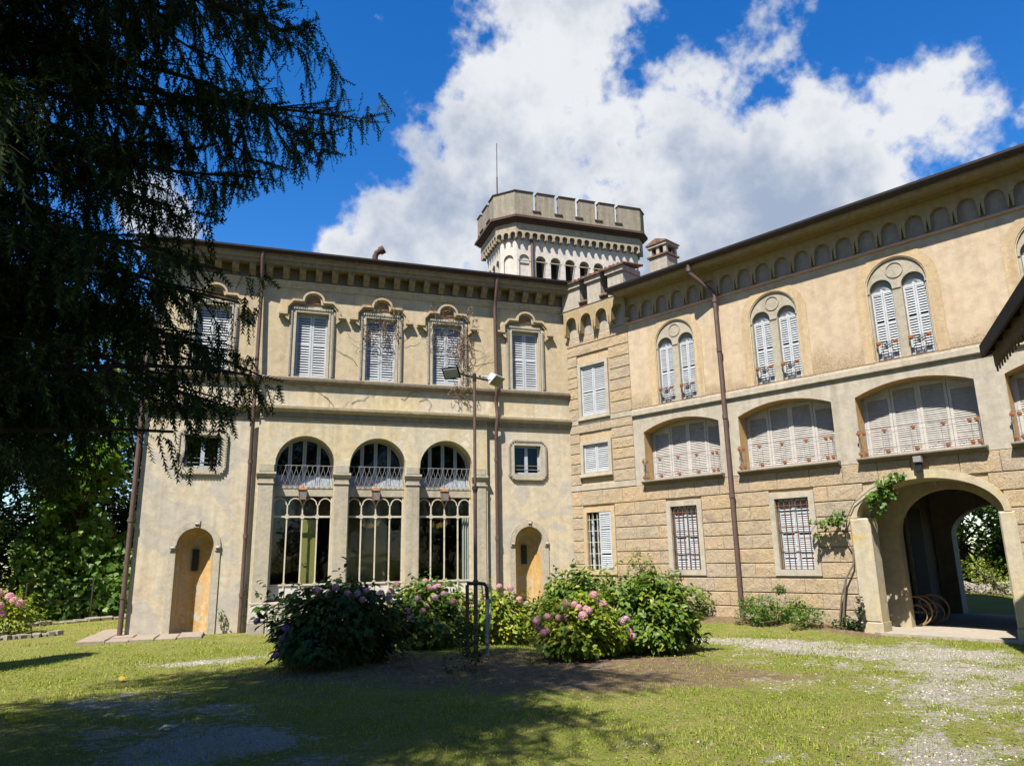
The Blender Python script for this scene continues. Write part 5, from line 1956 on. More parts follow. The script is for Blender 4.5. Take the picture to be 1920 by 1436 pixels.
# fallen leaves on the lawn
lf_v = np.array([[0, 0, 0], [0.4, -0.35, 0.12], [0.4, 0.35, 0.15], [1, 0, 0.05], [0.45, 0, 0.0]])
lf_f = np.array([[0, 1, 4], [0, 4, 2], [1, 3, 4], [4, 3, 2]])
x, y = sample_ground(3200, -11, 4, -15, -2)
keep = visible(x, y) & outside_buildings(x, y)
x, y = x[keep], y[keep]
k = len(x)
az = rng.uniform(0, 2 * math.pi, k)
X = np.c_[np.cos(az), np.sin(az), rng.uniform(-0.2, 0.2, k)]
Y = np.c_[-np.sin(az), np.cos(az), rng.uniform(-0.2, 0.2, k)]
Z = np.cross(X, Y)
v, f = scatter(lf_v, lf_f, np.c_[x, y, gz(x, y) + 0.012], X, Y, Z, rng.uniform(0.015, 0.045, k))
tag(place('leaf_litter', mesh_arrays('leaf_litter', v, f), M['dead']), 'small dry leaves strewn over the lawn', 'leaves', kind='stuff')
# ------------------------------------------------------------------ plants
HL_V = np.array([[0, 0, 0], [0.28, -0.26, 0.05], [0.28, 0.26, 0.05], [0.33, 0, -0.03], [0.68, -0.22, 0.0], [0.68, 0.22, 0.0], [0.70, 0, -0.09], [1.0, 0, -0.22]])
HL_F = np.array([[0, 1, 3], [0, 3, 2], [1, 4, 6], [1, 6, 3], [3, 6, 5], [3, 5, 2], [4, 7, 6], [6, 7, 5]])
SL_V = np.array([[0, 0, 0], [0.45, -0.30, 0.05], [0.45, 0.30, 0.05], [1, 0, -0.08]])
SL_F = np.array([[0, 1, 3], [0, 3, 2]])
VL_V = np.array([[0, 0, 0], [0.05, -0.45, 0.02], [0.55, -0.50, 0.04], [0.62, -0.22, 0.0], [1.0, 0.0, -0.12], [0.62, 0.22, 0.0], [0.55, 0.50, 0.04], [0.05, 0.45, 0.02], [0.35, 0, -0.03]])
VL_F = np.array([[0, 1, 8], [1, 2, 8], [2, 3, 8], [3, 4, 8], [4, 5, 8], [5, 6, 8], [6, 7, 8], [7, 0, 8]])


def bloom_mesh(name, r, seed):
    rg = np.random.default_rng(seed)
    n_ = 62
    i = np.arange(n_) + 0.5
    ph = np.arccos(1 - 1.72 * i / n_)
    th = math.pi * (1 + 5 ** 0.5) * i
    D = np.c_[np.cos(th) * np.sin(ph), np.sin(th) * np.sin(ph), np.cos(ph) * 0.82]
    D += rg.normal(0, 0.05, D.shape)
    hint = np.tile([0.13, 0.31, 0.94], (n_, 1)) + rg.normal(0, 0.4, (n_, 3))
    Z = D / np.linalg.norm(D, axis=1, keepdims=True)
    X = np.cross(hint, Z)
    X /= np.linalg.norm(X, axis=1, keepdims=True)
    Y = np.cross(Z, X)
    tv = np.array([[0, 0, 0.0], [0.5, 0.24, 0.16], [0.62, 0, 0.1], [0.5, -0.24, 0.16], [-0.24, 0.5, 0.16], [0, 0.62, 0.1], [0.24, 0.5, 0.16],
                   [-0.5, -0.24, 0.16], [-0.62, 0, 0.1], [-0.5, 0.24, 0.16], [0.24, -0.5, 0.16], [0, -0.62, 0.1], [-0.24, -0.5, 0.16]])
    tf = np.array([[0, 2, 1], [0, 3, 2], [0, 5, 4], [0, 6, 5], [0, 8, 7], [0, 9, 8], [0, 11, 10], [0, 12, 11]])
    v, f = scatter(tv, tf, D * r * 0.92, X, Y, Z, np.full(n_, r * 0.62))
    return mesh_arrays(name, v, f)


BL_ME = {k: [bloom_mesh('bloom_' + k, 1.0, s) for s in (1, 2)] for k in ('pink', 'mauve', 'violet')}
for k in BL_ME:
    for me_ in BL_ME[k]:
        me_.materials.append(M['bloom' + k])


def bush_surface(dirs, rx, ry, h, seed, lump=0.21):
    """lumpy dome standing on the ground"""
    a = np.arctan2(dirs[:, 1], dirs[:, 0])
    z = dirs[:, 2]
    l = 1 + lump * (np.sin(3 * a + seed) * np.sin(4 * z + seed * 2) + 0.6 * np.sin(7 * a - seed * 1.7 + 3 * z) + 0.5 * np.sin(9 * z + 5 * a + seed))
    return np.c_[dirs[:, 0] * rx * l, dirs[:, 1] * ry * l, (dirs[:, 2] * 0.62 + 0.38) * h * (0.5 + 0.5 * l)]


def hydrangea(name, label, xy, rx, ry, h, mat, nleaf, blooms, seed, lsize=(0.09, 0.15), group='hydrangea bushes in the courtyard bed', bottom=-0.45):
    z0 = float(gz(xy[0], xy[1]))
    root = thing(name, label, 'bush', (xy[0], xy[1], z0), 0, group)
    d = rand_dirs(nleaf, bottom)
    r = rng.uniform(0.30, 1.0, nleaf) ** 0.5
    P = bush_surface(d, rx, ry, h, seed) * 1.0
    P[:, :2] *= r[:, None]
    P[:, 2] = P[:, 2] * (0.35 + 0.65 * r)
    P += rng.normal(0, 0.025, P.shape)
    P[:, 2] = np.maximum(P[:, 2], 0.04)
    out = d + rng.normal(0, 0.55, d.shape)
    out[:, 2] = out[:, 2] * 0.35 - 0.38
    hint = np.c_[d[:, 0] * 0.9, d[:, 1] * 0.9, np.full(nleaf, 0.9)] + rng.normal(0, 0.35, d.shape)
    X, Y, Z = frames(out, hint)
    lp_ = [scatter(HL_V, HL_F, P - X * 0.05, X, Y, Z, rng.uniform(lsize[0], lsize[1], nleaf))]
    # stray leafy shoots break the outline
    ns = int(26 * rx * h)
    d2 = rand_dirs(ns, -0.1)
    b2 = bush_surface(d2, rx, ry, h, seed)
    for q_, e_ in zip(b2, d2):
        k2 = 7
        tt = np.linspace(0.1, 1.0, k2) * random.uniform(0.10, 0.26)
        Pq = q_ + e_ * tt[:, None] + np.c_[np.zeros(k2), np.zeros(k2), tt * 0.25]
        dq = rand_dirs(k2)
        dq[:, 2] = dq[:, 2] * 0.3 - 0.15
        Xq, Yq, Zq = frames(dq, np.tile([0, 0, 1.0], (k2, 1)) + rng.normal(0, 0.3, (k2, 3)))
        lp_.append(scatter(HL_V, HL_F, Pq, Xq, Yq, Zq, rng.uniform(lsize[0] * 0.6, lsize[1] * 0.85, k2)))
    v, f = join_arrays(lp_)
    place('foliage', mesh_arrays('foliage', v, f), mat, root)
    stm = MB()
    for k in range(int(16 * rx)):
        a = random.uniform(0, 2 * math.pi)
        rr = math.sqrt(random.random())
        p1 = (math.cos(a) * rx * 0.75 * rr, math.sin(a) * ry * 0.75 * rr, h * random.uniform(0.5, 0.85))
        p0 = (p1[0] * 0.35, p1[1] * 0.35, -0.03)
        stm.tube([p0, ((p0[0] + p1[0]) / 2 + 0.03, (p0[1] + p1[1]) / 2, h * 0.3), p1], [0.012, 0.010, 0.006], 5)
    place('stems', stm.mesh('stems'), M['palebark'], root)
    for (kind, dx, dy, dz, sz) in blooms:
        # direction on the dome, size in metres
        dd = np.array([[dx, dy, dz]], float)
        dd /= np.linalg.norm(dd)
        p = bush_surface(dd, rx, ry, h, seed)[0]
        me_ = BL_ME[kind][random.randint(0, 1)]
        tilt = Vector((dd[0][0] * 0.7, dd[0][1] * 0.7, 0.9)).to_track_quat('Z', 'Y').to_euler()
        tilt.z += random.uniform(0, 6)
        place('bloom', me_, None, root, tuple(p * 1.0), tilt, (sz, sz, sz))
    return root


def camdir(right, up, toward):
    """bloom direction given as seen: to the right, up, toward the viewer"""
    fx, fy = 0.327, 0.945
    rx_, ry_ = 0.945, -0.327
    return (rx_ * right - fx * toward, ry_ * right - fy * toward, up)


def bl(kind, pts, sz=(0.046, 0.066)):
    return [(kind, *camdir(r, u, t), random.uniform(*sz)) for r, u, t in pts]


random.seed(21)
hydrangea('hydrangea_bush', 'large dark shaded hydrangea with a few violet blooms, first from the loggia steps', (-7.12, -7.0), 0.98, 0.80, 1.20, M['hydd'], 4600,
          bl('violet', [(-0.95, 0.25, 0.5), (-0.62, 0.0, 0.8), (-0.55, 0.2, 0.8), (-0.85, -0.1, 0.6), (-0.8, -0.35, 0.6)]) +
          bl('mauve', [(-0.2, 0.85, 0.4), (0.0, 0.82, 0.45), (0.12, 0.8, 0.5), (0.3, 0.9, 0.35), (0.42, 0.72, 0.5), (0.55, 0.85, 0.3), (0.7, 0.7, 0.35), (0.75, 0.55, 0.4), (0.5, 0.6, 0.6)]), 1.3, (0.10, 0.16))
hydrangea('hydrangea_bush', 'round hydrangea crowned with pink blooms behind the lamp mast foot', (-5.35, -5.45), 0.74, 0.72, 1.14, M['hyd'], 3600,
          bl('pink', [(-0.2, 0.95, 0.3), (0.0, 1, 0.25), (0.15, 0.9, 0.4), (0.35, 0.95, 0.3), (0.62, 0.45, 0.6), (-0.3, 0.3, 0.85), (0.05, 0.3, 0.9), (0.1, 0.55, 0.8), (-0.7, 0.7, 0.4), (-0.85, 0.5, 0.3), (-0.6, 0.85, 0.3), (-0.75, 0.3, 0.5)]) +
          bl('mauve', [(0.25, 0.85, 0.4), (-0.1, 0.6, 0.8), (-0.25, 0.2, 0.9), (0.5, 0.75, 0.4), (0.3, 0.65, 0.6)]), 2.9)
hydrangea('hydrangea_bush', 'yellow-green hydrangea with a thin row of pink blooms, right of the lamp mast', (-3.95, -5.2), 0.74, 0.66, 0.97, M['hydy'], 3000,
          bl('pink', [(-0.5, 0.9, 0.3), (-0.3, 1, 0.2), (-0.7, 0.7, 0.4), (0.1, 1, 0.1), (0.35, 0.95, 0.2), (0.7, 0.8, 0.1), (-0.2, 0.75, 0.6), (0.85, 0.6, 0.1)], (0.05, 0.068)), 4.4, (0.08, 0.125))
hydrangea('hydrangea_bush', 'low front hydrangea thick with pale pink blooms, foremost of the group', (-3.42, -8.0), 0.76, 0.62, 0.92, M['hydy'], 3000,
          bl('pink', [(-0.35, 0.9, 0.35), (-0.28, 0.8, 0.5), (-0.5, 0.7, 0.5), (-0.62, 0.6, 0.5), (-0.7, 0.5, 0.5), (-0.85, 0.35, 0.5), (-0.95, 0.25, 0.4), (-0.75, 0.1, 0.7), (-0.65, 0.15, 0.7), (-0.12, 0.72, 0.6), (-0.05, 0.65, 0.65),
                      (0.08, 0.68, 0.6), (0.14, 0.6, 0.7), (0.02, 0.45, 0.8), (0.25, 0.95, 0.3), (0.45, 0.92, 0.2), (0.5, 0.8, 0.3), (0.6, 0.65, 0.35), (0.95, 0.05, 0.45), (0.93, -0.1, 0.5)], (0.050, 0.070)), 5.9, (0.08, 0.13))
hydrangea('hydrangea_bush', 'big leafy green hydrangea with a single mauve bloom, rightmost of the group', (-2.02, -7.75), 0.80, 0.72, 1.22, M['hyd'], 4200,
          bl('mauve', [(-0.55, 0.05, 0.85)], (0.085, 0.09)), 7.7, (0.09, 0.15))
hydrangea('hydrangea_bush', 'tall dense hydrangea without blooms at the back, below the corner window', (-2.75, -6.35), 0.80, 0.66, 1.30, M['hyd'], 3600, bl('pink', [(0.2, 1, 0.0)], (0.05, 0.055)), 9.2)
hydrangea('hydrangea_bush', 'small reddish pink hydrangea by the kerb beneath the dark trees', (-14.05, 2.6), 0.85, 0.7, 0.95, M['hydy'], 1000,
          bl('pink', [(0.0, 0.9, 0.4), (0.3, 0.85, 0.4), (0.5, 0.7, 0.5), (0.2, 0.6, 0.7), (0.6, 0.5, 0.5), (0.35, 0.4, 0.8)], (0.08, 0.11)), 3.1, (0.08, 0.13))


def leafy(name, label, cat, pts_r, mat, n_, size, tv=SL_V, tf=SL_F, stems=None, stem_mat=None, group=None, loc=(0, 0, 0), flat=0.35):
    """plant made of leaf clumps: pts_r is a list of (x, y, z, radius, weight)"""
    root = thing(name, label, cat, loc, 0, group)
    w = np.array([p[4] for p in pts_r], float)
    ids = rng.choice(len(pts_r), n_, p=w / w.sum())
    C_ = np.array([p[:3] for p in pts_r])[ids]
    R_ = np.array([p[3] for p in pts_r])[ids]
    d = rand_dirs(n_)
    P = C_ + d * (R_ * rng.uniform(0.25, 1.0, n_) ** 0.5)[:, None]
    P[:, 2] = np.maximum(P[:, 2], 0.01)
    out = d + rng.normal(0, 0.6, d.shape)
    out[:, 2] *= flat
    hint = np.c_[d[:, 0] * 0.5, d[:, 1] * 0.5, np.full(n_, 1.0)] + rng.normal(0, 0.4, d.shape)
    X, Y, Z = frames(out, hint)
    v, f = scatter(tv, tf, P, X, Y, Z, rng.uniform(size[0], size[1], n_))
    place('foliage', mesh_arrays('foliage', v, f), mat, root)
    if stems:
        sm = MB()
        for pts, r in stems:
            sm.tube(pts, r, 6)
        place('stem', sm.mesh('stem'), stem_mat or M['palebark'], root)
    return root


# small bushes in the bed
z0 = float(gz(-5.5, -8.75))
leafy('rose_bush', 'small sparse rose bush growing at the foot of the lamp mast', 'bush',
      [(0, 0, 0.45, 0.24, 3), (0.15, 0.1, 0.32, 0.2, 2), (-0.12, -0.05, 0.55, 0.18, 2), (0.05, 0, 0.18, 0.16, 1), (-0.2, 0, 0.12, 0.14, 1)], M['hydd'], 620, (0.04, 0.07),
      stems=[([(0, 0, 0), (0.05, 0, 0.3), (0, 0.05, 0.6)], [0.012, 0.01, 0.005]), ([(0, 0, 0), (-0.1, 0, 0.3), (-0.14, -0.05, 0.6)], [0.01, 0.008, 0.005])], loc=(-5.45, -8.55, z0))
z0 = float(gz(-4.4, -8.35))
leafy('young_shoot', 'tiny leafy shoot alone on the bare soil before the pink hydrangea', 'plant', [(0, 0, 0.12, 0.07, 2), (0.02, 0, 0.22, 0.05, 1), (-0.05, 0, 0.05, 0.08, 1)], M['vine'], 46, (0.04, 0.07),
      stems=[([(0, 0, 0), (0.01, 0, 0.24)], [0.006, 0.003])], loc=(-4.42, -8.35, z0))
z0 = float(gz(-6.3, -7.9))
leafy('dead_twigs', 'dark dry little plant between the shaded hydrangea and the rose bush', 'plant', [(0, 0, 0.14, 0.16, 1), (0.15, 0.05, 0.12, 0.12, 1)], M['dead'], 90, (0.03, 0.06),
      stems=[([(0, 0, 0), (0.1 * math.cos(a), 0.1 * math.sin(a), 0.15), (0.2 * math.cos(a), 0.2 * math.sin(a), 0.26)], 0.004) for a in (0.3, 1.4, 2.6, 3.7, 5.0)], stem_mat=M['twig'], loc=(-6.3, -7.9, z0))


def wl(s, w, z=None):
    p = wpos(s, w, 0)
    return (p[0], p[1], float(gz(p[0], p[1])) if z is None else z)


# climbing rose on the corner wall, above the hydrangeas
p0 = wl(2.45, 0.35)
leafy('climbing_rose', 'loose climbing rose reaching up the rough wall between the barred windows', 'plant',
      [(0.0, 0, 1.25, 0.22, 3), (0.18, -0.1, 1.05, 0.22, 3), (-0.12, 0.05, 1.0, 0.2, 2), (-0.05, 0.0, 1.5, 0.10, 1), (0.5, -0.8, 0.95, 0.2, 2), (0.3, -0.5, 0.8, 0.25, 2), (-0.25, 0.5, 0.95, 0.18, 1), (0.1, -0.1, 0.7, 0.3, 3)], M['hyd'], 900, (0.04, 0.075),
      stems=[([(0.1, -0.1, 0), (0.05, -0.05, 0.8), (-0.05, 0, 1.55)], [0.015, 0.01, 0.005]), ([(0.1, -0.1, 0), (0.3, -0.5, 0.6), (0.5, -0.85, 1.0)], [0.012, 0.01, 0.005]), ([(0.1, -0.1, 0), (-0.15, 0.3, 0.6), (-0.28, 0.55, 1.0)], [0.01, 0.008, 0.004])], loc=p0)
# low plants along the right wall
specs = [(4.15, 0.50, 0.52, 0.48, 'low ferny weeds against the rough wall, before the drainpipe foot', 1300, 'hyd'),
         (5.50, 0.5, 0.48, 0.42, 'spreading green weeds right of the drainpipe foot', 1300, 'vine'),
         (6.10, 0.55, 0.68, 0.55, 'bushiest lush green weed clump below the third barred window', 2200, 'vine'),
         (6.78, 0.75, 0.38, 0.36, 'low bright weed tuft nearest the vine stem', 900, 'vine')]
for s_, w_, h_, r_, lab, n_, mt_ in specs:
    pts = [(random.uniform(-r_, r_) * 0.9, random.uniform(-0.2, 0.2), random.uniform(0.08, h_ * 0.75), r_ * random.uniform(0.28, 0.5), 1) for _ in range(9)]
    pts += [(random.uniform(-r_, r_) * 0.5, random.uniform(-0.1, 0.1), h_ * random.uniform(0.85, 1.05), 0.08, 0.3) for _ in range(4)]
    leafy('wall_weeds', lab, 'plant', pts, M[mt_], n_, (0.03, 0.07), loc=wl(s_, w_), group='weeds along the wall foot',
          stems=[([(0, 0, 0), (random.uniform(-r_, r_) * 0.6, 0, h_ * 0.9)], [0.007, 0.003]) for _ in range(6)], stem_mat=M['vine'])
# grape vine at the carriage arch
rootp = thing('grape_vine', 'grape vine with bright leaves climbing over the carriage arch', 'vine', (0, 0, 0), RZ)
vm = MB()
vm.tube([(7.25, -0.12, 0.1), (7.33, -0.13, 0.6), (7.42, -0.12, 1.05), (7.60, -0.10, 1.35), (7.62, -0.09, 1.62), (7.52, -0.10, 1.85), (7.58, -0.12, 2.25), (7.75, -0.10, 2.55), (8.10, -0.10, 2.80), (8.5, -0.12, 2.98), (8.75, -0.14, 2.95)],
        [0.022, 0.02, 0.02, 0.018, 0.016, 0.014, 0.012, 0.011, 0.010, 0.008, 0.005], 7)
vm.tube([(7.16, -0.09, 0.1), (7.28, -0.10, 0.7), (7.42, -0.12, 1.05)], [0.018, 0.015, 0.014], 6)
vm.tube([(7.55, -0.11, 2.1), (7.3, -0.2, 2.22), (7.0, -0.25, 2.18), (6.86, -0.25, 2.0)], [0.009, 0.008, 0.006, 0.004], 5)
vm.build('stem', M['palebark'], rootp)
cl_ = [(7.50, -0.30, 2.28, 0.15, 3), (7.38, -0.28, 2.20, 0.12, 2), (7.15, -0.28, 2.16, 0.13, 2), (6.92, -0.25, 2.18, 0.08, 1), (7.0, -0.25, 1.93, 0.08, 0.6),
       (8.42, -0.20, 2.86, 0.17, 4), (8.30, -0.18, 2.62, 0.20, 4), (8.20, -0.12, 2.42, 0.15, 2.5), (8.62, -0.22, 2.95, 0.13, 2), (8.80, -0.22, 2.98, 0.09, 1), (8.48, -0.2, 2.70, 0.13, 2), (8.10, -0.14, 2.60, 0.10, 1)]
w = np.array([p[4] for p in cl_])
n_ = 430
ids = rng.choice(len(cl_), n_, p=w / w.sum())
C_ = np.array([p[:3] for p in cl_])[ids]
R_ = np.array([p[3] for p in cl_])[ids]
d = rand_dirs(n_)
P = C_ + d * R_[:, None] * rng.uniform(0.3, 1, n_)[:, None]
out = d + rng.normal(0, 0.5, d.shape)
out[:, 2] = out[:, 2] * 0.4 - 0.25
hint = np.tile([0, -0.75, 0.8], (n_, 1)) + rng.normal(0, 0.4, d.shape)
X, Y, Z = frames(out, hint)
v, f = scatter(VL_V, VL_F, P, X, Y, Z, rng.uniform(0.055, 0.10, n_))
place('foliage', mesh_arrays('foliage', v, f), M['vine'], rootp)
leafy('ivy', 'dark green ivy clump clinging to the foot of the carriage arch pier', 'ivy', [(0, 0, 0.12, 0.13, 3), (0.12, -0.1, 0.1, 0.12, 2), (0.1, -0.25, 0.35, 0.09, 2), (0.11, -0.27, 0.58, 0.07, 1), (-0.2, 0.1, 0.08, 0.12, 2)], M['hydd'], 360, (0.035, 0.06), VL_V, VL_F, loc=wl(7.38, 0.18))
leafy('wall_sprout', 'small sprout at the cracked wall foot beside the tall orange niche', 'plant', [(0, 0, 0.3, 0.09, 2), (-0.02, 0, 0.45, 0.05, 1), (0.06, 0, 0.18, 0.08, 1)], M['hyd'], 60, (0.04, 0.07), loc=(-9.02, -0.09, 0.05),
      stems=[([(0.03, 0.02, 0.02), (0, 0, 0.45)], 0.006)])
leafy('drainpipe_creeper', 'thin creeper beside the loggia pedestal below the drainpipe', 'plant', [(0, 0, z, 0.05, 1) for z in (0.25, 0.4, 0.55, 0.7, 0.9, 1.05)], M['hyd'], 90, (0.03, 0.055), loc=(-8.49, -0.05, 0.0),
      stems=[([(0, 0, 0), (0.02, 0, 0.6), (-0.02, 0, 1.1)], 0.005)])

# dry creeper on the upper windows of the ochre wing
dc = thing('dry_creeper', 'leafless brown creeper straggling over the middle hooded windows', 'creeper', (0, 0, 0))
tw = MB()
random.seed(77)
tips = []


def wander(x, z, ang, n_, step, r, y=-0.075):
    pts = [(x, y, z)]
    for k in range(n_):
        ang += random.gauss(0, 0.45)
        x += math.cos(ang) * step
        z += math.sin(ang) * step
        pts.append((x, y + random.uniform(-0.012, 0.004) - (0.09 if 6.0 < z < 6.25 else 0), z))
        tips.append((x, y, z))
    tw.tube(pts, [r * (1 - 0.7 * k / len(pts)) for k in range(len(pts))], 4)


for c, amt in ((-5.47, 22), (-3.64, 30)):
    for k in range(amt):
        wander(c + random.uniform(-0.45, 0.5), random.uniform(7.2, 8.05), random.uniform(-2.6, -0.5), random.randint(6, 15), 0.075, 0.006)
    for k in range(8):
        wander(c + random.uniform(-0.5, 0.6), 8.1 + random.uniform(-0.1, 0.2), random.uniform(-0.3, 3.4), 7, 0.07, 0.006, -0.16)
for k in range(9):
    wander(-3.15 + random.uniform(-0.05, 0.15), random.uniform(6.3, 8.0), random.choice((-1.6, -1.3, 1.5)), 14, 0.09, 0.006)
for k in range(7):
    wander(random.uniform(-3.8, -2.9), random.uniform(6.1, 6.4), random.uniform(-2.4, -0.6), 6, 0.07, 0.005, -0.15)
for (x, z, a_) in ((-7.25, 6.0, -2.3), (-7.25, 6.0, -0.6), (-6.9, 5.75, -0.4), (-6.2, 5.6, 0.5), (-5.9, 6.9, 0.6), (-6.4, 6.9, 0.2), (-6.4, 6.9, 2.6), (-4.9, 5.8, -0.3), (-4.4, 5.75, 0.2), (-2.9, 7.1, 0.8), (-2.85, 6.9, 1.2)):
    wander(x, z, a_, 11, 0.085, 0.006, -0.012)
tag(tw.build('twigs', M['twig'], dc), kind='stuff')
sel = [t for t in tips if (abs(t[0] + 5.47) < 0.5 and 7.35 < t[2] < 8.2) or (abs(t[0] + 3.2) < 0.3) or (abs(t[0] + 3.64) < 0.5 and t[2] > 7.6) or (abs(t[0] + 3.5) < 0.5 and t[2] < 6.6)]
P = np.array(sel)
P = np.repeat(P, 3, axis=0) + rng.normal(0, 0.03, (len(P) * 3, 3)) * np.array([1, 0.4, 1])
P[:, 1] = np.minimum(P[:, 1], -0.055)
d = rand_dirs(len(P))
X, Y, Z = frames(d, np.tile([0, -1.0, 0.3], (len(P), 1)) + rng.normal(0, 0.4, d.shape))
v, f = scatter(SL_V, SL_F, P, X, Y, Z, rng.uniform(0.025, 0.06, len(P)))
tag(place('dead_leaves', mesh_arrays('dead_leaves', v, f), M['dead'], dc), kind='stuff')

# ------------------------------------------------------------------ the big conifer
CT = np.array([-12.3, -14.6])
CH = 16.6
con = thing('conifer', 'huge dark drooping conifer overhanging the lawn from the left edge', 'tree', (CT[0], CT[1], 0))
LIM = np.array([(-400, 600), (0, 585), (60, 600), (120, 625), (165, 660), (180, 772), (215, 745), (262, 712), (300, 640), (345, 590), (372, 490), (430, 392), (455, 380), (500, 420), (520, 522), (560, 512), (600, 470), (690, 480),
                (725, 540), (765, 515), (800, 470), (850, 410), (905, 405), (940, 300), (985, 130), (1040, 20), (1100, -60)], float)
LOWER = np.array([(-200, 1090), (0, 985), (120, 930), (240, 850), (300, 880), (400, 915), (480, 800), (545, 770), (560, 560), (600, 355), (690, 310), (780, 220)], float)


def inside_silhouette(P, slack=0.0):
    u, v_, z = to_pix(P)
    lim = np.interp(v_, LIM[:, 0], LIM[:, 1])
    return (z < 0.4) | (u < -60) | (u < lim + slack) & (v_ < np.interp(u, LOWER[:, 0], LOWER[:, 1]) + slack)


limb = MB()
shoot_base, shoot_dir, shoot_len = [], [], []


def conifer_branch(h0, tip, sag=0.35, dens=1.0, r0=0.034):
    a = np.array([CT[0], CT[1], h0])
    b = np.array(tip, float)
    L_ = np.linalg.norm(b - a)
    n_ = max(6, int(L_ / 0.35))
    pts = []
    for i in range(n_ + 1):
        t = i / n_
        p = a + (b - a) * t
        p[2] += sag * 0.9 * math.sin(math.pi * t) - 0.0
        p += np.array([math.sin(t * 7 + h0) * 0.12, math.cos(t * 6 + h0) * 0.12, 0.10 * math.sin(t * 9 + h0 * 3)]) * t
        pts.append(p)
    keep_ = [i for i in range(n_ + 1) if inside_silhouette(pts[i] + np.array([0, 0, -0.05]), -34)]
    last = n_
    for i in range(n_ + 1):
        if i not in keep_:
            last = max(i - 1, 1)
            break
    limb.tube([tuple(p - np.array([CT[0], CT[1], 0])) for p in pts[:last + 1]], [r0 * (1 - 0.9 * i / n_) + 0.004 for i in range(last + 1)], 6)
    pts = np.array(pts)
    ax = (b - a) / L_
    side = np.cross(ax, [0, 0, 1.0])
    side /= np.linalg.norm(side)
    nt = int(L_ / 0.13 * dens)
    for k in range(nt):
        t = 0.18 + 0.82 * (k + random.random()) / nt
        p = a + (b - a) * t
        i = min(int(t * n_), n_ - 1)
        ft = t * n_ - i
        p = pts[i] * (1 - ft) + pts[i + 1] * ft
        sg = 1 if k % 2 else -1
        tl = (0.35 + 0.85 * math.sin(math.pi * min(1.0, (1.03 - t) * 1.3) * 0.5)) * random.uniform(0.6, 1.1) * min(1.0, L_ / 3.5)
        dirn = side * sg * random.uniform(0.55, 1.0) + ax * random.uniform(0.5, 0.9) + np.array([0, 0, random.uniform(-0.25, 0.12)])
        dirn /= np.linalg.norm(dirn)
        q_ = p + dirn * tl
        q_[2] -= 0.30 * tl
        if random.random() < 0.5 and inside_silhouette(q_, -25) and inside_silhouette(p, -25):
            limb.tube([tuple(p - np.array([CT[0], CT[1], 0])), tuple((p + q_) / 2 - np.array([CT[0], CT[1], 0.0])), tuple(q_ - np.array([CT[0], CT[1], 0]))], [0.010, 0.007, 0.003], 4, False)
        ns = int(tl / 0.042)
        for j in range(ns + 1):
            u = (j + random.random() * 0.6) / (ns + 0.6)
            s0 = p + (q_ - p) * u
            dd = np.array([random.gauss(0, 0.30), random.gauss(0, 0.30), -1.0]) + dirn * random.uniform(-0.05, 0.6)
            shoot_base.append(s0)
            shoot_dir.append(dd / np.linalg.norm(dd))
            shoot_len.append(random.uniform(0.12, 0.38) * (1.0 if u < 0.85 else 0.6))
        # spray along the twig itself
        for j in range(5):
            shoot_base.append(p + (q_ - p) * (random.uniform(0.0, 0.9) if j < 3 else random.uniform(-0.02, 0.06)))
            dd = dirn + np.array([random.gauss(0, 0.35), random.gauss(0, 0.35), random.uniform(-0.5, 0.15)])
            shoot_dir.append(dd / np.linalg.norm(dd))
            shoot_len.append(random.uniform(0.12, 0.25))


def px_at(px, py, dist):
    """world point seen at that place, dist metres along the view axis"""
    d = pix_dir(px, py)
    return CAM + d * (dist / (d @ FWD))


random.seed(9)
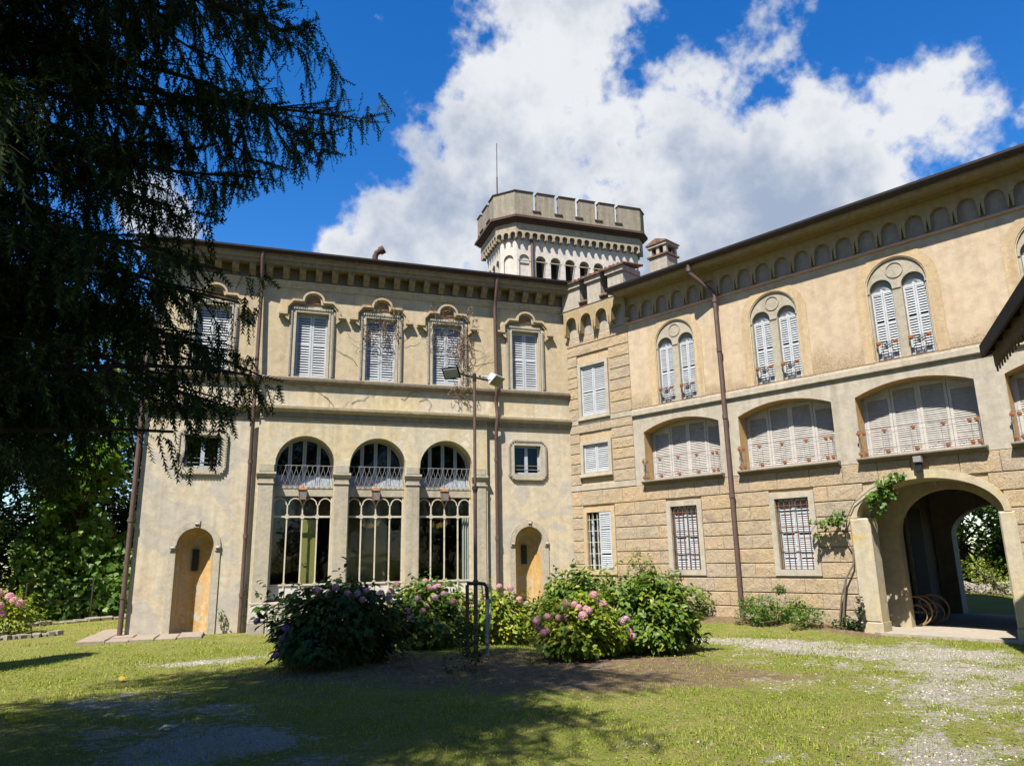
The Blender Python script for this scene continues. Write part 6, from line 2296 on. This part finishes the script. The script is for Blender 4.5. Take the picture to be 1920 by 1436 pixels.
# limbs that reach into view
for (px_, py_, ds, h0, sag) in [(765, 178, 6.6, 4.9, 0.5), (700, 262, 7.2, 4.6, 0.5), (640, 300, 6.4, 4.2, 0.5), (590, 30, 6.8, 6.6, 0.5), (600, 110, 7.4, 6.0, 0.5), (560, 330, 7.4, 4.2, 0.4), (480, 355, 6.2, 3.8, 0.4),
                                (520, 60, 5.6, 5.2, 0.4), (430, 210, 6.0, 4.4, 0.4), (380, 120, 5.2, 5.0, 0.4), (330, 300, 6.8, 4.2, 0.4), (375, 445, 6.0, 3.6, 0.4), (300, 420, 6.4, 3.6, 0.4), (240, 330, 5.4, 3.8, 0.4), (520, 522, 5.6, 3.2, 0.3),
                                (470, 590, 6.2, 3.0, 0.35), (535, 735, 5.8, 2.7, 0.35), (500, 690, 6.4, 2.9, 0.35), (440, 760, 5.6, 2.5, 0.3), (400, 850, 5.2, 2.4, 0.3), (360, 660, 6.8, 3.0, 0.4), (300, 560, 5.8, 3.2, 0.4), (290, 760, 6.4, 2.7, 0.35),
                                (220, 640, 5.4, 3.0, 0.3), (200, 500, 6.2, 3.4, 0.3), (180, 780, 5.8, 2.6, 0.3), (120, 600, 5.2, 3.0, 0.3), (100, 720, 6.2, 2.6, 0.3), (60, 500, 5.6, 3.3, 0.3), (100, 380, 6.4, 3.7, 0.3), (150, 200, 5.6, 4.2, 0.4),
                                (60, 80, 5.2, 4.6, 0.4), (240, 60, 6.2, 5.4, 0.4), (330, 40, 7.4, 6.6, 0.4), (450, 20, 8.0, 7.4, 0.4), (40, 260, 5.8, 4.0, 0.3), (30, 700, 5.4, 2.5, 0.3), (50, 850, 6.0, 2.3, 0.25), (160, 880, 6.4, 2.3, 0.25), (20, 950, 5.6, 2.0, 0.2),
                                (350, 480, 7.2, 3.6, 0.4), (430, 660, 7.0, 2.9, 0.35), (270, 240, 7.6, 5.0, 0.4), (200, 120, 7.8, 5.8, 0.4), (120, 460, 7.6, 3.8, 0.4), (60, 620, 7.4, 3.2, 0.3), (200, 720, 7.6, 2.9, 0.3)]:
    conifer_branch(h0 + random.uniform(-1.1, 1.0), px_at(px_, py_, ds), sag, 1.0)
# the rest of the crown, high above and behind the frame
hh = 3.2
while hh < CH - 0.5:
    k = 7 if hh > 6 else 4
    for j in range(k):
        a_ = random.uniform(0, 2 * math.pi)
        if hh < 6.5 and -1.2 < (a_ - 0.25) < 1.9:
            continue
        L_ = (4.0 if hh < 12 else 4.0 * (CH - hh) / (CH - 12) + 0.3) * random.uniform(0.75, 1.05)
        if hh < 6:
            L_ *= 0.8
        tip = (CT[0] + math.cos(a_) * L_, CT[1] + math.sin(a_) * L_, hh - 0.10 * L_ + random.uniform(-0.3, 0.3))
        conifer_branch(hh, tip, 0.4, 0.8, 0.04)
    hh += 0.48
SB, SD, SL = np.array(shoot_base), np.array(shoot_dir), np.array(shoot_len)
tipP = SB + SD * SL[:, None]
ok = inside_silhouette(SB, 4) & inside_silhouette(tipP, 10) & (np.linalg.norm(SB - CAM, axis=1) > 2.6)
u_, v_, z_ = to_pix(SB)
hole = (np.sin(SB[:, 0] * 5.1 + 1.3 * np.sin(SB[:, 2] * 3.3)) * np.sin(SB[:, 1] * 4.7 + 1.1 * np.sin(SB[:, 0] * 2.9)) * np.sin(SB[:, 2] * 5.6 + 2.0 * np.sin(SB[:, 1] * 2.3)))
edge = np.clip(1.0 - (np.interp(v_, LIM[:, 0], LIM[:, 1]) - u_) / 170.0, 0, 1)
low = np.clip((v_ - 480) / 200.0, 0, 1) * np.clip((u_ - 240) / 120.0, 0, 1)
inview = (z_ > 0.5) & (u_ > -80) & (v_ > -80)
keep_p = np.where(inview, np.clip(0.90 - 0.9 * np.maximum(hole + 0.10, 0) * 2.6 - 0.22 * edge - 0.28 * low, 0.08, 1.0), 1.0)
ok &= rng.random(len(SB)) < keep_p
SB, SD, SL = SB[ok], SD[ok], SL[ok]
# a shoot: a stem with two ranks of needles, 12 slim triangles
nd = 11
sv, sf = [], []
for k in range(nd):
    t = 0.06 + 0.92 * k / (nd - 1)
    for sgn in (-1, 1):
        b0 = len(sv)
        sv += [(t - 0.045, 0, 0), (t + 0.045, 0, 0), (t + 0.10, sgn * 0.5 * (1.0 - 0.45 * t), 0.12 * (1 if (k % 2) else -1))]
        sf.append((b0, b0 + 1, b0 + 2))
b0 = len(sv)
sv += [(0, -0.03, 0), (0, 0.03, 0), (1.05, 0, 0)]
sf.append((b0, b0 + 1, b0 + 2))
sv, sf = np.array(sv), np.array(sf)
n_ = len(SB)
hint = rand_dirs(n_)
X, Y, Z = frames(SD, hint)
wid = rng.uniform(0.050, 0.078, n_)[:, None]
v, f = scatter(sv, sf, SB, X * SL[:, None], Y * wid, Z * wid, np.ones(n_))
v = v - np.array([CT[0], CT[1], 0])
place('crown', mesh_arrays('crown', v, f), M['needle'], con)
limb.tube([(0, 0, -0.2), (0, 0, 1.0), (0.05, 0, 6), (0, 0.05, 13), (0, 0, CH)], [0.46, 0.38, 0.30, 0.18, 0.03], 12)
limb.build('trunk', M['bark'], con)
print('conifer shoots', n_, 'tris', len(f))


# a slim conifer just beyond the left edge; its shadow crosses the lawn before the niche
sc = thing('conifer', 'slim young conifer beyond the left edge, shading a strip of lawn', 'tree', (-15.4, -7.4, 0))
n_ = 9000
hh_ = 1.2 + 7.6 * rng.random(n_) ** 1.15
rr_ = (1.0 - (hh_ - 1.0) / 8.2) * 1.35 * np.sqrt(rng.random(n_)) + 0.05
aa_ = rng.uniform(0, 2 * math.pi, n_)
P = np.c_[np.cos(aa_) * rr_, np.sin(aa_) * rr_, hh_]
D = np.c_[np.cos(aa_) * 0.7, np.sin(aa_) * 0.7, rng.uniform(-0.9, -0.1, n_)]
X, Y, Z = frames(D, rand_dirs(n_))
v, f = scatter(sv, sf, P, X * 0.34, Y * 0.10, Z * 0.10, np.ones(n_))
place('crown', mesh_arrays('crown', v, f), M['needle'], sc)
m = MB()
m.tube([(0, 0, -0.1), (0, 0, 4), (0, 0, 9.0)], [0.16, 0.11, 0.02], 9)
m.build('trunk', M['bark'], sc)


# ------------------------------------------------------------------ broadleaf trees and hedges


def tree(name, label, loc, h, rx, rz_, zc, mat, n_, lsize, seed, clumps=26, group=None, tv=SL_V, tf=SL_F, trunk_r=0.18, bark='bark'):
    rg = random.Random(seed)
    root = thing(name, label, 'tree', loc, 0, group)
    tr = MB()
    tr.tube([(0, 0, -0.2), (0.05, 0.03, h * 0.25), (0.0, 0.1, zc), (0.1, 0, h * 0.9)], [trunk_r, trunk_r * 0.8, trunk_r * 0.55, 0.03], 9)
    cs = []
    for k in range(clumps):
        a_ = rg.uniform(0, 2 * math.pi)
        u = rg.uniform(-1, 1)
        rr = math.sqrt(1 - u * u) * rg.uniform(0.45, 1.0)
        c = (math.cos(a_) * rr * rx, math.sin(a_) * rr * rx, zc + u * rz_ * rg.uniform(0.6, 1.0))
        cs.append((*c, rx * rg.uniform(0.20, 0.42), rg.uniform(0.5, 1.4)))
        if k % 2 == 0:
            tr.tube([(0.02, 0.05, max(h * 0.2, c[2] - rx * 0.7)), (c[0] * 0.5, c[1] * 0.5, c[2] - rx * 0.25), c[:3]], [trunk_r * 0.35, trunk_r * 0.2, 0.015], 6)
    tr.build('trunk', M[bark], root)
    w_ = np.array([c[4] for c in cs])
    ids = rng.choice(len(cs), n_, p=w_ / w_.sum())
    C_ = np.array([c[:3] for c in cs])[ids]
    R_ = np.array([c[3] for c in cs])[ids]
    d = rand_dirs(n_)
    P = C_ + d * (R_ * rng.uniform(0.1, 1, n_) ** 0.45)[:, None]
    out = d + rng.normal(0, 0.7, d.shape)
    out[:, 2] = out[:, 2] * 0.4 - 0.15
    hint = np.c_[d[:, 0] * 0.6, d[:, 1] * 0.6, np.full(n_, 0.9)] + rng.normal(0, 0.45, d.shape)
    X, Y, Z = frames(out, hint)
    v, f = scatter(tv, tf, P, X, Y, Z, rng.uniform(lsize[0], lsize[1], n_))
    place('crown', mesh_arrays('crown', v, f), mat, root)
    return root


GB = 'trees beyond the kerb'
tree('maple_tree', 'bright green maple catching sun between the conifer and the ochre wing', (-13.9, 8.2, 0), 7.5, 1.6, 1.9, 4.9, M['vine'], 2600, (0.16, 0.26), 3, 20, GB, VL_V, VL_F)
tree('yew_tree', 'dark feathery tree directly behind the corner of the ochre wing', (-12.9, 12.5, 0), 12.5, 2.8, 5.4, 6.2, M['broad'], 15000, (0.13, 0.24), 4, 44, GB)
tree('dark_tree', 'tallest dark tree at the far left behind the hedge', (-18.3, 11.5, 0), 14.5, 3.8, 6.4, 7.0, M['broad'], 15000, (0.14, 0.26), 5, 40, GB)
tree('dark_tree', 'dark leafy tree behind the maple', (-15.6, 15.5, 0), 15.0, 3.4, 6.2, 7.6, M['broad'], 10000, (0.14, 0.26), 6, 40, GB)
tree('dark_tree', 'dark low-branched tree above the kerb hydrangea', (-17.6, 6.2, 0), 8.5, 2.6, 3.4, 4.2, M['broad'], 8000, (0.12, 0.22), 8, 34, GB)
tree('dark_tree', 'dark tree farthest back at the left horizon', (-22.5, 19.0, 0), 16.0, 4.2, 6.8, 8.0, M['broad'], 9000, (0.18, 0.32), 12, 40, GB)
tree('dark_tree', 'dark tree filling the far left edge of the view', (-20.0, 8.0, 0), 10.0, 3.4, 4.4, 4.4, M['broad'], 13000, (0.16, 0.28), 13, 36, GB)
tree('dark_tree', 'dark undergrowth tree close behind the creeper hedge', (-13.6, 10.4, 0), 5.6, 2.2, 2.5, 2.7, M['broad'], 6000, (0.12, 0.22), 14, 30, GB)
tree('dark_tree', 'low dark tree behind the shade thicket', (-17.5, 12.8, 0), 6.5, 3.0, 3.0, 3.1, M['broad'], 7000, (0.16, 0.28), 19, 32, GB)
# vine-clad hedge
hd = thing('vine_hedge', 'broad-leaved creeper mass covering the fence beside the ochre wing', 'hedge', (-13.3, 7.6, 0))
n_ = 3600
x = rng.uniform(-2.1, 2.0, n_)
z = rng.uniform(0.1, 3.4, n_) * np.clip(1.0 - 0.22 * (x + 2.1) / 4 * 0 - 0.25 * np.sin(x * 2.2) ** 2, 0.4, 1)
y = rng.normal(0, 0.28, n_) + 0.25 * np.sin(x * 3.1 + z * 2.2) + 0.15 * z
d = np.c_[rng.normal(0, 0.5, n_), rng.normal(-0.2, 0.5, n_), rng.normal(-0.6, 0.3, n_)]
X, Y, Z = frames(d, np.tile([0.0, -0.9, 0.6], (n_, 1)) + rng.normal(0, 0.4, (n_, 3)))
v, f = scatter(VL_V, VL_F, np.c_[x, y, z], X, Y, Z, rng.uniform(0.13, 0.22, n_))
place('foliage', mesh_arrays('foliage', v, f), M['vine'], hd)
m = MB()
for k in range(7):
    m.tube([(-2.0 + 0.65 * k, 0.25, -0.1), (-1.9 + 0.65 * k, 0.2, 1.6), (-2.05 + 0.65 * k, 0.4, 3.0)], [0.05, 0.035, 0.015], 6)
m.build('stem', M['bark'], hd)
# lower shrub mass further left, in the shade
leafy('shade_shrub', 'dark shrub thicket in the shade behind the wire fence', 'shrub', [(random.uniform(-3.5, 1.2), random.uniform(-0.6, 1.2), random.uniform(0.3, 3.0), 0.7, 1) for _ in range(34)], M['broad'], 5200, (0.12, 0.22), loc=(-17.2, 8.4, 0),
      stems=[([(random.uniform(-3, 1), 0.2, 0), (random.uniform(-3, 1), 0.4, 2.4)], [0.05, 0.02]) for _ in range(6)], stem_mat=M['bark'])
# garden beyond the carriage arch
gp = wpos(7.2, -16.0, 0)
tree('garden_tree', 'leafy tree standing in the garden seen through the carriage arch', (gp[0], gp[1], 0), 7.5, 2.3, 2.9, 3.3, M['broad'], 9000, (0.12, 0.22), 15, 30, 'garden trees seen through the arch')
gp = wpos(8.6, -19.5, 0)
tree('garden_tree', 'second garden tree farther back, filling the arch view', (gp[0], gp[1], 0), 9.0, 3.4, 4.0, 4.0, M['broad'], 11000, (0.16, 0.28), 16, 30, 'garden trees seen through the arch')
gp = wpos(4.6, -18.0, 0)
tree('garden_tree', 'dark garden tree hugging the far edge of the arch view', (gp[0], gp[1], 0), 9.0, 3.4, 3.8, 3.8, M['broad'], 11000, (0.16, 0.28), 17, 30, 'garden trees seen through the arch')
gp = wpos(7.0, -12.5, 0)
leafy('garden_shrub', 'sunlit yellowish shrub on the garden bank beyond the arch', 'shrub', [(random.uniform(-1.1, 1.3), random.uniform(-0.7, 0.7), random.uniform(0.2, 1.1), 0.35, 1) for _ in range(16)], M['hydy'], 1500, (0.05, 0.10), loc=gp,
      stems=[([(random.uniform(-1, 1), 0, 0), (random.uniform(-1, 1), 0.1, 1.0)], [0.03, 0.01]) for _ in range(5)])
gw = thing('garden_bank', 'heap of pale rubble stones on the garden bank beyond the arch', 'rubble', wpos(7.4, -13.4, 0), RZ)
random.seed(4)
for k in range(46):
    m = MB()
    r = random.uniform(0.10, 0.24)
    x_, y_ = random.uniform(-2.4, 2.4), random.uniform(-0.5, 0.9)
    m.bbox(-r, r, -r * 0.8, r * 0.8, -r * 0.6, r * 0.6, r * 0.35)
    m.build('stone', M['kerbstone'], gw, (x_, y_, 0.08 + max(0, 0.35 + 0.3 * y_) * random.random()), (random.uniform(-0.6, 0.6), random.uniform(-0.6, 0.6), random.uniform(0, 3)))
gp = wpos(11.5, -26.0, 0)
tree('garden_tree', 'broad garden tree closing the view far beyond the arch', (gp[0], gp[1], 0), 11.0, 5.0, 4.6, 4.6, M['broad'], 11000, (0.24, 0.40), 18, 40, 'garden trees seen through the arch')

# trees of the park behind the viewer, mirrored in the loggia glass
for i_, (x_, y_, h_, r_) in enumerate(((-4.5, -29.0, 12.0, 4.2), (-12.5, -28.5, 13.5, 4.4), (-19.5, -23.5, 13.0, 4.2), (4.0, -30.5, 12.0, 4.4), (-24.5, -15.5, 13.0, 4.0), (12.5, -27.0, 11.0, 4.0))):
    tree('park_tree', ['park tree straight behind the viewer, mirrored in the loggia panes', 'tallest park tree behind the viewer', 'park tree behind the viewer toward the conifer side', 'park tree behind the viewer toward the canopy side',
                       'park tree beyond the conifer', 'park tree behind the canopy'][i_], (x_, y_, 0), h_, r_, h_ * 0.42, h_ * 0.52, M['broad'], 4200, (0.34, 0.60), 60 + i_, 34, 'park trees behind the viewer', trunk_r=0.3)
# ------------------------------------------------------------------ lamp mast
lm = thing('floodlight_mast', 'thin rusty mast with two floodlights standing among the hydrangeas', 'lamp post', (-4.93, -7.24, float(gz(-4.93, -7.24))))
m = MB()
m.tube([(0, 0, -0.1), (0, 0, 1.15)], 0.034, 10)
m.tube([(0, 0, 1.15), (0, 0, 2.62)], 0.031, 10)
m.tube([(0.0, 0, 2.62), (0.0, 0, 4.58)], 0.026, 10)
pole = m.build('pole', M['pipe'], lm)
for z, r in ((1.14, 0.045), (2.62, 0.040), (2.66, 0.05)):
    m = MB()
    m.tube([(0, 0, z - 0.03), (0, 0, z + 0.03)], r, 10)
    m.build('clamp', M['darkiron'], pole)
m = MB()
m.tube([(-0.30, 0.10, 4.66), (0.0, 0, 4.57), (0.28, -0.09, 4.50)], 0.020, 8)
m.tube([(0.0, 0, 4.50), (0.0, 0, 4.63)], 0.035, 8)
m.tube([(0.09, -0.03, 4.545), (0.09, -0.03, 4.60)], 0.016, 6)
m.build('crossarm', M['blackmetal'], lm)


def floodlight(cx, cy, cz, yaw, pitch, body, lens):
    m = MB()
    prof = [(-0.13, -0.085), (0.13, -0.085), (0.105, 0.075), (-0.105, 0.075)]
    vs = [(-0.14, -0.07, -0.09), (0.14, -0.07, -0.09), (0.14, -0.07, 0.09), (-0.14, -0.07, 0.09), (-0.09, 0.07, -0.055), (0.09, 0.07, -0.055), (0.09, 0.07, 0.055), (-0.09, 0.07, 0.055)]
    m.add(vs, [(4, 5, 6, 7), (0, 1, 5, 4), (1, 2, 6, 5), (2, 3, 7, 6), (3, 0, 4, 7), (0, 3, 2, 1)])
    m.box(-0.155, 0.155, -0.085, -0.065, -0.105, 0.105)
    m.tube([(-0.16, 0, 0), (-0.16, 0.12, -0.10), (0.16, 0.12, -0.10), (0.16, 0, 0)], 0.010, 5)
    o = m.build('floodlight', body, lm, (cx, cy, cz), (pitch, 0, yaw))
    g = MB()
    g.box(-0.13, 0.13, -0.095, -0.084, -0.08, 0.08)
    g.build('lens', lens, o)
    return o


floodlight(-0.36, 0.10, 4.68, math.radians(-40), math.radians(38), M['blackmetal'], M['floodbody'])
floodlight(0.33, -0.10, 4.55, math.radians(42), math.radians(48), M['floodbody'], M['floodlens'])
# pipe frame at its foot
pf = thing('pipe_frame', 'bent iron pipe frame with a pale leg beside the lamp mast foot', 'frame', (-4.93, -7.24, float(gz(-4.93, -7.24))))
m = MB()
m.tube([(-0.135, 0.02, -0.05), (-0.135, 0.02, 1.10)], 0.030, 9)
m.build('red_leg', M['rustpipe'], pf)
m = MB()
m.tube([(-0.14, 0.02, 1.12), (0.03, -0.04, 1.12), (0.13, -0.06, 1.11), (0.165, -0.07, 1.06), (0.175, -0.07, 0.86)], 0.030, 9)
m.build('crossbar', M['darkiron'], pf)
m = MB()
m.tube([(0.175, -0.07, 0.87), (0.17, -0.07, 0.4), (0.17, -0.07, -0.05)], [0.036, 0.034, 0.033], 9)
m.build('pale_leg', M['paleleg'], pf)
m = MB()
m.tube([(0.09, -0.05, 1.10), (0.10, -0.06, 0.95), (0.12, -0.06, 0.86)], 0.012, 6)
m.tube([(0.18, -0.07, 1.10), (0.235, -0.09, 1.07), (0.24, -0.09, 0.80), (0.20, -0.09, 0.40)], 0.012, 6)
m.build('hose', M['whitebar'], pf)

# wall floodlight above the carriage arch
wf = thing('wall_lamp', 'grey box floodlight under the balcony slab above the carriage arch', 'lamp', wpos(9.08, 0.12, 3.16), RZ)
m = MB()
m.bbox(-0.075, 0.075, -0.09, 0.02, 0.08, 0.20, 0.012)
m.build('housing', M['iron'], wf)
m = MB()
m.bbox(-0.06, 0.06, -0.05, 0.02, -0.10, 0.08, 0.01)
m.tube([(0, 0.01, 0.1), (0, 0.12, 0.12)], 0.012, 6)
m.build('box', M['blackmetal'], wf)

# rattan chairs in the passage


def rattan(name, label, s, w, rz):
    p = wpos(s, w, 0.055)
    o = thing(name, label, 'chair', p, rz, 'cane chairs in the passage')
    for y in (-0.22, 0.22):
        m = MB()
        m.tube([(0.30 * math.cos(a) * 1.0, y, 0.30 + 0.29 * math.sin(a)) for a in np.linspace(-math.pi / 2, math.pi * 0.78, 16)], 0.016, 7)
        m.build('side_hoop', M['cane'], o)
        m = MB()
        m.tube([(0.20 * math.cos(a), y, 0.22 + 0.20 * math.sin(a)) for a in np.linspace(-math.pi / 2, math.pi * 0.8, 14)], 0.013, 7)
        m.build('inner_hoop', M['cane'], o)
    m = MB()
    for (x, z) in ((0.0, 0.012), (0.30, 0.30), (-0.2, 0.5), (0.2, 0.25)):
        m.tube([(x, -0.22, z), (x, 0.22, z)], 0.012, 6)
    m.build('rails', M['cane'], o)
    for k in range(7):
        m = MB()
        x = -0.2 + 0.06 * k
        m.tube([(x, -0.22, 0.27), (x, 0.22, 0.27)], 0.010, 5)
        m.build('seat_cane', M['cane'], o)
    m = MB()
    for k in range(6):
        y = -0.18 + 0.072 * k
        m.tube([(-0.2, y, 0.28), (-0.26, y, 0.50), (-0.22, y, 0.56)], 0.009, 5)
    m.build('back_canes', M['cane'], o)
    return o


rattan('rattan_chair', 'curved rattan chair just inside the carriage arch, nearest the daylight', 8.05, -1.85, RZ + 0.1)
rattan('rattan_chair', 'curved rattan chair deeper in the carriage passage shade', 8.12, -2.55, RZ + 0.3)

# ------------------------------------------------------------------ canopy roof at the right
K = np.array([2.12, -11.17, 4.60])
e1 = np.array([-0.683, -0.730, 0.0])
e2 = np.array([0.730, -0.683, 0.0])
cn = thing('canopy_roof', 'dark timber canopy eave with a scalloped valance jutting in from the right edge', 'canopy', (K[0], K[1], 0), math.atan2(e1[1], e1[0]))
# local x along the eave toward the viewer, local y to the inner side is -e2 flipped
sy = 1.0 if (e1[0] * e2[1] - e1[1] * e2[0]) > 0 else -1.0
Z0 = K[2]
m = MB()
m.prism([(0, 0)], 0, 0) if 0 else None
vs = []
for (x, y, z) in ((0, 0, Z0), (3.6, 0, Z0), (3.6, 3.0 * sy, Z0 + 1.0), (0, 3.0 * sy, Z0 + 1.0)):
    vs.append((x, y, z))
vs += [(x, y, z + 0.05) for x, y, z in vs[:4]]
m.add(vs, [(0, 1, 2, 3), (4, 7, 6, 5), (0, 4, 5, 1), (1, 5, 6, 2), (2, 6, 7, 3), (3, 7, 4, 0)])
m.build('roof_deck', M['timber'], cn)
m = MB()
m.box(-0.03, 3.62, min(-0.035 * sy, 0.0), max(-0.035 * sy, 0.0), Z0 - 0.13, Z0 + 0.07)
m.build('fascia', M['timber'], cn)
m = MB()
m.add([(0, 0, Z0 - 0.12), (0, 3.0 * sy, Z0 + 0.88), (0, 3.0 * sy, Z0 + 1.07), (0, 0, Z0 + 0.07),
       (-0.04, 0, Z0 - 0.12), (-0.04, 3.0 * sy, Z0 + 0.88), (-0.04, 3.0 * sy, Z0 + 1.07), (-0.04, 0, Z0 + 0.07)],
      [(0, 1, 2, 3), (4, 7, 6, 5), (0, 4, 5, 1), (1, 5, 6, 2), (2, 6, 7, 3), (3, 7, 4, 0)])
m.build('barge_board', M['timber'], cn)
for k in range(18):
    m = MB()
    x0 = 0.10 + 0.19 * k
    w = 0.185
    lp = [(x0, Z0 - 0.05), (x0, Z0 - 0.26), (x0 + w * 0.18, Z0 - 0.33), (x0 + w * 0.34, Z0 - 0.30), (x0 + w * 0.5, Z0 - 0.41), (x0 + w * 0.66, Z0 - 0.30), (x0 + w * 0.82, Z0 - 0.33), (x0 + w, Z0 - 0.26), (x0 + w, Z0 - 0.05)]
    m.prism(lp, 0.10 * sy, 0.125 * sy)
    m.build('valance_board', M['valance'], cn)
for k in range(6):
    m = MB()
    x0 = 0.25 + 0.6 * k
    vs = [(x0, 0.02 * sy, Z0 - 0.13), (x0 + 0.09, 0.02 * sy, Z0 - 0.13), (x0 + 0.09, 2.9 * sy, Z0 + 0.83), (x0, 2.9 * sy, Z0 + 0.83)]
    vs += [(x, y, z + 0.12) for x, y, z in vs]
    m.add(vs, [(0, 1, 2, 3), (4, 7, 6, 5), (0, 4, 5, 1), (1, 5, 6, 2), (2, 6, 7, 3), (3, 7, 4, 0)])
    m.build('rafter', M['timber'], cn)
m = MB()
m.box(0.02, 3.58, min(1.55 * sy, 1.75 * sy), max(1.55 * sy, 1.75 * sy), Z0 + 0.15, Z0 + 0.38)
m.build('wall_plate', M['timber'], cn)
for x in (0.3, 3.3):
    m = MB()
    m.box(x - 0.08, x + 0.08, min(1.57 * sy, 1.73 * sy), max(1.57 * sy, 1.73 * sy), -0.2, Z0 + 0.15)
    m.build('post', M['timber'], cn)

# ------------------------------------------------------------------ left background: kerb, fence
kb = thing('stone_kerb', 'low rough stone kerb along the far lawn edge', 'kerb', (0, 0, 0))
random.seed(31)
pts = [(-14.9, 4.1), (-13.9, 5.0), (-12.9, 6.0), (-11.7, 6.9), (-10.4, 7.6)]
for (ax, ay), (bx, by) in zip(pts[:-1], pts[1:]):
    L_ = math.hypot(bx - ax, by - ay)
    n_ = int(L_ / 0.34)
    for k in range(n_):
        t = (k + 0.5) / n_
        m = MB()
        w, h_, d_ = L_ / n_ * 0.47, random.uniform(0.05, 0.13), random.uniform(0.08, 0.13)
        m.bbox(-w, w, -d_, d_, -0.1, h_, 0.03)
        m.build('kerb_stone', M['kerbstone'], kb, (ax + (bx - ax) * t, ay + (by - ay) * t, 0), (random.uniform(-0.06, 0.06), random.uniform(-0.06, 0.06), math.atan2(by - ay, bx - ax) + random.uniform(-0.08, 0.08)))
bd = thing('bed_edging', 'short row of small stones edging the far left flower bed', 'edging', (0, 0, 0))
for k in range(11):
    m = MB()
    r = random.uniform(0.06, 0.10)
    m.bbox(-r, r, -r * 0.8, r * 0.8, -0.05, r * 1.1, 0.025)
    t = k / 10
    m.build('stone', M['kerbstone'], bd, (-13.9 + 1.25 * t, 0.75 + 0.55 * t + 0.3 * t * t, 0), (0, 0, random.uniform(0, 3)))
fn = thing('wire_fence', 'thin wire fence on slim posts in front of the dark trees', 'fence', (0, 0, 0))
fp = [(-16.2, 3.4), (-14.3, 5.2), (-12.9, 6.5), (-11.4, 7.7)]
for x, y in fp:
    m = MB()
    m.tube([(x, y, -0.1), (x, y, 1.15)], 0.028, 7)
    m.build('post', M['darkiron'], fn)
for z in (0.62, 1.08):
    m = MB()
    m.tube([(x, y, z) for x, y in fp], 0.004, 4)
    m.build('wire', M['darkiron'], fn)

# ------------------------------------------------------------------ bits on the lawn
z0 = float(gz(-9.03, -10.64))
t = thing('paper_scrap', 'pale crumpled scrap lying on the shaded lawn', 'litter', (-9.03, -10.64, z0 + 0.02))
m = MB()
m.add([(-0.11, -0.04, 0.0), (-0.03, -0.05, 0.03), (0.03, -0.03, 0.01), (0.10, -0.02, 0.05), (0.12, 0.05, 0.03), (0.02, 0.05, 0.02), (-0.06, 0.03, 0.035), (-0.12, 0.02, 0.0), (0.11, 0.02, 0.09)],
      [(0, 1, 6, 7), (1, 2, 5, 6), (2, 3, 4, 5), (3, 8, 4)])
m.build('sheet', simple('pale_green_paper', (0.42, 0.52, 0.44), 0.8, 0.15, 12), t)
z0 = float(gz(-10.03, -6.82))
t = thing('yellow_leaf', 'single large yellow leaf lying on the sunlit lawn', 'leaf', (-10.03, -6.82, z0 + 0.03))
m = MB()
m.add([tuple(p) for p in (VL_V - np.array([0.4, 0, 0])) * 0.11], [tuple(int(i) for i in f_) for f_ in VL_F])
m.build('blade', simple('yellow_leaf_blade', (0.62, 0.42, 0.03), 0.6, 0.15, 12), t, (0, 0, 0.02), (0.5, -0.3, 0.4))
m = MB()
m.tube([(-0.06, 0, 0.0), (-0.11, 0.02, -0.02)], 0.004, 5)
m.build('stalk', M['twig'], t)
